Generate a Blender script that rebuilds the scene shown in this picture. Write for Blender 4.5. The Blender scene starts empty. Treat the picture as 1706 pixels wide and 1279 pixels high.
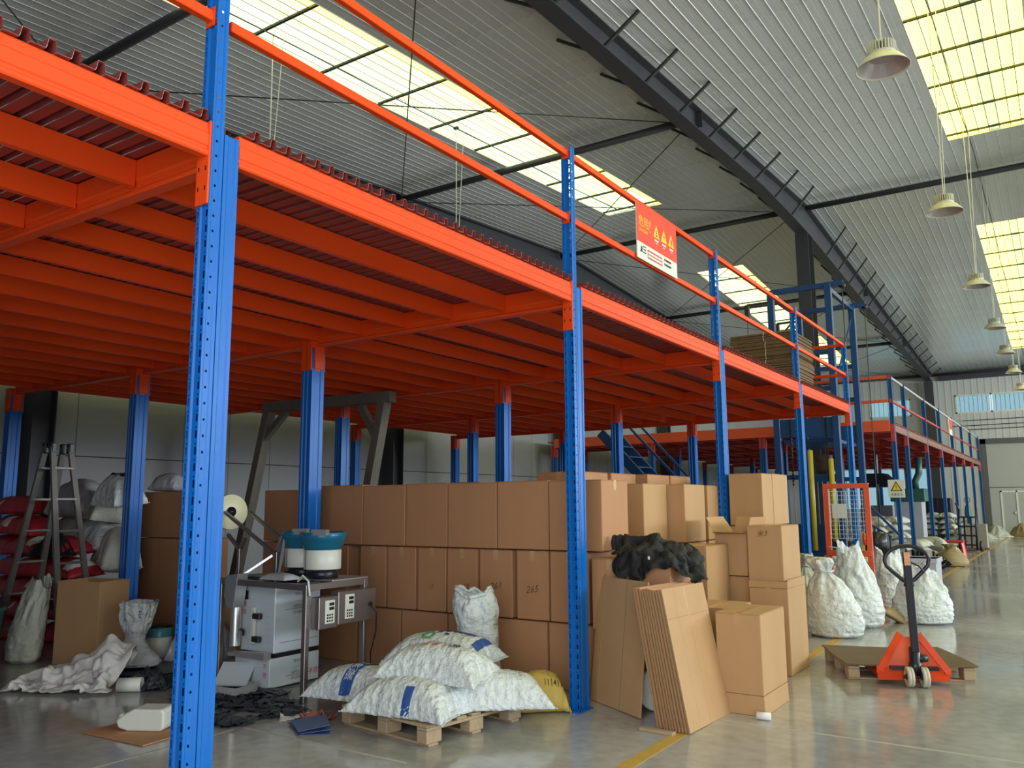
import bpy, math, random
from mathutils import Vector, Matrix, noise
R_ = random.Random(11)
sc = bpy.context.scene
COL = sc.collection
PI = math.pi

# ------------------------------------------------------------------ camera
F_PX, YAW, PITCH, ROLL = 1374.22, 0.58827, 0.14536, -0.00657
fwd = Vector((-math.sin(YAW)*math.cos(PITCH), math.cos(YAW)*math.cos(PITCH), math.sin(PITCH)))
r0 = Vector((math.cos(YAW), math.sin(YAW), 0)); u0 = r0.cross(fwd)
rgt = math.cos(ROLL)*r0 + math.sin(ROLL)*u0
upv = -math.sin(ROLL)*r0 + math.cos(ROLL)*u0
cam = bpy.data.cameras.new('camera'); cam.sensor_width = 36.0; cam.lens = F_PX*36.0/1706.0
cam.clip_start = 0.05; cam.clip_end = 300
camo = bpy.data.objects.new('camera', cam); COL.objects.link(camo)
M = Matrix((rgt, upv, -fwd)).transposed().to_4x4(); M.translation = Vector((0, 0, 1.6))
camo.matrix_world = M
sc.camera = camo

# ------------------------------------------------------------------ world, light, exposure
SKY_L = 1.6          # radiance of the overcast sky outside
SKYLIGHT_L = 3.1    # radiance of the daylit translucent roof sheets
w = bpy.data.worlds.new('overcast_sky'); sc.world = w; w.use_nodes = True
bg = w.node_tree.nodes['Background']; bg.inputs[0].default_value = (0.86, 0.95, 1.0, 1); bg.inputs[1].default_value = SKY_L
def area(name, loc, rot, sx, sy, power, col):
    l = bpy.data.lights.new(name, 'AREA'); l.shape = 'RECTANGLE'; l.size = sx; l.size_y = sy
    l.energy = power; l.color = col
    o = bpy.data.objects.new(name, l); COL.objects.link(o); o.location = loc; o.rotation_euler = rot
    return o
# daylight through the big door behind the camera; unseen side lights at its right
area('door_daylight', (1.2, -1.45, 2.6), (PI/2, 0, 0), 6.5, 5.0, 215, (0.95, 0.97, 1.0))
area('side_daylight_strip', (18.6, 12, 5.2), (PI/2, 0, PI/2), 16, 2.6, 2300, (0.84, 0.93, 1.0))  # light from the right; high strip shaped to spare the deck underside
area('far_side_fill_strip', (18.6, 35, 5.0), (PI/2, 0, PI/2), 18, 2.6, 3200, (0.84, 0.93, 1.0))  # fill added to brighten the far hall, its window is unseen
sc.view_settings.view_transform = 'Standard'; sc.view_settings.look = 'None'
sc.view_settings.gamma = 1.0; sc.view_settings.use_curve_mapping = False
sc.view_settings.exposure = 0.35
sc.cycles.use_denoising = True
sc.cycles.max_bounces = 8; sc.cycles.diffuse_bounces = 5; sc.cycles.glossy_bounces = 3
sc.cycles.transparent_max_bounces = 8; sc.cycles.sample_clamp_indirect = 4.0
sc.cycles.caustics_reflective = False; sc.cycles.caustics_refractive = False

# ------------------------------------------------------------------ materials
def lin(r, g, b):
    f = lambda c: (c/255/12.92) if c/255 <= 0.04045 else ((c/255+0.055)/1.055)**2.4
    return (f(r), f(g), f(b), 1)
def mat(name, col, rough=0.5, metal=0.0, var=0.12, vscale=6.0, bump=0.0, bscale=40.0, stretch=(1, 1, 1), rvar=0.0, coat=0.0, spec=0.5):
    m = bpy.data.materials.new(name); m.use_nodes = True
    nt = m.node_tree; b = nt.nodes['Principled BSDF']; L = nt.links
    b.inputs['Roughness'].default_value = rough; b.inputs['Metallic'].default_value = metal
    b.inputs['Coat Weight'].default_value = coat; b.inputs['Specular IOR Level'].default_value = spec
    tc = nt.nodes.new('ShaderNodeTexCoord'); mp = nt.nodes.new('ShaderNodeMapping')
    mp.inputs['Scale'].default_value = stretch; L.new(tc.outputs['Object'], mp.inputs['Vector'])
    n = nt.nodes.new('ShaderNodeTexNoise'); n.inputs['Scale'].default_value = vscale; n.inputs['Detail'].default_value = 5
    L.new(mp.outputs[0], n.inputs['Vector'])
    mx = nt.nodes.new('ShaderNodeMix'); mx.data_type = 'RGBA'
    mx.inputs[6].default_value = tuple(c*(1-var) for c in col[:3])+(1,)
    mx.inputs[7].default_value = tuple(min(1, c*(1+var)) for c in col[:3])+(1,)
    L.new(n.outputs['Fac'], mx.inputs[0]); L.new(mx.outputs[2], b.inputs['Base Color'])
    if rvar:
        mr = nt.nodes.new('ShaderNodeMapRange'); mr.inputs[3].default_value = max(0.02, rough-rvar); mr.inputs[4].default_value = rough+rvar
        L.new(n.outputs['Fac'], mr.inputs[0]); L.new(mr.outputs[0], b.inputs['Roughness'])
    if bump:
        n2 = nt.nodes.new('ShaderNodeTexNoise'); n2.inputs['Scale'].default_value = bscale; n2.inputs['Detail'].default_value = 4
        L.new(mp.outputs[0], n2.inputs['Vector'])
        bp = nt.nodes.new('ShaderNodeBump'); bp.inputs['Strength'].default_value = bump; bp.inputs['Distance'].default_value = 0.05 if bump > 0.5 else 0.02
        L.new(n2.outputs['Fac'], bp.inputs['Height']); L.new(bp.outputs[0], b.inputs['Normal'])
    return m
ORANGE = mat('orange_paint', (0.78, 0.068, 0.009, 1), 0.36, var=0.07, vscale=3, bump=0.05, bscale=30, spec=0.25)
RED2 = mat('darker_red_orange_paint', (0.50, 0.045, 0.03, 1), 0.4, var=0.1)  # darker, redder copy of the orange for the far mezzanine
ORANGE2 = mat('orange_red_paint', (0.72, 0.10, 0.03, 1), 0.4, var=0.1)
BLUE = mat('blue_paint', (0.004, 0.125, 0.47, 1), 0.33, var=0.1, vscale=4, bump=0.04, bscale=20, spec=0.28)
LBLUE = mat('lift_blue_paint', (0.008, 0.055, 0.19, 1), 0.4, var=0.1)
MAROON = mat('maroon_deck_reflection', (0.22, 0.035, 0.03, 1), 0.32, var=0.15, vscale=8)  # red reflected from the beams, put into the deck colour
GALVD = mat('zinc_bounce_and_rail', (0.46, 0.46, 0.44, 1), 0.5, var=0.1)  # deck top made pale to bounce light onto the ceiling; also far upper rails
BLUEF = mat('dimmed_blue_paint', (0.005, 0.07, 0.24, 1), 0.4, var=0.1, spec=0.3)  # blue darkened for the weaker light at the far mezzanine
BROWNED = mat('far_red_brown_paint', (0.26, 0.12, 0.09, 1), 0.45, var=0.12)  # browner copy of the orange for the far edge beams
GALV = mat('pale_glint_steel', (0.66, 0.62, 0.60, 1), 0.35, 0.15, var=0.2, vscale=10)  # paled so the rib flanks show the light they reflect
LINER = mat('roof_liner_foil', (0.72, 0.76, 0.74, 1), 0.28, 0.1, var=0.05, vscale=0.9, bump=0.10, bscale=3, rvar=0.08)
LINER2 = mat('roof_liner_foil_far', (0.74, 0.78, 0.78, 1), 0.22, 0.45, var=0.08, vscale=0.8, bump=0.3, bscale=4, rvar=0.08)
DARKSTEEL = mat('dark_grey_steel_paint', (0.045, 0.046, 0.052, 1), 0.5, var=0.15, vscale=3)
ROD = mat('dark_rod_steel', (0.035, 0.04, 0.03, 1), 0.5)
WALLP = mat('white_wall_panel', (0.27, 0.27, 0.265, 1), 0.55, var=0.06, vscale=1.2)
CLAD = mat('far_wall_cladding', (0.58, 0.59, 0.56, 1), 0.5, var=0.06, vscale=0.8)
CARD = mat('brown_cardboard', (0.46, 0.23, 0.108, 1), 0.72, var=0.10, vscale=4, bump=0.06, bscale=60, stretch=(1, 1, 0.35))
CARD2 = mat('tan_cardboard', (0.49, 0.29, 0.135, 1), 0.72, var=0.09, vscale=4, bump=0.06, bscale=60, stretch=(1, 1, 0.35))
CARDIN = mat('cardboard_flute_edge', (0.30, 0.19, 0.09, 1), 0.85, var=0.3, vscale=60)
CARDDK = mat('weathered_cardboard', (0.20, 0.125, 0.06, 1), 0.8, var=0.25, vscale=5)
TAPE = mat('clear_tape', (0.55, 0.33, 0.16, 1), 0.18, var=0.1)
INK = mat('black_ink', (0.03, 0.02, 0.015, 1), 0.7)
INKB = mat('brown_ink', (0.13, 0.06, 0.03, 1), 0.7)
SACK = mat('white_woven_sack', (0.66, 0.71, 0.71, 1), 0.42, var=0.08, vscale=7, bump=0.9, bscale=17, stretch=(1, 0.36, 1), coat=0.1)
SACKG = mat('dusty_woven_sack', (0.48, 0.49, 0.42, 1), 0.6, var=0.16, vscale=4, bump=0.7, bscale=9)
SACKY = mat('yellow_woven_sack', (0.62, 0.43, 0.09, 1), 0.5, var=0.12, vscale=6, bump=0.3, bscale=24)
SACKT = mat('tan_woven_sack', (0.36, 0.27, 0.13, 1), 0.6, var=0.14, vscale=6, bump=0.3, bscale=24)
SACKR = mat('red_printed_sack', (0.42, 0.02, 0.03, 1), 0.4, var=0.25, vscale=6, bump=0.3, bscale=14)
FILM = mat('clear_grey_plastic_bag', (0.38, 0.38, 0.40, 1), 0.22, var=0.3, vscale=7, bump=0.5, bscale=14)
DKFILM = mat('dark_film_scrap', (0.045, 0.055, 0.07, 1), 0.2, var=0.5, vscale=10, bump=0.8, bscale=22)
CLOTH = mat('off_white_cloth', (0.60, 0.58, 0.55, 1), 0.8, var=0.1, vscale=5, bump=0.1, bscale=60)
BLACKC = mat('black_jacket_fabric', (0.006, 0.006, 0.0065, 1), 0.75, var=0.3, vscale=14, bump=0.4, bscale=40)
PBLUE = mat('sack_blue_print', (0.035, 0.10, 0.33, 1), 0.5, var=0.2, vscale=30)
PNAVY = mat('sack_navy_print', (0.06, 0.055, 0.26, 1), 0.5, var=0.2, vscale=30)
PGREEN = mat('sack_green_print', (0.10, 0.38, 0.16, 1), 0.5)
PRED = mat('red_print', (0.55, 0.05, 0.05, 1), 0.5)
PALW = mat('pale_pallet_wood', (0.42, 0.31, 0.19, 1), 0.75, var=0.22, vscale=7, bump=0.2, bscale=40, stretch=(1, 6, 6))
PLYW = mat('dark_plywood', (0.13, 0.085, 0.045, 1), 0.55, var=0.3, vscale=3, bump=0.1, bscale=30, stretch=(1, 5, 1))
OLDW = mat('grey_old_timber', (0.15, 0.135, 0.105, 1), 0.8, var=0.25, vscale=6, bump=0.3, bscale=30, stretch=(6, 6, 1))
STEEL = mat('stainless_steel', (0.66, 0.66, 0.66, 1), 0.36, 0.85, var=0.12, vscale=6)
STEELD = mat('brushed_dark_stainless', (0.30, 0.27, 0.26, 1), 0.35, 0.8, var=0.12, vscale=4)
PFILM = mat('pale_blue_protective_film', (0.60, 0.68, 0.72, 1), 0.35, var=0.05, vscale=3)
WPLAST = mat('white_plastic', (0.72, 0.74, 0.66, 1), 0.35, var=0.05)
CREAM = mat('cream_film_roll', (0.72, 0.68, 0.44, 1), 0.4, var=0.05)
BOWLB = mat('blue_bowl_paint', (0.012, 0.14, 0.24, 1), 0.25, var=0.1)
BLACKP = mat('black_plastic', (0.012, 0.012, 0.016, 1), 0.4, var=0.2)
BLACKM = mat('black_gloss_metal', (0.012, 0.013, 0.022, 1), 0.3, var=0.2)
WHEELP = mat('cream_wheel_polyurethane', (0.55, 0.53, 0.42, 1), 0.45, var=0.12, vscale=20)
REDP = mat('red_plastic', (0.62, 0.03, 0.025, 1), 0.4)
SIGNRED = mat('sign_red', (0.85, 0.045, 0.02, 1), 0.4, var=0.03)
SIGNW = mat('sign_white', (0.72, 0.74, 0.68, 1), 0.4, var=0.03)
SIGNY = mat('sign_yellow', (0.85, 0.60, 0.03, 1), 0.4, var=0.03)
YELLOW = mat('yellow_bar_paint', (0.50, 0.40, 0.05, 1), 0.45, var=0.15)
TOTE = mat('grey_tote_plastic', (0.42, 0.44, 0.50, 1), 0.4, var=0.06)
PAPER = mat('white_paper', (0.75, 0.75, 0.74, 1), 0.7)
FOLDB = mat('blue_folder_card', (0.10, 0.15, 0.36, 1), 0.5, var=0.08)
ALU = mat('grey_aluminium', (0.17, 0.16, 0.145, 1), 0.45, 0.5, var=0.15)
LAMPG = mat('lamp_ivory_paint', (0.55, 0.54, 0.45, 1), 0.4, var=0.06)
LAMPI = mat('lamp_prismatic_inner', (0.42, 0.38, 0.38, 1), 0.25, 0.3, var=0.06)
CORD = mat('pale_cord', (0.62, 0.62, 0.52, 1), 0.5)
GREYD = mat('dark_gunmetal_door', (0.10, 0.105, 0.10, 1), 0.5)
DOORP = mat('pale_grey_door_panel', (0.42, 0.42, 0.39, 1), 0.5, var=0.04)
TEAL = mat('teal_machine_paint', (0.02, 0.10, 0.09, 1), 0.4)
YLINE = mat('yellow_floor_paint', (0.52, 0.33, 0.07, 1), 0.4, var=0.25, vscale=9)
WLINE = mat('pale_joint_filler', (0.42, 0.42, 0.40, 1), 0.5, var=0.25, vscale=9)
TCAN = mat('teal_tin', (0.06, 0.30, 0.36, 1), 0.35)

def concrete():
    m = bpy.data.materials.new('polished_concrete'); m.use_nodes = True
    nt = m.node_tree; b = nt.nodes['Principled BSDF']; L = nt.links
    tc = nt.nodes.new('ShaderNodeTexCoord')
    n1 = nt.nodes.new('ShaderNodeTexNoise'); n1.inputs['Scale'].default_value = 0.55; n1.inputs['Detail'].default_value = 7; n1.inputs['Roughness'].default_value = 0.6
    n2 = nt.nodes.new('ShaderNodeTexNoise'); n2.inputs['Scale'].default_value = 9; n2.inputs['Detail'].default_value = 6
    for n in (n1, n2): L.new(tc.outputs['Object'], n.inputs['Vector'])
    cr = nt.nodes.new('ShaderNodeValToRGB'); e = cr.color_ramp.elements
    e[0].position = 0.3; e[0].color = (0.285, 0.28, 0.27, 1); e[1].position = 0.7; e[1].color = (0.44, 0.44, 0.43, 1)
    L.new(n1.outputs['Fac'], cr.inputs[0])
    mx = nt.nodes.new('ShaderNodeMix'); mx.data_type = 'RGBA'; mx.blend_type = 'OVERLAY'; mx.inputs[0].default_value = 0.35
    L.new(cr.outputs[0], mx.inputs[6]); L.new(n2.outputs['Fac'], mx.inputs[7]); L.new(mx.outputs[2], b.inputs['Base Color'])
    mr = nt.nodes.new('ShaderNodeMapRange'); mr.inputs[1].default_value = 0.3; mr.inputs[2].default_value = 0.7
    mr.inputs[3].default_value = 0.05; mr.inputs[4].default_value = 0.20
    L.new(n1.outputs['Fac'], mr.inputs[0]); L.new(mr.outputs[0], b.inputs['Roughness'])
    b.inputs['Specular IOR Level'].default_value = 0.7
    bp = nt.nodes.new('ShaderNodeBump'); bp.inputs['Strength'].default_value = 0.05; bp.inputs['Distance'].default_value = 0.02
    n3 = nt.nodes.new('ShaderNodeTexNoise'); n3.inputs['Scale'].default_value = 3.5
    L.new(tc.outputs['Object'], n3.inputs['Vector']); L.new(n3.outputs['Fac'], bp.inputs['Height']); L.new(bp.outputs[0], b.inputs['Normal'])
    return m
CONC = concrete()
def skysheet(name, col, dirt=0.25):
    # translucent roof sheet lit by the day outside, with streaks of dirt along the slope
    m = bpy.data.materials.new(name); m.use_nodes = True
    nt = m.node_tree; L = nt.links; b = nt.nodes['Principled BSDF']
    tc = nt.nodes.new('ShaderNodeTexCoord'); mp = nt.nodes.new('ShaderNodeMapping'); mp.inputs['Scale'].default_value = (14, 0.5, 1)
    L.new(tc.outputs['Object'], mp.inputs[0])
    n = nt.nodes.new('ShaderNodeTexNoise'); n.inputs['Scale'].default_value = 1.0; n.inputs['Detail'].default_value = 6; L.new(mp.outputs[0], n.inputs[0])
    mr = nt.nodes.new('ShaderNodeMapRange'); mr.inputs[1].default_value = 0.35; mr.inputs[2].default_value = 0.6
    mr.inputs[3].default_value = 1-dirt; mr.inputs[4].default_value = 1.0; L.new(n.outputs['Fac'], mr.inputs[0])
    ml = nt.nodes.new('ShaderNodeMath'); ml.operation = 'MULTIPLY'; ml.inputs[1].default_value = SKYLIGHT_L; L.new(mr.outputs[0], ml.inputs[0])
    b.inputs['Base Color'].default_value = (0.5, 0.5, 0.4, 1); b.inputs['Roughness'].default_value = 0.5
    b.inputs['Emission Color'].default_value = col; L.new(ml.outputs[0], b.inputs['Emission Strength'])
    return m
SKYY = skysheet('daylit_yellow_fibreglass', (0.90, 0.82, 0.14, 1), 0.10)
SKYG = skysheet('daylit_green_fibreglass', (0.22, 0.27, 0.13, 1), 0.10)
SKYW = skysheet('daylit_dirty_fibreglass', (0.44, 0.45, 0.24, 1), 0.4)
SKYM = skysheet('daylit_mint_fibreglass', (0.36, 0.46, 0.27, 1), 0.25)
def glassmat():
    m = bpy.data.materials.new('window_glass'); m.use_nodes = True
    nt = m.node_tree; L = nt.links; out = nt.nodes['Material Output']; nt.nodes.remove(nt.nodes['Principled BSDF'])
    t = nt.nodes.new('ShaderNodeBsdfTransparent'); t.inputs[0].default_value = (0.44, 0.55, 0.58, 1)
    g = nt.nodes.new('ShaderNodeBsdfGlossy'); g.inputs['Roughness'].default_value = 0.05
    mx = nt.nodes.new('ShaderNodeMixShader'); mx.inputs[0].default_value = 0.08
    L.new(t.outputs[0], mx.inputs[1]); L.new(g.outputs[0], mx.inputs[2]); L.new(mx.outputs[0], out.inputs[0])
    return m
GLASS = glassmat()

# ------------------------------------------------------------------ mesh helpers
class MB:
    def __init__(s): s.v = []; s.f = []; s.m = []
    def add(s, vs, fs, m=0):
        o = len(s.v); s.v += [tuple(p) for p in vs]
        for f in fs: s.f.append(tuple(i+o for i in f)); s.m.append(m)
        return s
    def box(s, x0, x1, y0, y1, z0, z1, m=0):
        return s.add([(x0,y0,z0),(x1,y0,z0),(x1,y1,z0),(x0,y1,z0),(x0,y0,z1),(x1,y0,z1),(x1,y1,z1),(x0,y1,z1)],
              [(0,3,2,1),(4,5,6,7),(0,1,5,4),(1,2,6,5),(2,3,7,6),(3,0,4,7)], m)
    def cbox(s, x0, x1, y0, y1, z0, z1, c=0.006, m=0):
        # box with chamfered edges
        X = (x0, x1); Y = (y0, y1); Z = (z0, z1); vs = []; idx = {}
        for i in (0,1):
            for j in (0,1):
                for k in (0,1):
                    dx = c if i == 0 else -c; dy = c if j == 0 else -c; dz = c if k == 0 else -c
                    for a, p in (('x', (X[i], Y[j]+dy, Z[k]+dz)), ('y', (X[i]+dx, Y[j], Z[k]+dz)), ('z', (X[i]+dx, Y[j]+dy, Z[k]))):
                        idx[(i,j,k,a)] = len(vs); vs.append(p)
        g = lambda i,j,k,a: idx[(i,j,k,a)]
        fs = []
        for a in (0,1):
            q = [g(a,0,0,'x'),g(a,1,0,'x'),g(a,1,1,'x'),g(a,0,1,'x')]; fs.append(q if a else q[::-1])
            q = [g(0,a,0,'y'),g(0,a,1,'y'),g(1,a,1,'y'),g(1,a,0,'y')]; fs.append(q if a else q[::-1])
            q = [g(0,0,a,'z'),g(1,0,a,'z'),g(1,1,a,'z'),g(0,1,a,'z')]; fs.append(q if a else q[::-1])
        for i in (0,1):
            for j in (0,1):
                q = [g(i,j,0,'x'),g(i,j,0,'y'),g(i,j,1,'y'),g(i,j,1,'x')]; fs.append(q if (i+j) % 2 else q[::-1])
                q = [g(i,0,j,'x'),g(i,0,j,'z'),g(i,1,j,'z'),g(i,1,j,'x')]; fs.append(q[::-1] if (i+j) % 2 else q)
                q = [g(0,i,j,'y'),g(0,i,j,'z'),g(1,i,j,'z'),g(1,i,j,'y')]; fs.append(q if (i+j) % 2 else q[::-1])
                for k in (0,1):
                    t = [g(i,j,k,'x'),g(i,j,k,'y'),g(i,j,k,'z')]; fs.append(t if (i+j+k) % 2 else t[::-1])
        return s.add(vs, fs, m)
    def obox(s, c, sx, sy, sz, rot, m=0):
        c = Vector(c); t = MB().box(-sx/2, sx/2, -sy/2, sy/2, -sz/2, sz/2)
        return s.add([c + rot @ Vector(p) for p in t.v], t.f, m)
    def bar(s, a, b, w, h, up=(0,0,1), m=0):
        a = Vector(a); b = Vector(b); d = b-a; L = d.length; d.normalize(); u = Vector(up)
        sd = d.cross(u)
        if sd.length < 1e-4: sd = d.cross(Vector((1,0,0)))
        sd.normalize(); u = sd.cross(d)
        return s.obox((a+b)/2, w, L, h, Matrix((sd, d, u)).transposed(), m)
    def tube(s, pts, r, n=8, m=0, closed=False, caps=True):
        pts = [Vector(p) for p in pts]; N = len(pts); rs = r if isinstance(r, (list, tuple)) else [r]*N
        vs = []; fs = []; ref = None
        for i, p in enumerate(pts):
            if closed: d = pts[(i+1) % N]-pts[i-1]
            else: d = pts[min(i+1, N-1)]-pts[max(i-1, 0)]
            d.normalize()
            if ref is None:
                ref = Vector((0,0,1)) if abs(d.z) < 0.9 else Vector((1,0,0))
            a = d.cross(ref)
            if a.length < 1e-5: a = d.cross(Vector((0,1,0)))
            a.normalize(); b = a.cross(d); ref = b
            for k in range(n):
                t = 2*PI*k/n; vs.append(p + a*math.cos(t)*rs[i] + b*math.sin(t)*rs[i])
        for i in range(N if closed else N-1):
            for k in range(n):
                j = (i+1) % N
                fs.append((i*n+k, i*n+(k+1) % n, j*n+(k+1) % n, j*n+k))
        if caps and not closed: fs.append(tuple(range(n))[::-1]); fs.append(tuple((N-1)*n+k for k in range(n)))
        return s.add(vs, fs, m)
    def lathe(s, prof, n=24, c=(0,0,0), axis='z', m=0, caps=False):
        vs = []; fs = []; c = Vector(c)
        for r, h in prof:
            for k in range(n):
                t = 2*PI*k/n; x, y = r*math.cos(t), r*math.sin(t)
                p = {'z': (x,y,h), 'y': (x,h,-y), 'x': (h,x,y)}[axis]; vs.append(c+Vector(p))
        for i in range(len(prof)-1):
            for k in range(n): fs.append((i*n+k, i*n+(k+1) % n, (i+1)*n+(k+1) % n, (i+1)*n+k))
        if caps: fs.append(tuple(range(n))[::-1]); fs.append(tuple((len(prof)-1)*n+k for k in range(n)))
        return s.add(vs, fs, m)
    def prism(s, poly, fn, a, b, m=0, caps=True):
        # poly: 2-d outline, fn(p, t) -> 3-d point, extruded from t=a to t=b
        n = len(poly); vs = [fn(p, a) for p in poly]+[fn(p, b) for p in poly]
        fs = [(i, (i+1) % n, n+(i+1) % n, n+i) for i in range(n)]
        if caps: fs += [tuple(range(n))[::-1], tuple(range(n, 2*n))]
        return s.add(vs, fs, m)
    def mesh(s, name, mats, smooth=False):
        me = bpy.data.meshes.new(name); me.from_pydata(s.v, [], s.f)
        for mt in (mats if isinstance(mats, (list, tuple)) else [mats]): me.materials.append(mt)
        if any(s.m): me.polygons.foreach_set('material_index', s.m)
        if smooth: me.polygons.foreach_set('use_smooth', [True]*len(s.f))
        me.update(); return me
    def build(s, name, mats, parent=None, smooth=False, loc=None, fixn=True):
        me = s.mesh(name, mats, smooth)
        if fixn: fix_normals(me)
        return inst(name, me, parent, loc)
import bmesh
def fix_normals(me):
    bm = bmesh.new(); bm.from_mesh(me); bmesh.ops.recalc_face_normals(bm, faces=bm.faces); bm.to_mesh(me); bm.free()
def inst(name, me, parent=None, loc=None, rz=0):
    o = bpy.data.objects.new(name, me); COL.objects.link(o)
    if parent: o.parent = parent
    if loc is not None: o.location = loc
    if rz: o.rotation_euler[2] = rz
    return o
def tag(o, label=None, cat=None, group=None, kind=None):
    if label: o['label'] = label
    if cat: o['category'] = cat
    if group: o['group'] = group
    if kind: o['kind'] = kind
    return o
def thing(name, label, cat, loc=(0,0,0), rz=0, group=None):
    o = bpy.data.objects.new(name, None); COL.objects.link(o); o.empty_display_size = 0.1
    o.location = loc; o.rotation_euler[2] = rz
    return tag(o, label, cat, group)
def setting(name, loc=(0,0,0), label=None):
    o = bpy.data.objects.new(name, None); COL.objects.link(o); o.location = loc
    return tag(o, label, None, None, 'structure')
def dup(root, loc, rz=0, label=None, group=None):
    r = root.copy(); COL.objects.link(r); r.location = loc; r.rotation_euler[2] = rz
    if label: r['label'] = label
    if group: r['group'] = group
    for ch in list(root.children):
        c = ch.copy(); COL.objects.link(c); c.parent = r
        for g in ch.children:
            d = g.copy(); COL.objects.link(d); d.parent = c
    return r
_tc = {}
def text2d(s, size=1.0, shear=0.0):
    # flat lettering as vertices (x, y) and faces, centred on its middle
    k = (s, shear)
    if k not in _tc:
        cu = bpy.data.curves.new('t', 'FONT'); cu.body = s; cu.size = 1; cu.resolution_u = 2; cu.shear = shear
        o = bpy.data.objects.new('t', cu); COL.objects.link(o)
        me = bpy.data.meshes.new_from_object(o)
        vs = [(v.co.x, v.co.y) for v in me.vertices]; fs = [tuple(p.vertices) for p in me.polygons]
        bpy.data.objects.remove(o); bpy.data.curves.remove(cu); bpy.data.meshes.remove(me)
        if vs:
            cx = (min(v[0] for v in vs)+max(v[0] for v in vs))/2; cy = (min(v[1] for v in vs)+max(v[1] for v in vs))/2
            vs = [(x-cx, y-cy) for x, y in vs]
        _tc[k] = (vs, fs)
    vs, fs = _tc[k]
    return [(x*size, y*size) for x, y in vs], fs
def letter(mb, s, size, o, ux, uy, m=0, shear=0.0):
    # lettering on a plane through o with directions ux (reading) and uy (up)
    vs, fs = text2d(s, size, shear); o = Vector(o); ux = Vector(ux); uy = Vector(uy)
    mb.add([o+ux*x+uy*y for x, y in vs], fs, m); return mb
def fb(x, y, z, o=3):
    return noise.fractal(Vector((x, y, z)), 0.9, 2.0, o)

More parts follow.
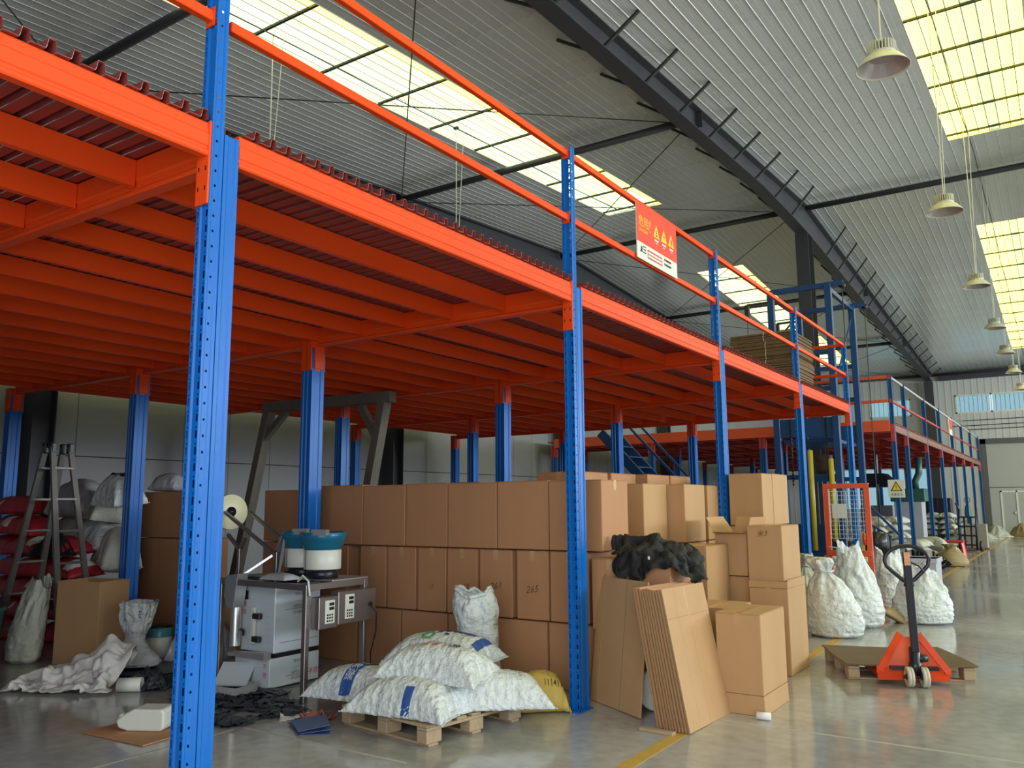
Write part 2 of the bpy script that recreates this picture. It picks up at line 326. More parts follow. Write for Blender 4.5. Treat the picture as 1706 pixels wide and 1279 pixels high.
# ------------------------------------------------------------------ cloth shapes: grids of points as differences between neighbours
def unpack(t):
    nx, ny, q, mn, s = t; n = (nx+1)*(ny+1); cols = []
    for k in range(3):
        g = s[k*n:(k+1)*n]
        for j in range(ny+1):
            for i in range(nx+1):
                a = j*(nx+1)+i; g[a] += (g[a-1] if i else 0)+(g[a-nx-1] if j else 0)-(g[a-nx-2] if i and j else 0)
        cols.append([v*q+mn[k] for v in g])
    return nx, ny, list(zip(*cols))
BAG_SHAPE_A = (64, 44, 0.002, (-0.4776, -0.3087, 0.1674), [
0,8,7,7,8,7,8,7,7,8,7,6,8,8,7,8,7,7,8,8,7,7,8,7,8,8,7,8,8,7,8,8,8,7,7,8,8,7,8,7,8,8,7,7,8,8,7,8,7,7,8,6,8,7,7,7,8,7,7,7,7,8,6,7,8,3,-4,0,1,-1,1,-1,0,1,
0,0,0,0,0,0,0,0,1,-1,0,-1,1,0,1,-1,0,1,-1,0,1,-1,0,-1,1,1,-1,0,0,0,1,-1,-1,1,1,-1,0,0,0,-1,1,-1,1,0,1,-1,1,-1,1,0,1,-1,-1,1,1,-2,2,1,-3,-1,1,-1,0,1,0,-1,
1,0,0,-1,1,-1,1,0,0,0,0,0,-1,0,1,0,-1,1,0,0,0,0,1,-1,0,0,0,1,-2,0,1,0,0,0,0,0,1,-3,2,-1,1,1,-1,-1,2,-1,1,-1,1,-2,2,0,1,-3,-3,6,-6,1,-2,0,1,-1,1,-1,0,0,
1,-1,1,0,0,0,0,0,-1,2,-1,0,0,0,-1,1,0,0,-1,1,0,-1,1,0,-1,1,-1,1,0,0,0,0,0,1,-1,0,0,0,0,0,0,0,0,0,1,0,0,0,0,0,1,-3,0,-2,-1,1,2,-2,0,0,0,-1,0,1,-1,1,1,-1,
0,0,0,0,1,0,-2,1,0,0,0,1,-1,0,0,0,0,0,0,0,-1,2,-1,0,0,0,0,1,-1,0,0,-1,-1,3,-1,1,0,-1,1,0,0,-1,0,0,0,2,-1,-1,-4,2,2,1,1,-3,4,-4,-1,2,-1,1,-1,0,0,0,1,-1,
1,0,-1,0,0,1,0,0,0,0,-1,1,0,0,1,-1,0,0,0,0,0,-1,1,1,-1,0,0,1,-1,0,0,0,0,1,-1,0,0,0,1,-1,1,-1,1,0,0,-2,-1,4,-6,0,1,5,-4,-3,2,-1,-1,1,-1,0,1,0,0,-1,1,0,-1,
1,0,0,1,-1,0,0,0,0,0,0,0,0,0,0,1,-1,0,0,1,-1,0,0,0,0,0,0,0,1,-1,0,0,1,-1,1,-1,0,1,0,0,0,0,-3,3,-1,-2,3,-4,2,0,3,-3,-2,0,0,-1,0,1,-1,0,0,1,0,-1,1,0,-1,1,
-1,1,0,0,-1,1,0,0,0,0,0,0,0,-1,1,0,0,0,0,1,-1,0,0,0,-1,1,1,0,-1,0,1,-1,1,0,0,-1,1,0,-3,2,0,-3,3,-2,4,6,-4,-3,5,-1,-3,1,0,-1,0,0,0,0,-1,0,1,0,-1,1,-1,1,
-1,1,0,0,0,0,0,0,-1,1,0,0,0,0,0,-1,1,0,0,0,0,0,0,1,0,-1,0,1,0,-1,1,0,0,-1,1,0,0,0,0,-3,3,-6,2,-1,0,-1,2,-2,0,2,-2,1,0,-1,1,-1,0,1,0,-1,0,1,-1,1,0,1,-1,
-1,1,0,0,0,-1,1,0,0,-1,1,0,0,1,-1,0,0,1,-1,0,1,-1,-1,2,0,-1,0,1,0,0,-1,1,-1,0,-1,1,-2,1,0,0,0,2,-2,2,3,-1,-1,1,0,-3,2,-1,-1,1,-1,0,0,1,0,-1,1,0,-1,0,1,
0,0,0,0,-1,1,0,-1,0,1,1,-1,0,0,0,0,0,0,1,-1,0,0,0,0,0,1,0,-1,0,0,1,-1,1,-2,1,0,-2,1,-2,4,-4,0,4,-2,-3,1,1,-1,-1,1,0,0,0,0,0,0,-1,1,-1,1,0,-1,1,0,-1,1,0,
0,-1,1,0,0,1,-1,0,-1,1,0,0,0,0,0,0,-1,1,0,0,1,0,0,-1,0,1,0,-1,-1,2,-1,1,-2,-1,4,-5,2,1,2,-4,0,4,-2,1,0,-1,-1,-1,-1,1,0,0,0,0,0,-1,1,-1,0,1,0,0,0,0,0,0,
0,0,0,0,0,0,-1,1,0,0,0,1,-1,0,0,1,-1,0,1,0,-1,0,1,0,-1,0,1,0,-2,1,-1,1,1,-2,3,-1,-4,2,3,4,-4,1,-2,0,0,3,-1,-1,0,0,-1,1,-1,1,0,0,0,0,0,0,0,0,0,0,-1,1,0,
0,0,-1,1,1,0,-1,0,0,0,0,0,0,0,1,-1,0,0,0,0,0,0,1,-1,-1,1,1,-2,0,0,0,1,-1,-1,1,-2,-3,0,4,1,-3,2,1,-5,2,-1,-1,1,-1,-1,2,-1,-1,0,1,0,0,-1,0,1,0,0,0,0,0,0,
0,0,0,0,0,0,0,0,0,0,0,0,0,0,1,-1,0,1,0,-1,0,0,0,1,0,-2,2,-2,0,1,-5,2,-2,2,-1,2,0,0,-1,5,-3,-3,5,0,0,-3,0,1,0,-2,1,0,0,0,-1,1,0,0,0,0,-1,1,0,0,0,-1,1,0,
0,0,0,0,0,0,1,-1,0,0,0,0,0,0,0,0,0,0,0,0,1,-2,1,-1,3,-1,-5,6,-6,4,-4,3,-2,5,-5,-1,-2,1,3,-4,0,2,4,-4,0,2,-1,0,0,0,0,1,-2,1,0,0,0,0,0,0,0,0,0,0,0,0,0,0,
0,0,0,0,1,-1,0,0,0,0,1,-1,0,1,-1,0,1,-2,1,1,-1,0,-3,3,0,3,-5,1,-1,4,6,1,-1,-5,2,-3,2,-2,-2,-1,4,-1,-1,1,0,0,0,0,0,0,0,0,0,-1,1,0,0,0,0,0,0,0,0,0,0,0,0,
0,0,0,0,0,0,0,1,-1,0,0,0,1,-1,1,-1,1,-2,1,-1,3,0,-4,2,3,-1,1,-2,-4,6,0,5,-6,1,-2,2,-1,0,-2,1,-1,1,-1,1,0,0,-1,1,0,0,0,0,0,0,0,0,-1,1,0,0,0,0,0,0,0,0,0,
0,1,-1,0,0,0,0,0,0,0,0,0,-1,0,0,2,0,-2,1,0,2,-1,1,3,-3,-1,2,-1,5,-1,-1,-2,0,-4,4,-3,2,-1,0,0,1,-1,0,0,1,-1,0,0,0,0,0,0,0,0,0,0,0,0,0,0,1,-1,0,0,0,0,-1,
1,0,0,0,0,0,0,0,0,1,-1,1,-1,-1,-1,3,-2,0,-1,1,1,-3,-1,0,1,-1,-2,-3,9,2,0,-2,-6,3,-1,0,1,-1,0,0,0,-1,0,1,0,0,-1,1,0,0,0,0,0,0,0,0,0,0,0,0,0,0,0,0,1,0,-1,
0,0,0,1,-1,0,0,0,0,1,0,-2,1,-1,1,0,2,-3,0,3,0,0,1,-6,-1,6,-6,2,0,7,2,-4,-1,0,-1,0,0,1,0,1,-1,0,0,0,0,0,0,0,0,-1,1,0,0,0,0,0,0,0,0,0,0,0,0,-1,1,0,0,-1,1,
0,0,0,-1,1,-1,0,1,0,-2,-1,1,0,4,-5,0,3,1,-7,2,4,-4,3,-2,2,-2,4,4,-4,3,-1,-1,0,-1,0,0,0,0,0,0,0,0,0,0,0,1,-1,0,0,0,0,0,0,0,0,0,0,0,0,1,-1,0,0,1,-2,1,0,0,
1,-1,0,0,-1,-1,4,0,-1,-1,-4,3,1,0,-2,-1,3,-5,4,0,-2,1,-2,0,-1,5,-5,2,2,-2,1,0,-1,2,-1,0,0,1,-1,0,0,0,-1,1,0,0,0,0,0,0,1,-1,0,0,0,0,0,0,0,0,0,1,-1,0,0,-1,
1,0,-1,3,1,-3,0,-1,-2,3,1,-4,-1,2,1,-4,5,-2,-1,0,-1,3,-4,1,-1,4,-1,-1,2,-1,0,0,-1,1,0,0,0,0,0,0,0,1,-1,0,0,0,0,0,0,0,0,0,0,0,0,0,0,0,0,0,-1,1,0,0,0,0,-1,
1,0,-4,2,-3,1,3,-2,-2,5,1,1,-2,2,-1,-3,2,4,-2,-2,3,-2,1,-1,0,1,-1,1,0,1,0,-1,0,0,0,0,0,0,0,0,0,0,0,0,0,0,0,-1,1,0,0,0,0,0,0,0,0,0,1,-1,0,-1,1,0,1,0,-3,
5,-5,5,-4,-3,1,3,-5,1,0,2,0,-4,4,-3,-2,2,1,-2,3,0,-1,0,-1,2,-1,0,0,0,0,0,0,-1,2,-1,0,0,0,1,-1,0,0,0,0,0,0,0,0,0,0,0,-1,1,0,0,-1,0,1,0,1,-1,-1,1,1,2,-2,
4,-2,1,1,-2,-2,5,-1,-1,-3,-1,4,-3,1,1,2,-2,2,-2,0,1,0,0,0,0,0,0,0,0,0,0,1,-2,1,0,0,0,0,0,0,0,0,0,-1,2,-1,0,0,0,0,0,0,0,0,1,-1,0,0,0,0,1,-1,-1,1,-1,0,0,
5,0,2,0,-7,-2,2,-1,1,-2,4,-1,1,-5,3,-1,2,0,-1,0,1,-1,0,0,0,0,0,0,0,0,1,-1,0,0,0,0,0,0,0,0,0,0,-1,1,0,0,0,0,0,0,0,0,-1,1,0,0,0,0,0,0,0,-1,3,0,0,-2,1,-1,
-1,7,-4,-5,1,0,1,-4,4,-3,3,-3,2,-2,0,1,0,0,0,1,-1,0,0,0,0,0,0,0,0,0,0,0,0,1,-1,0,0,0,0,0,0,0,0,0,-1,1,0,0,0,0,0,0,0,0,0,0,1,-1,1,-2,1,-1,-1,0,2,3,-3,6,
1,-2,0,-2,4,-4,4,-2,4,-3,1,0,0,1,-1,0,0,0,0,0,1,0,-1,0,0,1,-1,0,0,0,0,0,0,0,0,0,0,0,0,0,-1,1,0,0,0,-1,1,0,0,-1,0,1,-1,1,1,-1,1,0,1,1,-1,0,-3,2,-3,2,1,-1,
0,-3,2,-3,3,1,-1,1,1,-1,0,0,0,0,1,-1,0,0,0,1,-1,0,0,1,-1,0,0,0,0,0,0,0,0,0,0,0,-1,1,0,0,0,-1,1,0,0,-1,1,0,0,1,-2,0,1,0,-2,3,1,-2,-3,1,-1,5,0,-3,1,2,-2,
1,1,1,-3,2,0,-1,2,-1,1,0,-1,0,1,-1,0,0,0,1,-1,0,0,0,0,0,0,0,0,0,0,0,0,0,0,0,0,0,0,-1,1,0,0,-1,1,0,0,-1,0,1,0,-1,0,4,-3,-2,5,2,0,-3,0,1,1,-3,1,1,-1,1,-3,
2,1,0,0,-1,2,-1,-1,2,-1,0,1,-1,0,0,0,1,-1,0,0,0,0,0,1,-1,0,0,1,-1,0,0,0,0,0,-1,1,0,0,0,0,0,-1,0,1,0,0,0,1,0,-3,3,1,-3,3,-2,4,-5,-1,-5,6,-4,4,-1,2,-2,2,
-2,0,1,0,-1,0,1,-1,1,-1,0,1,0,-1,0,0,1,-1,0,0,0,0,0,0,0,0,0,0,0,-1,1,-1,0,1,0,0,-1,0,1,-1,1,0,0,0,-1,1,-1,1,1,-3,1,2,0,3,-1,2,-2,-2,-2,2,0,3,-4,3,-2,2,
1,-1,1,-1,1,0,-1,-1,1,0,0,0,1,-1,0,-1,1,1,-1,0,0,0,0,0,0,-1,1,-1,1,0,1,-1,0,0,-1,1,0,0,0,0,-1,0,0,1,0,0,-1,0,3,0,0,-3,-1,3,1,1,0,2,1,-2,-4,2,2,-1,1,-1,
0,0,1,-1,0,0,1,0,0,-1,0,0,0,0,1,-1,0,0,0,0,0,0,0,0,0,0,1,-1,0,-1,1,-1,1,0,0,0,-1,0,0,1,0,-1,0,0,1,0,1,-2,0,2,1,1,-4,2,2,1,-5,3,-3,2,1,0,1,0,0,1,0,0,0,-1,
1,-1,0,0,1,0,-1,1,-1,-1,1,0,0,0,0,0,1,-1,-1,1,-1,0,1,0,0,0,0,-1,1,0,-1,1,0,0,0,-1,1,0,-1,0,1,-1,2,1,-2,1,1,1,-5,2,-1,-1,-1,1,3,0,-1,1,0,0,0,-1,0,0,0,0,
1,-1,0,0,0,1,-1,0,1,-1,0,1,-1,0,0,0,-1,1,0,1,0,-1,-1,1,-1,1,0,0,-1,1,0,0,-1,0,1,0,-1,1,0,-1,1,-1,1,-1,0,1,0,5,-5,-2,2,-4,4,-2,1,2,-1,0,1,-1,1,-2,1,1,-1,
0,1,0,-1,0,-1,1,0,-1,1,0,0,0,0,0,-1,1,0,0,0,0,-1,1,0,0,0,0,-1,1,0,-1,1,0,0,-1,0,1,-1,0,0,0,0,0,3,0,-3,1,2,4,-3,-1,5,0,-1,1,0,0,0,-1,1,0,1,-1,-1,1,-1,0,
0,1,-1,0,0,1,1,-2,0,0,0,0,0,0,1,-1,0,0,-1,1,0,-1,1,0,-1,1,0,0,0,-1,1,-1,1,-1,0,1,0,0,-1,1,-1,0,2,3,1,-5,2,-6,7,-1,-3,4,0,0,-1,0,1,-1,0,1,0,-1,0,1,-1,0,
0,1,-1,0,0,-1,2,-1,-1,2,-1,0,0,0,1,-2,0,0,1,0,0,0,0,1,-1,0,-1,1,-1,0,1,0,0,0,-1,0,0,1,0,0,-1,0,0,2,2,0,-2,-2,0,6,-1,-1,0,2,-1,0,-1,0,-2,1,2,-1,0,1,-1,0,
-1,2,-1,-1,1,-1,1,1,-2,1,0,0,0,-1,2,-1,0,0,-1,1,0,0,-1,1,-1,1,0,0,0,0,-1,1,-1,1,0,0,0,-1,-1,1,-1,2,-1,4,-3,-2,1,2,0,-1,1,-1,0,1,-2,2,-1,0,0,0,1,-1,-1,1,
-1,1,0,0,1,-1,1,-1,-1,1,0,-1,1,0,1,-1,1,-1,0,0,0,0,-1,1,0,0,0,0,0,0,-1,1,-1,1,0,0,0,0,0,0,-1,1,-1,2,-1,3,0,1,1,-3,2,-1,0,0,-1,2,-1,-1,2,0,-1,0,0,0,0,0,
0,0,0,0,0,0,0,0,0,0,0,0,0,-1,1,-1,2,-1,0,0,0,0,0,-1,1,0,-1,1,0,0,-1,1,0,0,-1,1,0,-2,2,0,-1,1,-1,0,2,1,2,4,4,-1,2,2,3,1,1,3,5,-1,2,-4,0,1,4,-1,1,3,2,-3,
0,2,-3,3,-1,1,1,-1,1,0,-4,1,3,-3,0,3,-3,0,-1,3,-3,-1,3,-3,0,3,-4,0,-4,1,-4,1,-4,-1,3,-4,-4,-2,0,-5,-3,-2,8,-3,-1,-5,5,-3,1,1,0,-1,-1,0,2,-2,0,2,3,-6,3,
-2,2,-5,5,-3,1,4,-5,5,-4,-2,5,-2,-3,6,-3,0,2,1,-6,5,-4,6,-6,6,0,-6,6,-1,-9,4,1,0,2,3,-5,1,0,0,0,3,-3,-3,3,2,3,7,-1,-3,3,-5,4,0,-3,-1,4,-3,-1,-1,2,0,2,-5,
3,1,0,0,2,-5,3,-1,-2,4,-6,4,0,0,-1,4,-5,2,-2,4,-2,0,-3,7,-5,1,-1,-2,5,-2,-4,4,0,-3,4,-1,-3,4,-1,-1,-2,5,-4,3,3,-1,2,0,6,2,-1,-3,0,-2,1,-2,4,-1,-2,0,0,-4,
5,0,-1,1,-3,5,-5,3,0,0,-3,5,-4,4,-4,3,-3,0,1,2,-2,3,-5,2,-1,2,0,-3,3,-4,3,-1,1,-1,2,-2,2,-2,1,0,-1,4,1,-4,0,1,2,-2,5,0,-1,7,0,0,0,2,-1,-6,2,-1,0,1,-4,0,
3,2,-5,5,-2,-1,-1,5,-5,1,2,-1,-2,2,-1,1,0,-2,5,-4,2,-1,-3,5,-3,2,0,-4,2,1,1,-2,3,-5,5,-3,1,1,0,-2,0,0,1,2,-1,-3,4,0,3,-2,1,1,8,0,0,0,-2,-1,3,-3,-1,0,-1,
3,-1,0,-1,0,-2,2,0,2,-3,1,0,-1,1,-1,0,0,2,-3,4,-2,-1,0,1,0,-1,0,0,-1,3,1,-4,1,2,0,-1,-2,4,-2,0,1,-4,5,-1,0,-3,2,4,-2,1,0,1,-1,0,7,-1,1,0,0,0,-2,2,-3,-2,
4,-1,1,-3,2,-1,1,-2,2,-2,-2,4,-1,1,-1,-2,2,-1,-1,2,0,-1,3,-4,2,1,-3,3,-1,0,-1,-2,4,-2,1,-1,0,1,-1,3,-3,0,3,-2,3,-3,1,3,-3,3,0,0,-1,0,0,8,-1,-1,1,0,0,1,
-1,1,-2,1,-3,1,2,-4,4,-2,-1,2,-3,3,-2,0,-1,2,1,-2,0,2,-1,-3,3,0,-1,2,-3,3,-4,3,1,-3,3,-1,0,2,-5,2,3,-3,1,0,1,-1,0,-1,3,0,-1,2,-1,0,0,1,-1,0,5,2,1,-1,0,
1,-1,1,-1,1,-3,2,0,-2,2,-3,1,3,-4,2,-1,-3,3,0,0,-1,2,0,0,-1,1,-2,1,1,-2,2,-4,3,0,0,0,2,-1,-1,-2,3,-1,-1,2,-2,3,-2,1,1,0,-1,1,0,0,0,0,0,-1,1,0,8,0,-1,1,
0,0,0,-1,0,-1,1,-1,0,2,-2,1,-1,0,-1,-1,-1,4,-1,1,-2,2,-1,-2,0,1,0,-1,0,1,1,-2,3,-2,2,-2,1,-2,-1,2,2,-4,3,-1,1,1,-2,2,-1,0,1,0,0,1,-1,1,0,0,0,0,-1,7,0,0,
0,1,-1,0,0,1,0,-1,0,-1,0,0,1,-1,0,1,1,-1,-2,1,0,0,-1,0,2,-2,0,1,1,-3,1,1,0,-2,3,-3,1,1,-1,2,0,-1,0,0,1,-1,0,1,0,0,0,0,0,0,0,1,-1,0,0,0,-1,1,7,0,1,-1,0,
0,0,0,0,0,1,-1,0,0,0,0,0,-1,0,-1,1,1,-1,-2,2,1,-1,-1,2,1,-4,1,0,2,-2,0,2,-2,3,-1,-2,2,-2,0,0,1,1,-1,1,0,0,-1,2,0,-1,0,1,-1,0,1,-1,0,1,0,-1,8,-1,0,0,0,0,
1,0,-1,0,0,1,-1,0,0,-1,2,-2,1,-1,-1,1,1,-1,1,-2,1,1,0,-2,3,-3,3,-1,-1,1,-1,2,-3,1,2,-2,1,0,-2,2,-1,2,-1,-1,0,2,-2,1,0,1,-1,1,-1,0,1,-1,0,0,1,6,2,0,0,0,
0,-1,0,1,0,-1,0,1,-1,0,0,-1,1,0,0,0,-1,1,0,-1,1,0,-1,0,1,-1,1,-1,0,1,0,1,-2,1,-1,1,-1,0,2,-1,1,0,-2,1,0,1,-1,1,-1,0,0,1,-1,1,-1,0,1,-1,0,-2,7,-1,-1,2,-1,
0,1,1,-1,0,1,-1,0,1,0,-1,0,1,-1,0,0,0,-1,2,-1,0,-1,2,-1,0,0,0,0,-1,1,0,-2,2,0,0,0,1,0,-2,2,-2,1,0,0,1,-1,0,0,0,1,-1,0,1,-1,-1,1,-1,1,-1,2,8,-1,1,-1,0,0,
0,0,0,1,-1,1,-1,0,0,1,-1,0,0,1,0,0,-1,0,0,1,0,-1,0,0,0,0,0,2,-2,0,1,-2,1,1,-1,-1,0,2,-1,1,-2,1,1,-1,0,1,0,0,-1,1,-1,0,0,1,-2,1,-1,2,-2,6,2,-1,0,0,0,0,-1,
1,0,0,0,1,-1,0,0,1,-1,1,-1,0,0,1,-1,1,-1,0,0,0,0,0,0,0,-1,1,0,0,1,-1,0,0,1,0,-1,0,0,1,0,-1,1,0,-1,0,1,0,-1,1,-1,0,0,0,1,0,-1,0,4,-2,3,2,0,1,-1,1,-1,-1,
2,-1,0,1,0,0,-1,0,1,-1,0,0,1,-1,0,0,0,1,0,-1,1,-1,1,-1,0,0,0,1,0,-1,1,-1,0,0,0,0,1,-1,0,0,0,0,1,-1,0,1,-1,0,0,1,0,-2,1,0,1,7,0,0,-3,3,0,1,-1,1,0,-1,1,-1,
0,0,0,1,0,-1,1,0,0,-1,1,0,0,0,-1,0,1,-1,1,-1,1,0,0,0,-1,0,1,-1,1,0,0,0,0,-1,1,0,0,0,0,0,0,0,-1,1,0,0,-1,0,0,0,0,0,7,0,-2,1,0,1,0,0,0,1,-1,0,1,0,0,-1,0,
0,0,0,0,0,0,0,0,0,0,0,0,0,1,-1,0,0,1,-1,1,-1,0,0,0,0,0,0,0,0,0,0,0,0,0,1,-1,0,0,1,-1,0,0,1,0,0,-1,0,0,7,1,0,-2,0,-2,0,3,1,-1,1,0,0,-1,0,1,0,0,0,0,0,0,0,
0,0,0,0,0,0,0,-1,1,0,0,-1,1,-1,1,0,0,0,0,0,0,0,0,0,0,0,0,0,-1,0,0,1,-1,0,1,0,-1,0,0,0,0,0,8,-3,-1,3,-2,1,0,0,-1,3,-1,0,0,1,-1,0,0,0,0,0,0,0,0,0,0,0,0,0,
0,0,0,0,0,1,-1,0,0,0,0,0,0,0,0,0,0,0,0,0,0,0,0,0,1,0,-1,1,-1,0,0,0,1,-1,0,0,0,3,3,2,-2,0,1,0,-1,1,-1,2,-1,0,0,1,0,0,0,0,0,0,0,0,0,0,0,0,0,0,0,0,0,0,-1,
1,0,0,0,0,0,0,0,0,0,0,0,0,0,0,0,0,0,-1,0,1,-1,1,-1,0,1,-1,1,0,0,0,7,0,0,1,0,-1,1,-1,0,-1,1,-1,1,0,0,0,0,1,-1,0,0,0,0,0,0,0,0,0,0,0,0,0,0,0,0,0,0,0,0,0,
0,0,0,0,0,0,0,0,0,0,0,0,0,0,0,0,0,0,1,-2,1,0,0,0,0,8,-1,0,0,0,0,0,0,0,0,-1,2,-1,1,0,0,0,-1,1,0,0,0,0,0,0,0,0,0,0,0,0,0,0,0,0,0,0,0,0,0,0,0,0,0,0,0,0,0,
0,0,0,0,0,0,-1,-1,1,-1,-1,3,-1,-2,2,0,0,7,1,-1,0,1,0,-1,1,-1,1,-1,1,0,-1,0,0,0,0,0,0,0,0,0,0,0,0,0,0,0,0,0,0,0,0,0,0,0,0,0,0,1,-1,0,0,0,0,0,0,0,0,0,0,0,
0,0,0,0,-1,2,-2,0,2,-2,0,0,7,1,-1,1,-1,0,1,-1,1,-1,1,-1,0,1,0,0,0,0,0,0,0,0,0,0,0,0,0,0,0,0,0,0,0,0,0,0,0,0,0,0,-1,1,0,0,0,0,0,0,0,0,0,0,-1,0,0,1,-2,1,
-1,-1,2,0,-2,1,1,7,-1,2,-1,0,1,-1,1,-1,1,-1,1,0,-1,0,0,1,-1,0,0,0,0,0,0,0,0,0,0,0,0,0,0,0,0,0,0,0,0,0,0,0,0,0,0,0,0,0,1,-1,0,0,0,1,-1,0,0,0,1,-2,0,-2,-1,
4,0,0,8,0,-1,0,1,-1,1,-1,1,-1,0,0,0,0,0,1,-1,1,0,0,0,0,0,0,0,-1,1,0,-1,1,-1,0,0,1,0,0,0,-1,1,0,0,-1,1,0,0,-1,1,-1,0,1,0,0,-1,1,0,-1,0,0,1,0,-1,1,-3,2,0,
7,0,1,0,-1,1,-1,1,-1,0,1,-1,1,0,0,-1,0,0,0,0,0,0,0,0,1,0,-1,0,1,-1,1,0,-1,0,-1,1,0,1,-1,0,0,1,-1,0,0,1,-1,0,1,-1,0,0,1,-1,0,0,1,-1,0,0,1,-1,1,-3,-2,8,0,
-1,0,0,0,0,0,0,1,-1,1,-1,0,0,0,1,-1,1,-1,0,1,-1,0,-1,1,0,-1,1,0,0,-1,2,-1,0,0,0,0,0,0,-1,1,0,0,0,0,0,0,0,1,-1,0,0,1,-1,1,-1,0,0,0,0,1,0,-1,0,7,0,0,0,1,
-1,1,-1,1,-1,1,-1,0,1,0,0,-1,1,-2,2,0,-2,1,0,1,-1,0,1,-1,0,-1,1,0,0,0,-1,0,1,0,0,1,-1,0,0,1,-1,1,0,0,-1,1,0,0,-1,1,-1,0,1,-1,1,-1,0,0,0,1,7,0,1,-1,0,0,
0,1,-1,1,-1,0,1,-1,0,-1,1,0,0,0,-1,2,-1,0,-2,2,-1,0,1,-1,1,1,-2,0,0,1,1,-2,1,0,-1,1,0,0,-2,3,-2,0,1,0,0,-1,1,0,0,0,1,-1,0,-1,1,-1,1,0,0,8,0,-1,1,-1,1,-1,
0,1,-1,1,0,-1,0,1,0,-1,-1,2,-2,1,-1,1,-1,-1,2,-1,0,0,1,0,-3,1,2,1,-3,1,0,0,1,-1,0,1,-1,2,-3,2,-1,0,1,0,0,0,1,-1,1,-1,1,0,0,-1,1,-2,2,-1,5,2,0,0,1,-1,1,
-1,0,1,-1,0,0,0,-1,1,1,-1,-2,2,0,-1,0,1,-1,0,1,1,-2,-1,1,0,1,-2,-1,4,-3,3,-3,0,3,-1,-3,2,0,1,0,0,0,-1,0,2,-1,0,0,0,1,-1,0,0,0,0,0,-1,1,7,0,1,0,-1,1,-1,
1,0,-1,0,0,0,1,-2,1,-3,3,1,-2,-1,2,-1,-3,5,-3,2,-2,1,0,0,1,-2,1,-2,0,3,-2,2,-3,1,1,0,1,-1,1,-2,3,-4,1,2,-2,2,0,1,-1,0,0,0,0,1,-1,1,-1,0,8,-1,-1,1,0,0,1,
-1,-1,1,0,-1,1,-4,3,-1,2,-3,2,0,-1,1,-3,4,-4,4,-2,0,0,2,-2,0,2,-2,1,0,-2,2,-1,0,1,0,1,-3,2,-1,-1,1,2,0,-1,1,-1,-1,2,0,1,-1,0,1,-1,0,0,0,0,8,-2,2,-2,1,0,
0,1,0,-1,-2,2,-2,0,1,0,-1,2,-4,1,3,-3,3,-4,4,-3,0,2,0,-3,2,1,-2,-2,2,1,1,-2,0,1,-2,2,-1,3,-4,3,-1,0,2,-1,-2,2,-2,4,-2,2,-2,2,0,-1,0,0,-1,2,-1,7,0,0,1,0,
0,0,-1,0,-3,4,-4,1,0,0,0,-1,-1,4,-3,-1,2,0,-1,0,1,1,-1,-2,3,-1,0,-2,4,0,-3,-3,4,-1,2,0,-4,4,-1,-1,0,3,-4,2,-2,3,0,-1,-1,0,2,1,0,1,0,0,0,0,-2,2,7,1,-2,1,
0,0,-2,1,-3,4,-3,3,-5,4,-1,-3,5,-1,-2,0,1,-3,2,1,1,-2,0,-1,1,-2,3,-1,-1,0,-2,3,0,0,1,-2,1,-1,1,-3,5,-2,-2,2,0,2,0,-1,0,0,-1,1,1,-1,1,1,0,0,1,-1,-2,7,-1,
2,0,0,-2,1,-3,0,-1,2,-1,1,-4,2,1,-1,-1,2,2,-2,-2,1,3,-5,3,-1,1,-1,4,-3,-2,4,-4,3,-5,4,-1,0,4,-3,0,-1,3,-4,1,0,3,-5,4,-4,2,3,-2,0,0,0,4,-2,1,0,0,-1,2,-1,
4,4,-1,0,-2,1,-1,-3,4,0,-5,2,2,-2,0,1,-1,0,0,-1,1,1,-1,-2,4,-4,3,-2,4,-5,2,-1,-1,4,-5,5,0,-4,4,-4,3,0,-1,-3,5,-2,0,0,4,-6,2,1,-2,3,0,-1,-1,-3,5,-1,3,0,
0,0,0,7,-1,1,-3,2,-3,0,3,-3,-1,-1,1,-3,6,-4,3,-1,1,-5,4,-3,5,-6,5,-4,4,-2,2,-4,4,-1,1,2,-4,1,-3,2,3,-5,2,-2,5,-4,0,0,1,0,1,-3,2,3,-6,5,-2,3,-2,-2,2,1,0,
1,2,0,0,1,8,-1,-4,2,-6,4,-3,2,1,-4,6,-4,1,2,-2,-3,2,-1,5,-6,3,0,1,-1,0,-3,4,-4,4,-4,-1,4,-2,3,0,-1,1,0,-1,-2,1,0,0,6,-6,1,2,-1,1,-3,-1,5,-3,-2,-1,3,-1,
1,-1,4,-2,2,3,-1,0,7,-1,-1,-6,6,-5,3,-1,-3,3,2,-4,3,-5,4,3,-6,4,-1,1,1,-2,1,-1,-1,3,-2,1,-1,0,2,-3,1,-1,1,4,-6,2,0,4,0,-7,6,-3,3,-4,4,-2,-1,0,1,-3,-1,3,
1,-3,2,3,-4,0,3,-5,3,3,2,6,0,-2,0,1,0,-1,-1,1,0,0,-1,1,-1,1,0,1,-2,0,0,-2,0,1,0,0,1,-1,0,0,-1,1,-1,1,2,-1,-1,1,0,0,0,0,0,-1,2,0,-2,2,0,0,-1,0,0,0,1,-1,
0,1,-2,1,1,0,-1,0,0,0,-2,7,1,2,-2,1,0,1,-1,0,0,0,0,1,0,0,-2,2,-1,0,0,1,-1,1,-1,-1,2,-1,0,1,-1,1,0,-2,1,0,-1,0,1,0,1,-2,2,-3,1,2,-3,1,0,1,1,0,-1,-1,1,1,
-1,1,-1,-1,1,1,-1,-1,-5,1,-2,8,-3,4,-2,0,1,0,-1,1,1,-1,0,0,-1,1,0,0,0,0,0,1,-1,0,1,-2,2,0,0,-1,0,-1,1,0,1,-1,0,0,1,-2,2,-1,1,-1,0,0,0,1,0,-1,0,0,1,-1,0,
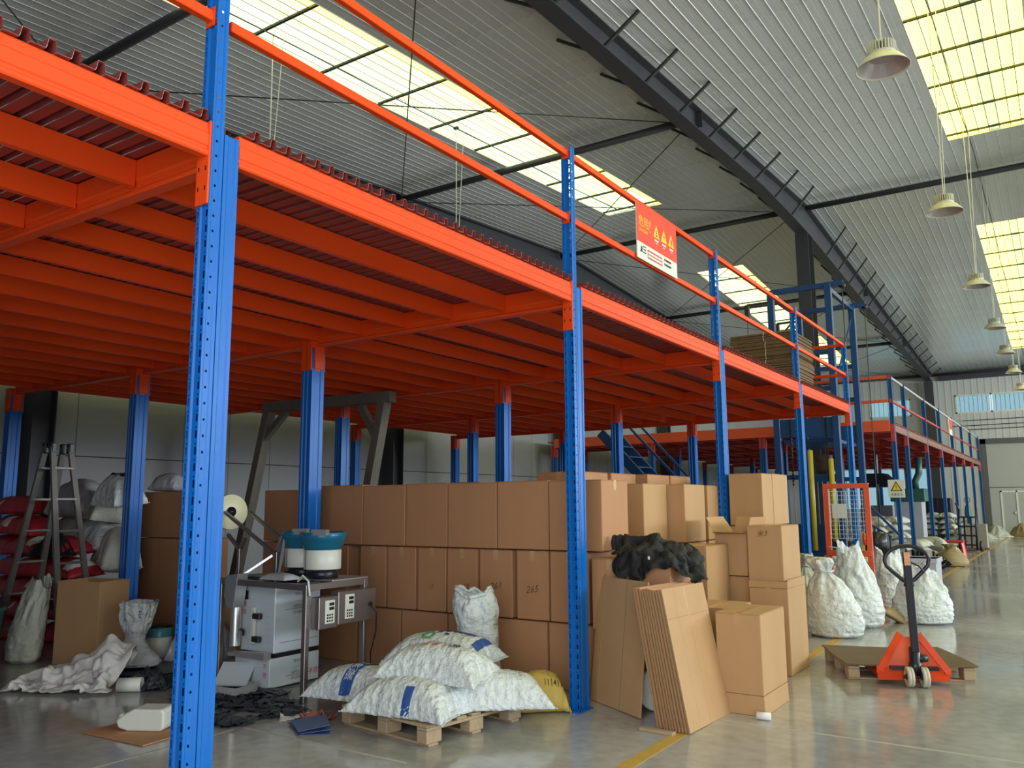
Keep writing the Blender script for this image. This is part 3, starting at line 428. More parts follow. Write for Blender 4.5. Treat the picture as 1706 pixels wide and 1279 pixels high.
0,1,-1,1,-1,-3,2,-5,-2,-2,3,-1,7,-1,1,0,0,-1,0,1,0,0,1,-1,0,0,0,1,-2,2,-2,1,0,2,-3,2,-2,1,-1,1,1,-1,0,1,-2,2,0,0,-1,0,1,-1,1,-1,0,0,1,-2,1,0,0,0,0,1,-2,
0,1,0,0,-2,3,-7,0,-1,0,0,0,1,-1,2,6,-1,0,0,0,1,0,-1,-1,2,-2,1,0,1,-2,2,-1,-1,0,2,-1,0,1,0,0,-3,2,-1,1,2,-3,1,0,-1,2,-1,0,-1,2,-3,3,-2,2,-1,-1,1,1,-1,0,
0,-1,0,1,-2,0,-4,-2,1,1,0,0,1,-2,6,0,-4,4,1,0,1,-3,2,-1,1,0,2,-2,1,-2,1,1,0,0,0,-1,1,0,-2,2,-2,1,2,-1,0,-1,1,0,0,1,-3,1,1,0,-1,0,0,1,-2,1,1,-1,1,-2,1,-1,
2,-1,-3,1,-4,0,2,-3,0,1,-2,1,2,-2,3,2,-2,3,1,-2,1,-1,3,-3,1,-1,2,-1,1,1,-3,1,0,0,2,-2,1,1,-2,1,0,-3,3,-1,-1,2,-2,1,0,1,0,-2,2,-1,1,0,-1,1,-1,1,0,-2,2,-3,
3,-2,-2,2,-6,4,-3,-1,2,-2,0,-1,-1,1,2,1,0,1,-1,3,-2,3,-1,-2,5,-4,2,1,-2,2,-2,1,0,1,-1,-1,1,0,-1,1,1,-1,0,1,-2,2,-2,3,-2,-1,2,-2,1,0,-2,3,-1,-1,1,-1,0,-1,
2,-1,1,-3,1,1,-5,1,0,-2,2,-1,2,-2,2,1,-2,0,1,0,0,3,-3,6,-2,-1,4,-4,3,0,-4,4,-2,1,3,-2,-1,1,1,-2,1,-1,1,-1,2,-1,-1,1,-1,2,-1,-1,1,0,-2,1,1,1,-2,1,0,-1,1,
-2,2,-2,0,0,1,-2,-1,0,2,-4,2,-3,0,0,0,1,-1,1,0,-1,2,-1,1,3,-3,2,0,-2,2,1,-1,1,1,2,0,-5,3,-2,1,-1,1,1,0,-1,1,0,0,0,-2,3,-3,1,-1,1,0,2,0,-2,-2,4,-2,1,-1,
-1,1,-2,1,0,-1,-2,1,-2,2,-3,1,1,-1,1,0,1,-1,-1,0,2,-2,1,5,-5,1,1,-1,4,-1,0,-1,2,-2,0,-1,0,4,-2,1,0,0,1,-3,3,0,-2,-1,4,-2,-1,1,2,-3,3,-1,-2,1,-2,1,1,-1,
0,-1,2,-1,0,0,-1,-1,0,2,-5,3,-1,-2,1,-2,3,-2,0,-1,1,1,0,-2,3,0,-2,1,1,-1,3,-2,1,2,-3,1,2,-1,1,0,-2,2,1,-1,-2,0,3,-3,-1,4,0,-1,-2,3,-2,-1,3,-4,1,3,-3,3,
-1,1,-1,-3,2,-1,0,-1,2,-3,0,2,-1,2,-5,-1,5,-5,2,0,1,-1,0,-1,1,-1,0,0,1,0,3,-1,1,-4,3,0,-2,5,-4,4,-2,1,3,-2,-2,2,-2,3,0,-3,0,2,-3,3,-4,3,2,-2,1,-3,4,-1,
-2,2,-3,1,3,-3,2,-4,0,3,1,-4,3,0,-4,0,-1,3,0,-3,3,-1,-1,0,1,-1,1,0,1,0,0,-2,2,-1,0,2,3,-4,1,2,-2,1,0,-1,0,-1,3,-2,0,3,-2,-1,3,0,-2,3,-2,2,-2,-1,0,-1,2,
-3,3,-2,2,2,-5,1,-1,-1,5,-2,0,-3,2,-2,0,3,-3,-1,0,2,0,0,-1,0,-1,-1,1,-2,0,1,-1,-1,2,-2,3,1,-4,3,3,-4,0,2,2,-4,3,-1,2,-2,1,-1,0,1,1,-3,0,3,-1,0,-1,2,-3,
1,3,-4,2,-1,0,-2,1,4,-5,5,-1,-2,1,-4,5,-3,3,0,-4,2,-1,-1,0,-2,1,0,0,0,1,1,0,-1,-2,2,2,-3,0,-1,2,1,-3,2,3,0,-2,1,0,2,-3,-1,1,2,0,0,-1,1,0,0,1,-2,-2,3,-3,
2,2,-2,4,-1,-5,4,1,-2,-2,3,-5,4,0,-3,4,-3,1,-1,-3,3,-1,4,-2,-4,3,-3,2,-1,1,-1,-1,1,1,2,-1,-2,3,0,-2,-2,5,-1,-4,3,-2,1,0,2,-4,5,0,-3,1,1,-4,4,-1,1,1,-4,
2,1,-1,2,-1,-1,0,-1,0,3,-4,1,0,1,-2,5,-3,-1,0,-2,0,2,-1,0,1,0,-1,-2,2,1,0,-1,0,0,1,0,0,0,0,-1,1,-1,2,2,1,-6,4,0,-2,3,-1,-2,1,-1,2,-1,2,-4,3,2,-3,0,-1,0,
3,-1,2,-3,2,1,-2,1,-3,-1,3,-1,0,2,-1,0,-2,-2,2,4,-1,-1,1,-2,2,-3,1,-1,3,-1,-3,2,0,0,0,-1,1,-2,0,-1,1,1,2,-2,0,-1,4,-4,4,-2,0,1,-2,0,3,-4,0,3,0,-1,0,1,-2,
3,-1,-1,1,-3,0,0,2,0,-1,2,3,-4,2,-2,-3,0,3,-1,4,-3,0,-2,2,-2,0,1,2,-1,-3,1,1,1,0,0,0,-1,1,0,0,-2,1,0,0,0,2,-2,2,-2,4,-3,1,-2,1,3,-3,-1,3,-2,-1,3,-3,1,0,
0,1,1,-1,-3,4,3,-2,-5,2,-1,2,-1,0,0,2,1,2,-4,0,-3,3,-1,2,0,-2,2,-1,-2,-1,4,-2,0,-1,0,1,0,0,-1,-1,1,1,1,-3,-1,-1,1,3,-1,0,0,-2,1,1,1,-1,2,1,-3,3,-2,1,0,
0,-4,5,-3,0,-1,4,-2,-1,-2,5,-3,3,-4,-1,1,2,0,-1,-2,2,1,3,-3,-1,0,1,0,1,-1,-2,2,-1,0,0,1,-2,1,0,0,0,0,1,1,-3,4,-1,1,-5,-1,2,3,-2,4,-1,0,-3,1,-3,2,0,-1,1,
-2,2,0,4,-4,1,0,-1,0,0,0,1,-1,2,-3,4,0,-2,0,-4,2,2,1,-4,1,-1,3,0,-4,4,-1,0,-1,0,-2,1,0,1,3,-4,1,1,0,1,1,-2,2,-1,1,-1,3,-4,-3,2,-3,0,4,-2,2,-2,3,-2,2,-1,
1,0,-2,1,-2,2,-2,1,4,-2,-1,-2,4,-3,1,0,-3,3,1,-1,3,-1,-3,-1,4,-3,2,0,-1,3,-4,-1,2,1,-3,5,-1,0,-1,-3,2,0,0,0,0,-1,2,-1,0,0,-1,2,0,2,-5,6,-2,-5,5,-3,4,-1,
-3,0,1,1,-2,2,-2,2,-1,2,-1,-3,2,1,1,-3,3,-2,-1,3,-3,2,-2,2,0,-2,2,-1,1,1,-5,4,-4,5,-2,-3,5,2,-4,0,0,-2,2,1,-1,-1,0,-1,1,-1,0,1,1,0,-2,4,-2,2,-6,3,2,-4,
2,-3,3,2,-2,0,-2,1,0,-1,1,2,-2,1,1,-2,0,0,2,-2,0,3,-1,1,-4,2,-2,0,3,0,-1,-2,-1,3,1,0,-2,0,0,1,-4,3,-2,0,3,-1,-2,2,1,1,1,-1,0,2,-2,-2,2,0,-2,2,-1,3,-2,-2,
2,0,1,-2,-3,4,-1,1,1,0,2,-3,-2,2,0,0,0,0,1,-3,1,-1,1,0,0,1,1,-2,-1,2,-2,1,3,0,0,-5,3,0,2,1,-6,6,-5,4,-2,-2,0,2,-2,0,0,-1,1,1,-2,1,1,-1,0,1,-3,0,1,0,3,-3,
1,-2,0,2,-1,0,1,1,-5,2,0,1,1,-3,1,0,0,0,0,1,2,-1,0,-3,4,-4,2,2,-1,0,-2,0,1,-1,3,-1,-3,2,2,2,-2,2,-2,1,0,0,-2,3,0,-1,1,0,-1,0,1,-1,-2,2,-1,2,0,-1,0,-1,0,
-1,2,-2,3,-4,3,-2,-1,4,-3,3,-3,-2,3,-2,3,0,0,1,-3,2,-4,1,4,-5,5,-1,-1,-1,1,2,-3,2,0,-2,1,2,-1,-3,3,-2,1,0,3,0,0,1,-2,-1,1,0,-1,1,-1,0,0,3,-3,2,-3,0,2,-2,
-2,2,2,-3,5,-4,3,-3,2,-1,0,-1,-2,4,2,-5,4,-5,0,0,2,2,-2,2,-3,1,2,-2,-1,2,0,0,-2,5,-5,0,4,-3,2,-3,2,-2,4,0,0,-2,1,0,-1,0,1,0,-1,1,-1,2,-2,1,-2,3,-3,3,0,
-4,4,-1,0,-3,2,-3,4,-2,2,-2,0,1,2,-1,-3,-2,6,-4,2,1,-2,0,-1,1,1,-1,1,-1,0,2,-2,0,0,2,-2,2,-1,-1,0,0,4,-2,1,-3,2,-2,0,0,1,2,-1,0,-1,1,0,0,-1,1,-1,1,-4,3,
-1,-1,1,-2,1,1,0,2,-2,-1,0,-3,3,-1,-2,1,1,0,0,1,-1,1,-2,4,-3,0,2,-1,2,-4,2,-3,2,1,0,-1,-1,1,0,3,-2,2,-4,3,1,-1,2,-1,2,0,-1,0,-2,1,-1,1,0,0,0,1,0,1,-2,0,
0,-1,-1,1,-2,3,-3,3,-4,3,-3,2,2,-5,4,-2,1,-1,3,-1,-4,3,-3,1,1,1,0,-4,1,2,0,1,2,-2,-1,1,1,-1,0,0,-1,0,1,4,-4,-1,3,-1,-3,3,1,0,-2,1,0,2,-1,0,0,0,0,0,-1,0,
2,-2,0,1,-3,3,-2,0,-4,5,-1,0,0,-4,5,-3,3,-4,2,-3,2,1,-1,2,2,-5,1,-1,2,1,-2,2,-3,0,1,0,1,-3,5,-4,1,2,0,0,-2,1,3,-4,1,5,-2,-2,3,1,-1,-1,0,1,1,-1,1,-1,0,0,
2,-2,0,-1,0,2,-4,1,3,-3,-1,-2,3,-3,4,-3,1,-2,-1,3,-1,-2,2,0,0,-3,1,2,2,-4,1,0,1,2,-2,-1,2,-3,4,-4,5,-3,-1,3,0,-2,2,0,2,0,-3,3,0,-3,3,0,1,-2,0,1,-1,0,-1,
0,-1,1,-3,3,0,-2,0,2,-3,-1,4,-1,-1,-3,3,-1,-1,1,0,0,0,1,1,-3,0,1,-1,2,-2,-2,5,-4,4,-5,2,2,1,-4,2,0,1,0,0,2,-4,0,5,-2,0,-2,3,1,-4,2,2,0,1,0,0,-1,-1,2,0,
0,-2,2,-2,2,-2,-2,2,-1,-2,3,-4,1,-3,3,2,-2,-1,2,-2,-1,3,-3,2,-1,2,-2,1,1,-2,-1,0,-1,4,-3,3,-4,3,-1,0,2,-1,1,-3,4,-6,3,2,-4,3,2,1,-4,2,4,0,0,-3,0,2,1,-1,
0,-2,-1,1,3,0,-4,2,-4,4,-2,-2,2,-4,3,-1,2,-3,1,0,-1,1,-2,3,-2,2,-2,1,-1,2,-2,0,1,0,0,1,-3,2,-1,0,0,1,2,-3,2,-1,-2,2,1,0,0,2,-2,-2,4,0,3,-4,0,3,1,0,-2,1,
1,-1,2,-1,2,-2,-1,2,-2,0,-2,-3,3,-2,-1,2,-1,-1,2,-3,0,4,-2,1,-3,2,-1,-1,2,-1,-1,1,1,0,-3,1,1,2,-2,-1,1,-1,1,-1,3,-4,3,0,-1,3,-1,-3,2,-1,3,-1,3,-4,5,2,-3,
0,1,1,-3,2,0,0,1,-1,-2,-1,1,0,-1,-4,5,-5,1,1,-1,0,-1,0,3,-2,-1,1,0,0,0,0,2,-2,0,1,-1,0,-2,4,1,-3,-2,2,0,2,-1,-2,3,-2,0,0,2,-3,1,-1,2,0,-1,0,-1,3,2,-1,1,
-1,1,2,-2,4,-3,0,0,1,-2,1,0,-5,0,-1,3,-4,3,-3,2,-1,-1,3,0,-3,1,0,-2,1,1,1,-1,0,-1,1,-1,2,-1,0,-1,-1,1,1,-1,2,-2,1,-1,0,-1,3,-2,0,1,0,0,2,-2,1,-1,0,1,0,
-1,3,4,1,-4,2,0,2,1,0,-3,0,1,-3,1,-3,0,-2,3,-1,1,-2,1,0,-1,-1,2,1,-2,0,1,1,-3,1,0,1,-2,3,-2,0,1,-1,1,-1,0,1,-1,2,-1,-1,1,1,-3,1,0,2,-2,2,-3,2,1,-1,0,-1,
1,4,-3,2,1,4,0,-3,2,2,-4,1,2,-6,0,-1,-2,3,0,-2,0,0,0,0,0,0,0,0,-1,2,-1,0,-1,2,-1,0,-1,3,-3,1,-1,1,1,-1,1,0,-2,2,-1,0,1,-1,-1,2,-1,0,0,1,-2,1,0,-1,2,0,-1,
0,-1,3,-2,4,-2,5,1,0,0,1,0,-8,3,-3,1,1,-3,1,-1,1,0,1,-2,2,-1,1,-2,2,-2,2,-2,2,-1,0,0,1,-2,2,-2,1,1,-1,0,-1,1,1,-2,1,-1,2,-2,1,0,0,0,0,-1,1,1,-2,2,-1,1,
-1,0,0,0,1,0,6,-5,6,-3,0,-1,-6,2,-3,1,-1,1,1,-2,2,-2,0,1,0,-1,0,0,2,-2,1,0,0,0,-1,-1,2,-1,1,-1,0,1,-1,1,0,0,0,0,0,-1,1,-1,1,1,-1,0,0,0,1,-1,-1,2,-2,0,0,
1,-1,1,0,1,-1,1,6,-2,3,-3,-2,0,-3,1,0,-1,0,0,1,0,0,1,-2,1,1,-1,0,-1,1,0,0,0,0,0,1,-2,0,1,-1,2,-1,0,-1,1,2,-3,1,0,1,0,-2,2,-1,1,-2,3,-2,0,0,0,-1,1,0,1,-2,
1,1,-2,0,2,-2,1,2,5,
])
BAG_SHAPE_B = (32, 22, 0.002, (-0.4763, -0.301, 0.0644), [
13,7,15,15,6,16,14,16,15,15,16,16,14,16,15,15,16,14,16,15,13,13,15,16,15,16,15,15,14,14,15,14,13,-6,6,-3,0,7,-6,2,-1,0,1,-1,0,1,-1,1,0,0,0,-2,1,1,3,-2,
0,0,-1,1,0,-1,1,1,-3,-2,0,-2,-1,-1,2,5,-4,0,1,-1,0,0,0,1,-1,1,-1,2,1,-3,2,-1,1,-1,1,0,0,0,1,0,-2,3,-1,0,-2,2,-2,0,-1,2,1,-1,1,0,0,0,-1,1,0,0,-1,1,0,-1,
1,1,0,0,0,-1,0,2,0,0,-4,1,0,1,-3,2,-2,1,1,-1,1,-1,1,-1,1,0,0,-1,1,0,0,1,0,-1,1,0,0,0,0,1,-2,1,-2,1,-1,4,-5,1,-1,1,-1,0,1,-1,1,-1,1,-1,1,0,0,0,0,0,0,0,1,
-1,1,-1,0,1,-1,1,-2,0,-1,0,-2,4,-1,0,-1,1,-1,-1,1,-1,1,-1,1,0,-1,1,-1,1,-1,2,0,-1,1,-1,1,0,-1,0,-1,2,-2,0,1,1,-2,2,-1,0,-2,2,0,-1,1,0,0,0,0,0,0,0,0,0,0,
0,1,-1,0,0,1,0,-1,1,-1,2,-1,-3,3,-3,1,-1,1,-1,0,0,0,0,-1,1,0,-1,1,-1,1,0,0,0,0,0,0,1,-1,0,0,1,-1,-2,2,-2,1,-3,4,0,1,-4,4,-2,0,0,0,0,0,-1,1,0,0,0,-1,1,0,
0,0,0,0,1,-2,0,0,2,1,-5,4,-7,1,2,0,-1,1,-3,-1,1,0,-1,1,0,0,0,0,0,0,1,-1,0,0,0,1,-1,-1,2,0,-1,-1,-1,3,0,4,5,-1,-4,1,-2,0,2,-2,1,0,0,0,0,0,-1,1,0,-1,1,0,
0,0,0,0,0,0,0,1,0,-2,-1,-1,3,-4,4,-1,-2,4,-1,-1,2,-1,0,0,0,0,0,0,0,0,0,0,0,0,0,0,0,1,-1,0,0,-3,4,-4,4,-1,1,-4,5,0,-4,2,0,-1,1,0,0,0,0,0,0,0,0,0,0,0,0,0,
-1,1,0,0,0,-1,1,-4,1,0,4,3,2,-5,1,2,-4,1,1,-1,0,0,0,0,0,0,0,0,0,0,0,0,0,0,0,-1,1,0,-1,-1,2,0,-1,-3,-4,-2,3,-2,3,2,0,-1,1,0,0,0,0,0,1,-1,0,0,0,-1,1,0,0,
0,1,-1,1,1,2,-1,2,-6,2,-3,0,-1,3,-2,2,1,0,0,1,-1,0,0,0,-1,1,0,0,0,0,0,0,0,0,-1,1,-1,2,-1,1,-2,3,-1,1,-1,2,-5,2,2,-1,1,-1,0,0,0,1,-1,1,-1,0,0,-1,1,0,-1,
1,-1,1,-1,1,-1,2,1,3,-4,-1,1,2,-7,4,1,-1,0,0,0,0,0,0,0,0,0,0,0,0,0,0,-1,1,0,0,-1,1,-1,0,1,0,-1,1,1,1,-4,1,4,-1,-1,1,-1,0,0,1,-1,0,0,-1,1,0,0,0,0,0,0,-1,
1,0,0,0,0,-1,1,4,6,-4,-8,2,8,0,-2,1,-1,1,0,-1,0,0,-1,1,0,0,-1,1,0,0,0,0,0,-1,0,0,0,0,0,0,1,1,3,-4,5,0,-2,1,1,0,-1,0,0,0,1,0,-1,0,0,0,0,0,-1,1,-1,1,0,0,
-1,1,-1,0,-1,0,0,3,3,-1,1,-5,3,-1,1,0,-1,1,-1,0,0,0,1,-1,0,0,0,0,0,0,0,0,-1,0,0,1,-3,1,-1,2,3,5,-5,4,6,3,-1,0,-1,2,-2,2,0,3,-2,-1,4,1,-5,0,2,6,-7,-2,0,
-1,0,-2,5,-3,-7,4,-8,4,5,5,-2,-2,3,0,-4,3,-2,3,0,0,-3,0,3,-7,3,4,4,1,-10,7,-2,-3,1,-2,0,-5,1,5,-5,12,-8,15,-1,-5,0,-1,-1,2,-4,3,1,-2,-2,1,2,-3,3,-3,2,-1,
1,2,-2,-2,4,-2,4,1,-4,3,0,2,-2,4,14,-1,2,-5,-2,-1,4,2,-4,0,-1,3,0,-1,1,0,1,0,-3,-2,1,0,6,-4,3,-5,1,5,-2,1,0,0,1,14,0,0,0,-4,2,-1,1,1,-3,3,-1,-2,2,-1,1,
-2,1,-1,2,-3,1,0,3,-3,3,0,-1,1,2,0,-1,1,14,0,0,0,0,1,-2,0,-1,2,-2,0,2,0,1,-3,2,-4,2,-1,1,1,-1,0,2,1,-1,0,0,0,0,0,0,14,1,0,0,0,0,0,-2,1,-1,1,0,-1,-1,0,3,
-3,3,-2,-3,4,0,0,0,0,-1,1,1,0,-1,0,0,-1,14,0,0,0,0,-1,1,1,-1,1,-1,0,-1,1,0,-1,1,-1,1,0,-1,0,1,0,0,0,0,0,0,1,0,0,0,15,0,-1,0,1,0,-1,0,1,-1,0,0,1,-1,0,0,
0,0,0,0,0,0,0,0,0,1,0,-1,1,0,-1,0,0,14,0,1,-1,0,0,1,-1,0,0,0,1,0,-1,1,0,0,0,0,0,0,0,0,0,0,-1,0,1,-1,0,1,-1,-1,14,0,-1,2,-1,0,0,1,0,0,0,-1,0,1,-1,0,0,0,
0,0,0,0,0,0,1,0,0,-1,0,0,-1,1,-1,10,4,0,0,0,0,0,0,0,0,0,1,0,0,0,0,0,0,0,0,0,0,0,0,-1,0,0,1,0,-1,0,-1,2,14,-1,1,0,0,1,0,0,0,0,0,-1,0,0,0,0,0,0,0,0,0,0,0,
0,0,1,0,-1,0,1,-1,1,-1,15,-2,2,-1,0,0,0,0,0,0,1,-1,1,0,0,0,0,0,0,0,0,0,0,0,0,-1,0,1,-1,-1,1,0,1,10,2,-1,1,2,1,0,0,0,0,-1,1,-1,0,0,0,0,0,0,1,0,-1,0,1,-1,
1,0,-2,1,0,0,-2,1,14,-1,0,0,1,-1,1,0,0,0,0,1,0,-1,1,-1,1,-1,1,-2,0,2,0,-1,1,-1,0,0,-1,0,-1,3,-5,15,-1,0,1,-2,1,0,1,-1,0,0,0,0,0,-1,2,-1,1,-1,1,-1,0,1,-1,
0,0,0,1,0,-1,1,-3,2,14,0,0,-1,2,-1,0,-1,1,1,-1,-1,0,0,0,-1,0,2,-1,1,1,-2,0,0,1,0,-1,1,0,1,-1,0,1,15,-1,-1,-1,0,2,-1,-1,2,-3,1,0,-1,3,-2,2,-2,0,2,-2,0,2,
-1,1,0,-1,0,0,1,0,0,1,-8,4,10,1,-3,-1,1,1,1,-4,1,0,1,0,0,2,-3,3,-2,-1,1,-1,1,-1,0,-1,3,-2,0,3,-2,1,-4,4,13,-4,4,1,-2,0,0,0,1,0,-2,-4,4,-2,2,1,-2,1,-2,1,
2,-1,0,1,0,-1,1,-3,0,5,-2,3,-1,13,-3,0,0,2,-3,1,-5,2,0,3,-1,1,1,-1,0,-3,0,0,2,0,-3,4,-3,3,-3,2,-3,-1,3,5,0,2,11,1,-6,5,0,-3,-1,3,-1,1,-3,3,-1,-1,-3,0,4,
1,1,-3,-2,2,-1,-3,1,5,0,2,0,-3,-2,3,4,0,6,0,0,6,2,1,0,0,3,-2,3,-2,0,1,-1,1,1,2,-1,4,-6,1,-1,-1,-1,0,-2,-1,1,-3,0,-4,5,1,6,2,-7,5,1,-1,1,-2,2,-3,2,2,-2,
3,-1,-2,-6,-2,-2,7,2,1,0,1,0,1,1,-2,1,-9,0,1,3,6,0,2,-3,1,4,-2,-1,0,3,-1,-1,2,-2,0,0,1,-1,0,1,0,-1,1,-3,-1,3,-4,0,-4,5,-8,3,2,-3,7,1,3,-3,-3,4,-1,2,-3,
0,1,0,1,-3,1,3,1,-2,0,-4,3,-2,4,0,-5,1,-1,-1,-8,1,2,0,3,-2,6,-2,3,-1,-1,3,-4,1,3,-2,0,-1,3,-2,1,-3,4,-1,0,-4,4,-3,0,0,-2,-2,-4,3,-1,-1,3,-1,2,-1,2,1,0,
1,-2,5,0,-5,0,0,3,-2,5,-3,3,-2,-1,1,1,-4,-2,0,1,0,-4,2,-1,0,3,-3,0,0,1,-2,2,5,-1,2,-5,3,4,0,0,-6,6,-6,5,2,-4,-2,1,-3,2,-1,1,-4,-1,4,-2,-1,1,1,1,-1,1,1,
2,-3,0,1,0,4,-6,3,-2,1,2,-1,3,-4,-1,4,0,-2,0,-1,3,-4,1,0,-1,1,-2,-2,-1,3,-2,1,-1,2,1,0,-2,-1,1,1,-2,5,-3,2,-2,1,0,3,-3,0,0,1,-2,-1,2,0,-1,-3,2,-1,1,2,-3,
2,-1,3,-5,3,1,2,0,-2,0,1,-1,-1,0,-1,-1,4,-2,-1,1,-2,2,2,-3,-2,1,3,1,-5,4,-3,1,-3,0,0,0,4,1,-3,1,1,0,2,-4,-1,3,1,-1,0,-3,-1,1,1,2,0,-4,4,3,-5,0,-2,4,-1,
1,5,-7,2,0,1,1,-3,3,-3,1,-2,0,3,1,0,-2,1,1,-3,1,0,0,1,0,0,2,-5,6,-2,-2,-1,-1,2,-3,4,0,2,-3,1,1,-3,2,-1,3,-1,0,-2,0,-1,-2,2,1,2,0,-2,-1,-2,6,-5,5,-2,-5,
5,-4,4,-1,-3,6,-4,0,4,-5,2,0,-1,-1,1,-1,2,0,-3,1,2,-2,3,-5,3,2,-3,3,-2,4,-3,-2,3,-5,1,1,3,6,-11,6,-3,-1,6,-3,-1,1,1,-2,0,-3,1,1,2,0,-1,-2,4,-1,-3,1,1,-1,
1,-1,-1,-1,3,0,-2,0,-3,8,-2,3,-7,1,-4,3,0,-2,-1,4,-1,-2,4,-5,1,-1,1,-2,-1,4,1,-3,4,-4,5,2,2,-2,1,-4,5,0,2,1,-4,5,-6,2,-1,-3,-1,3,-3,0,0,-3,5,0,0,0,3,-4,
1,2,0,-5,5,-4,4,-1,2,-1,1,-4,-1,1,-3,7,-4,-3,-2,0,-1,4,-4,0,1,0,-1,-2,0,4,-3,0,4,-3,0,0,2,-2,2,2,3,0,2,-2,-4,-1,-2,5,-8,-2,3,0,-4,5,-6,2,0,-1,4,-2,4,-5,
0,4,-2,-2,2,-1,2,1,-2,-1,0,2,4,-1,2,6,4,-2,-1,-9,0,-1,1,4,-7,2,0,2,-2,0,4,-6,5,-2,-1,0,1,0,-1,-1,-1,5,-1,-1,3,-1,7,4,-6,-1,3,-8,2,-4,0,0,-2,3,0,-2,-4,5,
-4,2,2,-2,0,-2,2,1,-1,1,1,0,-2,0,-1,0,6,-1,3,1,-4,-6,0,3,0,-4,1,-3,0,0,2,-1,1,2,-2,0,-2,0,0,1,0,-1,3,-2,2,-3,3,-3,-1,3,4,2,2,-8,0,-5,4,-1,-2,-1,3,-2,2,
-2,1,0,-1,-2,0,3,0,2,-3,-1,1,0,-1,-1,3,3,-2,3,-4,0,2,9,
])
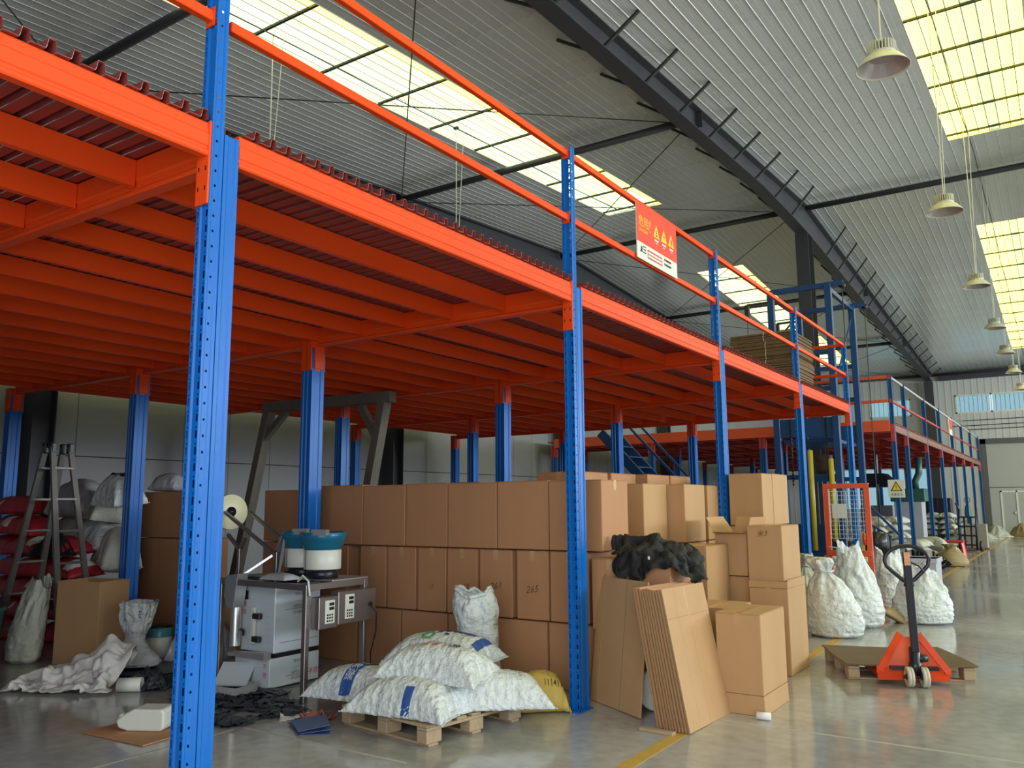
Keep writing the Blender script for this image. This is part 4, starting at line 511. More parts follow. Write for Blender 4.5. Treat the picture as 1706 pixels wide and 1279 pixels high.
JACKET_SHAPE = (44, 36, 0.004, (-3.3304, 6.2289, 0.8893), [
87,2,2,2,1,1,3,-2,-3,4,3,4,0,3,4,4,3,5,2,6,4,1,7,5,6,4,-2,9,1,-1,3,6,-1,0,4,1,3,6,1,-7,2,5,5,2,6,-6,1,0,0,2,1,-2,5,-1,-2,-1,1,2,-3,0,1,1,-2,3,-3,0,3,-1,
1,-1,-1,5,-1,3,1,-6,-1,5,-2,-4,-2,1,-2,4,5,-4,0,-1,4,-3,-3,-1,0,0,-1,1,2,0,3,-5,2,-1,2,-1,0,0,-1,1,0,2,0,-1,1,-1,0,-1,4,-5,-2,4,5,-5,1,3,1,-1,-5,-1,-1,
4,0,-1,3,-2,2,-5,0,1,0,0,0,0,-1,3,0,-1,0,1,0,0,-1,1,1,0,0,1,2,-2,-1,0,3,-1,-4,-4,2,0,5,2,3,-3,3,-1,-7,-3,1,7,-2,0,3,-1,-4,1,-2,1,0,0,0,1,1,0,0,0,-1,2,-1,
0,1,0,1,-1,0,0,0,1,-1,0,-1,4,-2,-5,2,2,1,-2,-2,-2,5,5,-1,-5,-1,4,2,2,0,-4,0,1,-2,1,0,0,0,0,5,-3,-1,1,1,0,1,-1,1,-2,1,0,0,-1,0,2,-3,0,2,4,-2,-3,0,-2,1,1,
3,-6,1,3,5,-4,3,0,-2,-3,-4,0,0,1,-1,0,0,0,0,1,4,0,-5,1,1,0,1,-1,2,-2,0,-1,1,1,0,1,-2,0,2,1,-2,-3,0,1,4,-2,-1,-3,1,0,6,0,-1,-6,2,-1,-4,-1,1,0,0,0,0,1,0,
0,0,3,1,-2,0,0,0,1,0,0,0,0,1,0,0,1,-2,-3,0,3,-2,-2,3,2,-1,0,-3,-1,4,4,0,-7,-2,5,0,-3,-3,1,2,-2,1,0,0,1,0,0,0,0,3,-2,1,1,-3,1,0,1,-2,2,0,0,-2,0,0,2,4,0,
-3,-4,-1,3,-3,2,1,2,0,-5,-1,6,1,-4,-4,5,3,-2,1,-2,0,0,0,0,0,-1,0,-1,2,-2,-1,3,1,0,-1,0,-1,1,-2,0,0,4,3,1,3,1,-4,-4,-2,0,2,3,0,-4,-5,5,5,-3,-2,-2,-4,-3,
1,2,1,2,3,1,-3,0,2,-3,0,1,1,0,-1,2,-2,0,2,-3,0,1,2,2,-1,0,-1,0,2,1,-2,-5,6,-1,1,1,-3,5,3,-6,-5,-1,1,-7,-3,0,0,2,4,0,1,3,-3,0,4,1,-5,0,1,0,-1,0,1,-1,-1,
-3,3,3,2,2,-3,-2,-3,0,0,-2,4,1,2,0,1,5,0,-3,-6,-2,-5,2,2,-5,-1,0,1,0,4,-2,0,4,0,-2,0,3,0,-3,0,-2,3,-1,1,-4,-1,2,3,0,-2,2,-1,-2,-1,-3,7,3,1,3,-3,-4,0,2,
-3,-2,-3,-2,1,3,-2,-3,0,1,-1,0,5,-4,1,1,-1,-1,3,-1,2,-4,2,-3,0,0,1,1,0,-3,-2,2,0,1,4,-4,5,3,-1,0,1,2,-8,-3,1,1,1,-3,0,3,-3,0,-2,1,-2,2,-2,1,4,-3,-1,3,-2,
-1,2,-2,3,-3,1,-2,-1,3,1,-2,-2,-1,1,1,1,1,4,0,-1,1,-2,2,-3,0,-3,0,0,-1,2,0,1,1,-1,-2,-2,1,0,-1,0,1,3,-3,0,2,-2,-2,2,-1,2,0,2,-2,0,-1,0,-1,1,0,0,-1,0,2,
0,-3,-1,6,-2,-1,3,-3,-2,-1,2,6,2,-2,-1,1,1,-2,2,-1,0,-1,0,0,3,-4,-1,0,0,0,1,0,1,0,2,-1,-1,-1,0,0,0,-1,1,-1,0,-3,0,1,3,1,2,0,-2,-1,3,1,-1,6,-3,-2,0,3,-2,
-1,0,-1,1,-2,-1,-1,2,-1,-1,0,1,0,0,-1,0,0,0,1,1,1,-2,0,0,-1,1,-1,4,-4,0,1,3,1,-2,1,1,-4,1,-3,-7,12,2,1,1,-3,-4,-3,3,-4,1,-1,1,-2,0,2,0,-1,0,-1,1,0,0,-1,
0,1,1,-1,0,0,-2,0,1,1,2,-1,0,1,-2,-1,6,-2,-4,-2,4,-2,-4,9,6,-1,-2,-5,0,-4,0,0,0,1,-1,3,0,1,-2,-1,0,-1,0,0,2,-1,1,-2,1,0,1,0,-2,0,1,4,-4,-1,-1,2,3,-3,0,
3,-2,-2,-7,0,-2,0,3,10,-3,-2,0,-1,-1,1,0,4,-2,-2,-1,1,0,-1,1,-1,0,1,1,-3,1,2,-1,-1,1,1,0,-2,0,4,-3,-2,0,1,2,-2,4,1,-3,-7,-2,2,4,-1,-1,9,-5,-3,0,1,1,-1,
-1,1,1,0,0,0,1,-1,0,0,0,0,0,1,-2,0,0,1,0,0,0,1,3,-1,-5,-4,0,4,6,-4,-1,-2,-6,0,3,1,0,-1,1,3,-3,-1,0,-1,1,1,0,0,0,-1,0,1,1,2,-1,-3,1,-1,-1,1,0,0,0,-1,-1,
1,2,1,-1,-1,-3,-1,1,2,2,-2,3,-3,3,0,-2,0,4,-7,2,3,-1,-2,0,1,-1,0,0,1,2,-2,1,-1,0,0,0,-1,1,-1,0,0,0,0,-2,1,1,-1,0,-2,1,3,-2,-2,0,2,4,1,-2,2,0,-1,0,-2,5,
-6,1,1,-2,5,-3,1,0,0,0,-3,3,-1,0,-1,1,-2,1,0,0,0,0,0,0,2,-2,0,0,-1,-1,0,0,3,-1,-2,-1,0,-1,-2,1,-3,1,1,-2,1,4,-4,0,2,-2,2,1,-3,2,-3,2,0,-1,0,0,1,2,-4,5,
-4,0,0,0,-2,2,1,0,-1,0,3,-3,0,2,1,-5,-2,1,-2,2,-6,1,-1,0,1,0,-1,1,0,3,-3,0,-1,3,-3,1,0,-1,1,0,1,-1,2,-2,2,-1,-1,0,-1,1,0,0,0,0,0,1,1,1,0,-4,-2,2,0,3,-5,
1,0,0,1,1,-1,-1,1,0,-1,0,1,-1,0,0,1,-1,0,-1,1,-1,2,1,0,-1,0,0,-1,2,1,1,-1,-1,0,-1,1,3,0,-3,-3,2,1,2,1,-3,5,-1,0,-1,-3,0,2,-1,-2,0,0,0,1,-1,1,-1,1,0,0,-1,
0,-1,1,3,-4,6,1,1,-2,0,-3,1,-2,0,1,0,0,-2,0,2,4,0,1,2,0,-5,1,-1,2,-1,1,1,0,-1,-1,1,-1,-1,1,0,0,0,1,-1,1,0,0,0,2,-3,0,0,-1,1,0,0,0,1,1,1,-2,-2,1,0,3,-2,
1,2,1,4,-5,-3,1,-1,3,-1,-1,-1,2,1,-3,0,1,-1,1,2,-1,-1,1,-1,0,1,-1,0,0,-2,0,1,0,0,1,-1,1,0,0,-3,-1,1,2,2,0,0,1,3,-3,8,-4,-3,1,-3,-1,1,0,1,-1,-1,1,0,2,0,
0,1,0,-2,1,0,-1,-1,0,1,2,0,0,-1,0,0,0,0,-1,-1,-1,0,0,-1,2,2,0,-1,0,-2,1,3,-4,-1,2,-3,-1,4,1,-5,3,0,1,0,-1,-1,0,0,2,-1,0,-1,-1,0,1,0,0,0,0,0,-1,1,-1,1,-1,
4,-2,-3,2,-2,1,-1,1,1,-3,-2,2,2,-3,0,4,1,-2,-4,5,-4,0,2,0,-1,-1,1,1,-1,-1,0,2,-1,0,0,-1,0,0,1,-1,1,0,1,-2,1,1,0,2,-2,-1,1,-2,1,-1,-1,-4,-1,5,-3,1,0,-1,
-1,2,0,4,0,-1,-4,1,1,-1,-1,0,1,0,1,-1,0,0,-1,-1,3,-2,1,2,2,-2,3,0,-6,2,1,2,-1,-2,-1,0,-1,0,-4,-1,-2,4,0,-1,1,-2,0,5,2,-3,-1,4,-1,-1,0,-4,0,2,0,-2,2,0,-1,
-1,1,0,4,1,-4,0,3,0,-1,4,-2,-2,1,-1,-5,5,-2,0,-2,4,1,-3,-3,-2,3,-2,3,2,-3,0,1,1,-1,0,1,-2,-1,1,0,0,-2,3,-2,-1,1,0,3,0,-1,3,-2,-2,-1,1,3,4,-3,-6,2,5,-1,
-1,-1,15,1,-1,-2,-3,-1,4,6,6,-2,3,-3,-5,-6,-3,3,-4,-2,4,0,7,12,0,-3,3,0,-8,1,5,4,2,-1,4,3,3,6,3,0,3,7,4,1,1,-5,2,-4,0,3,3,4,1,-8,-2,-1,7,-6,5,1,-3,1,0,
1,-2,-3,7,-1,-4,1,2,-5,4,0,2,-2,0,2,1,-2,1,2,-1,0,1,-1,-2,2,-1,-3,5,0,3,-3,-2,0,4,0,2,-5,0,1,4,-3,1,0,2,-2,-1,1,1,-2,-2,-2,-1,0,1,1,5,0,1,-1,-1,3,-5,1,
0,0,2,2,1,-2,-2,0,3,1,-4,-2,4,1,0,-3,-3,0,4,-2,0,2,-1,1,0,-1,-1,1,5,0,-4,-4,-1,5,-2,2,-5,8,-1,-1,1,-1,0,0,-2,1,0,0,4,0,-1,-1,1,1,-1,-1,-3,0,2,0,-1,2,-1,
-3,-1,1,2,3,2,1,-2,-1,3,3,0,-2,0,-5,-2,4,2,0,0,0,0,-1,1,-3,3,1,-1,-1,1,-2,2,2,-2,1,-1,-1,3,2,-4,-1,2,-1,0,1,3,-3,-3,2,3,1,2,0,1,-1,-3,3,2,0,-1,-1,-1,-1,
3,-2,1,0,-1,0,2,0,0,0,1,-2,0,-2,-1,2,-1,1,2,-1,2,2,-5,-2,3,1,0,-1,3,-5,-2,-1,3,2,1,3,1,-2,-2,2,0,2,0,0,-2,0,1,-1,0,1,0,1,1,-2,-1,1,2,-2,0,-1,-2,5,-1,-2,
3,-5,3,5,-2,1,1,0,0,-3,3,-2,0,-5,8,-1,-4,1,5,-1,-1,2,0,-4,1,2,0,-2,2,-1,0,1,1,1,-1,-1,0,1,1,1,-2,-2,-2,2,0,2,-5,1,2,2,-3,2,4,0,-2,-1,-1,-2,4,1,2,0,-1,-4,
4,1,2,0,-4,2,1,-1,0,0,-2,1,-4,1,3,2,0,0,-2,3,-2,-2,1,0,-2,4,1,-3,1,-4,2,1,0,1,1,4,-3,-4,0,2,0,3,1,-3,0,2,3,-1,-1,1,1,0,-1,-1,-1,5,-6,0,-2,-1,3,4,0,0,-1,
0,0,2,-3,2,1,0,0,-3,6,-3,1,0,1,-2,2,1,-2,-3,-2,1,-6,4,5,2,0,0,-4,-1,8,-2,0,-1,2,-2,-1,3,1,-1,-1,-1,2,-2,2,0,0,-2,3,0,0,0,-2,2,-1,-1,6,0,-5,1,2,-3,2,1,-3,
-4,-5,7,5,0,-1,0,-2,0,3,-1,1,-1,2,-1,-2,-2,3,2,2,0,0,-3,2,-1,-2,0,1,-1,2,0,-2,-1,2,2,-2,-1,2,3,-10,4,5,-6,0,6,0,-1,-1,0,4,-2,-5,1,3,0,1,-1,1,0,-3,2,0,-2,
2,2,1,-2,0,-2,-2,-2,4,2,-2,1,0,-1,-1,2,-1,1,-3,0,-3,4,0,1,3,1,0,2,-1,-2,-2,2,2,-3,-3,3,1,-1,1,0,-1,1,0,1,1,-3,-3,2,1,-4,0,0,4,-4,4,0,0,1,0,0,1,2,-4,1,-1,
4,0,-3,1,1,3,0,1,1,0,-3,-3,3,2,-2,-3,1,2,0,-1,1,2,1,-1,-1,0,-3,-3,1,1,1,1,-3,3,1,0,0,-1,1,0,0,1,2,-2,0,2,-1,-2,0,3,0,1,0,2,2,-3,-3,-1,3,1,-2,-1,1,1,0,0,
1,-1,0,1,0,2,-2,0,2,-3,-2,3,-1,-1,0,0,0,1,0,2,-2,1,1,-1,2,1,1,-5,5,-1,1,-1,0,-1,0,0,1,-1,0,0,0,-1,1,1,0,0,0,1,0,0,1,1,-2,-2,1,0,0,1,0,0,-1,0,0,1,5,-3,-2,
1,2,0,2,0,0,-8,5,3,1,0,-2,-1,1,0,-1,-1,2,0,0,0,0,-1,-1,2,0,0,0,-1,2,0,-1,-1,0,2,0,0,0,-1,0,0,-2,1,3,2,0,0,-2,3,-3,1,-2,0,2,1,-1,4,0,-3,-1,-1,0,1,0,0,-2,
0,1,0,0,0,-1,2,0,-2,0,1,0,1,0,-1,-1,0,2,-2,-2,3,3,-1,1,2,1,-2,0,1,-3,4,0,0,1,-1,0,2,0,-2,-1,1,-2,0,0,0,0,1,-1,0,-1,0,0,2,-1,0,0,0,-1,0,1,0,1,0,0,0,-2,1,
4,0,-3,-3,4,0,2,0,1,0,2,0,-1,-3,2,2,0,-1,-2,0,1,-1,-1,0,-1,1,-2,2,0,0,-1,1,0,-1,2,0,-3,0,2,0,0,1,0,-1,5,-4,0,3,-2,-2,1,2,4,0,0,-1,-2,-2,4,1,-1,-1,0,1,-1,
-1,0,0,0,0,1,0,-1,1,0,0,0,-1,1,-1,1,-2,-2,-1,2,0,1,0,-2,4,-3,2,2,0,-1,-2,0,2,0,-1,-2,0,7,-3,-2,1,-4,1,2,2,-2,0,1,0,0,-1,2,2,-1,-1,-2,-1,2,0,1,-1,0,-3,0,
0,2,1,-2,2,5,2,0,-3,0,0,-2,-3,-1,3,3,-1,2,-2,2,-1,-1,2,-3,1,0,2,0,-1,0,1,1,1,-2,1,-1,-2,0,-2,2,0,-1,0,3,-3,0,0,1,1,1,6,1,-2,0,0,-1,1,-1,-3,0,1,1,3,-1,-2,
-7,0,6,4,-2,2,-1,0,0,-1,-1,0,1,0,0,-1,1,-1,1,-1,0,-1,-2,0,5,-1,-1,-2,0,4,4,-1,0,0,2,-4,4,1,-3,-1,0,2,-1,2,-6,6,-3,-2,2,2,-1,1,0,0,-1,2,0,-2,0,0,-3,1,3,
0,1,0,0,-1,0,1,-1,-2,-2,4,0,6,-2,0,-2,-4,7,0,-1,0,-1,0,-1,-1,-1,4,-6,5,0,0,0,1,0,0,1,-1,1,-1,0,0,-4,2,2,0,0,0,1,1,1,-1,-2,0,-2,2,-1,3,5,1,-3,-1,3,1,-2,
-1,1,0,-1,-1,-2,-2,-3,8,0,1,-1,1,-1,1,0,0,0,-1,0,0,0,2,1,-2,2,1,-2,-1,2,2,-1,-1,-5,2,0,1,-2,5,1,1,0,1,-3,-1,1,0,-3,-2,-2,-3,0,8,0,1,-1,1,-1,0,-1,1,1,1,
-2,1,-2,0,2,0,2,0,1,0,-1,-1,1,-1,-1,2,-3,-1,-1,-2,2,2,1,2,0,-2,-1,0,0,-1,-3,-2,3,4,-1,0,0,0,-1,1,0,0,-1,0,2,-1,0,1,0,0,-1,-2,0,3,3,-1,-1,-1,2,-2,0,2,-3,
-1,-1,2,-1,1,1,1,1,0,-1,-3,4,0,-1,0,-1,1,0,-1,1,0,0,0,0,0,0,-1,1,-1,1,-1,-1,2,1,0,-1,-1,-1,2,2,2,-2,-1,-2,2,0,-1,-1,3,-1,2,-7,4,1,1,1,-2,1,2,0,0,-1,1,0,
-1,0,0,1,0,0,-2,1,1,1,0,0,0,1,1,-1,-2,-5,3,1,1,1,0,0,0,-1,-5,4,5,-7,2,-3,5,-5,2,2,4,0,-3,0,2,0,1,-1,-1,0,0,1,0,0,0,0,0,-1,1,0,0,0,-2,3,0,-6,5,0,-1,-2,0,
4,1,0,-6,1,-5,-5,5,-2,1,3,-3,-2,0,2,3,2,-1,-3,5,-1,0,2,-1,-2,-1,3,0,-1,0,-1,1,-4,-1,2,1,1,1,-2,1,1,0,-2,1,-1,1,2,-2,-2,2,0,4,-1,-2,-1,0,3,-2,1,2,-1,-1,
1,4,-6,2,1,0,0,3,1,-4,0,0,0,0,0,2,-4,-3,2,3,0,3,0,-6,-2,3,1,-1,-1,-5,5,1,3,1,7,-1,-4,-2,-2,2,3,0,-1,1,2,-1,1,-2,-4,0,0,3,2,1,-2,-1,1,1,1,-1,-3,4,0,-7,-1,
3,3,4,-3,-4,-1,0,2,-4,9,-8,8,-3,-3,5,-1,-1,2,1,-2,-1,-1,-1,-3,3,4,-5,5,-4,-1,0,2,1,-1,0,1,0,2,-1,-3,4,-1,0,1,-6,-4,0,1,4,5,-3,-2,-1,8,-9,10,0,-3,0,0,4,
4,4,3,4,3,-1,2,1,2,2,2,4,4,1,3,2,5,0,-1,-2,-2,3,2,3,1,-3,-3,-2,-5,0,-2,-4,-2,-2,2,-3,-4,0,-10,-3,2,5,2,1,0,0,0,1,1,0,2,-1,-1,1,0,0,0,0,0,0,0,-1,-1,2,1,
1,-1,-1,0,0,0,-2,-1,3,-2,-1,3,-1,-2,-4,5,3,-6,4,2,3,-5,-7,2,-1,0,1,1,-1,1,2,-1,-1,0,0,1,0,-1,1,0,0,0,1,-1,2,-2,0,1,0,-1,-1,1,0,-1,-2,4,0,-2,2,-1,-5,1,4,
1,1,-4,-4,7,1,2,0,0,0,-1,-1,0,4,0,-1,0,0,1,-1,1,-1,2,-2,1,0,-1,2,-1,0,-1,-1,-1,0,0,-2,5,1,-1,0,-2,-1,1,-5,0,7,-5,-2,5,3,1,1,1,-1,0,0,1,0,0,2,-1,0,0,-1,
1,0,1,-3,-1,2,1,1,0,1,-3,0,-1,1,1,-2,1,1,0,-2,-1,0,3,-2,1,0,-5,4,3,2,-13,4,-2,-1,1,0,1,-1,1,0,1,0,0,-1,0,0,0,1,1,-2,-3,1,1,0,1,2,-5,0,3,-1,1,0,-2,-1,2,
0,0,-4,3,4,-2,0,2,0,-8,1,4,0,-1,-1,0,0,1,-1,0,2,0,0,2,-1,-1,-2,-2,2,3,-2,1,-4,1,0,3,-1,0,0,0,0,0,-2,-2,3,2,-2,-1,-3,-2,7,1,-3,-1,-1,3,0,3,2,0,-2,0,0,-1,
1,-1,0,2,1,-2,1,1,0,-5,-2,6,-3,-1,5,1,-3,2,-1,-2,-1,0,2,-2,0,1,1,0,-1,-1,-1,-1,6,-1,-5,1,2,3,2,-1,-1,0,-1,-1,2,-1,2,1,1,-2,-1,-1,1,0,2,-4,-1,-3,4,2,0,0,
-1,-2,2,0,2,1,2,-2,-5,-1,3,0,-1,1,2,-1,-2,-1,0,-3,7,-5,0,0,1,0,1,-1,1,1,4,0,-3,0,1,-1,0,1,-1,-8,4,2,-2,-2,0,-2,0,-1,4,4,0,0,0,-1,-1,-1,0,2,1,0,-3,0,-1,
1,-2,6,-3,-2,2,-1,0,-3,3,2,0,1,2,1,1,-5,0,1,-1,-2,2,2,1,-6,-2,-1,0,3,4,-1,-3,1,1,1,0,-1,-2,2,0,-1,2,-4,1,1,-1,2,5,0,-2,-5,-1,2,1,0,3,0,1,0,1,-1,3,-6,-1,
2,2,1,0,-2,-4,-3,-1,3,6,2,-1,-1,-1,-3,1,0,-1,2,1,0,1,-1,-1,0,0,1,0,7,-2,0,-3,-1,0,2,-1,-3,5,0,-2,-4,4,1,1,-4,1,5,-1,-6,1,2,-3,-2,3,4,-2,-2,4,-1,-1,0,-1,
2,0,1,1,0,-8,7,-1,0,0,2,5,0,-1,2,-2,-3,2,0,1,-3,-1,-5,4,1,2,3,-1,-6,5,3,-3,-5,4,0,1,1,-3,-5,6,-3,3,3,-2,0,1,0,-1,2,-1,-1,-4,4,-1,0,1,6,0,0,-1,0,-2,1,1,
-1,-1,-4,5,-3,-2,1,1,3,-1,-5,5,4,-2,-5,2,3,-3,-5,4,-1,1,-2,5,0,0,0,0,0,1,-2,0,-1,0,1,0,-1,4,0,0,1,-1,-1,1,0,-1,0,0,-6,6,-3,-1,1,3,2,-4,-1,6,3,-2,-4,-3,
2,-3,2,1,-1,2,-4,2,1,-2,-1,6,-3,1,1,-2,1,0,0,-2,5,0,0,0,1,0,0,-3,2,-4,-5,3,-2,5,0,1,0,-1,1,0,1,2,0,-1,-1,0,0,-2,-1,-1,-2,1,1,-2,-1,2,3,1,1,-1,0,-3,3,0,
-2,7,0,-2,1,2,1,-6,0,2,0,0,-6,2,-2,1,2,-1,0,2,2,-2,-5,1,3,1,3,1,-5,-2,1,1,1,-2,0,1,-1,1,2,0,0,0,1,-2,-1,2,6,2,-4,0,4,1,-5,0,-6,4,0,-1,-2,1,0,-3,1,2,2,-1,
-3,2,1,0,1,2,3,-3,1,3,-3,0,1,-1,-2,-1,1,0,0,0,1,-1,-1,-1,1,-2,4,9,0,-4,-1,-1,-4,2,-3,1,0,-2,1,-5,-2,0,4,2,-1,-2,1,4,2,-2,-3,5,3,1,0,-1,-4,1,2,-1,0,-2,-1,
2,-1,0,0,0,1,-1,3,-6,1,5,2,-1,0,-1,-5,-2,3,1,2,-2,4,-4,-4,-1,2,2,3,-3,-2,6,1,-5,0,5,-1,-2,1,0,0,1,1,2,-6,2,-2,2,0,-1,1,1,-1,-4,7,-1,-3,1,4,1,-1,-4,-1,-2,
6,0,1,-3,1,-3,1,0,-2,3,1,0,0,-1,0,-3,3,1,-1,0,1,-1,0,3,2,-1,-4,-3,0,4,2,-1,-1,1,1,-1,-2,0,1,0,5,0,-1,0,1,-1,1,-5,-7,3,7,2,1,-2,-3,5,0,-6,3,0,0,-3,-2,1,
0,-4,-1,4,5,1,-1,-1,-2,-1,-1,4,2,-1,-3,-3,0,1,0,0,-2,3,6,2,-2,-5,4,-4,-7,4,5,2,-3,2,5,0,-1,-1,-4,-2,1,-4,-3,-2,2,1,-1,0,0,5,1,-2,2,2,-2,1,-1,2,-2,1,3,-6,
0,1,1,1,-1,1,5,-1,-2,-8,1,3,6,3,0,-2,-1,-1,-2,3,1,1,-3,-5,-4,0,4,0,-2,3,-2,0,2,1,-1,-2,1,3,0,0,-3,1,-1,2,2,-3,-1,-1,3,-4,0,3,3,0,-5,-4,8,1,-1,1,4,-2,-6,
3,-2,1,3,-3,-1,-3,0,3,-5,-1,2,3,-1,1,1,2,-2,0,3,0,-5,-1,0,-3,-5,4,3,1,0,-2,-2,1,1,1,1,0,2,0,-1,-3,-1,-1,0,3,-1,-1,2,1,-2,0,0,-1,-1,-2,1,0,0,2,0,2,2,0,1,
-1,-4,-1,1,1,0,-1,0,3,1,-2,-5,3,0,1,1,0,4,1,1,-2,0,-2,-4,-2,0,1,-1,1,4,0,3,-1,-2,-4,2,1,4,-1,-1,-1,-1,3,3,-1,-3,-2,0,3,0,1,0,-5,0,0,0,6,-1,0,-1,3,4,3,0,
0,0,-3,-2,0,-4,-4,-2,-1,3,2,3,-2,9,1,0,1,-1,-5,1,-2,0,-4,-1,5,-1,-1,1,6,-1,0,0,7,-4,-3,0,-2,1,1,0,1,1,4,2,-1,-2,-2,-2,-1,1,0,-2,-1,2,-1,-1,2,0,-1,2,-1,
0,0,-1,-1,6,-2,-2,-2,3,2,-1,2,-3,5,2,1,0,5,-4,-4,1,1,3,1,-1,-4,0,3,-1,-1,0,-2,-1,-1,2,3,0,1,-3,0,1,2,-2,-1,0,-1,1,2,2,2,-8,-1,7,0,2,0,-4,4,-4,0,2,4,-2,
3,0,1,1,-1,-2,0,1,0,-6,3,-3,-3,-1,0,-2,1,4,3,-3,0,-3,1,3,4,2,-1,-1,2,0,0,-7,-2,2,1,0,2,0,3,-2,-3,-4,0,1,3,1,-2,1,2,0,-1,-4,-1,3,3,-5,-6,-1,5,3,-1,-3,-1,
2,3,-3,-3,1,3,-1,0,1,0,-3,3,-1,-3,4,-1,-3,0,2,6,2,-4,-3,-1,0,-1,3,3,2,-2,0,2,-1,-1,-5,-4,4,-3,3,-2,3,4,2,0,-1,-3,-1,-1,-4,0,0,-3,-1,2,2,1,1,-4,1,1,4,-4,
-1,0,0,3,-1,-1,2,7,-2,6,3,3,-1,-4,-1,0,-1,1,-6,-6,4,-2,6,1,-3,1,3,0,0,-2,0,0,-1,-2,-1,-1,0,2,2,-3,3,-2,-2,0,2,0,-2,0,-1,1,2,5,-1,7,-3,-3,2,4,-2,-6,-3,3,
1,-2,-6,1,1,0,-2,-1,4,5,0,-4,0,6,-1,-1,-2,-1,0,1,-3,1,-1,2,5,-2,-6,2,-2,0,0,0,0,4,5,2,4,-3,-2,-1,2,1,2,-2,-6,-1,0,4,-2,4,-8,-3,3,3,2,-1,1,2,1,2,-2,-3,1,
1,-1,0,-2,1,-2,-1,0,4,-3,2,-3,3,-5,4,3,-3,2,
])
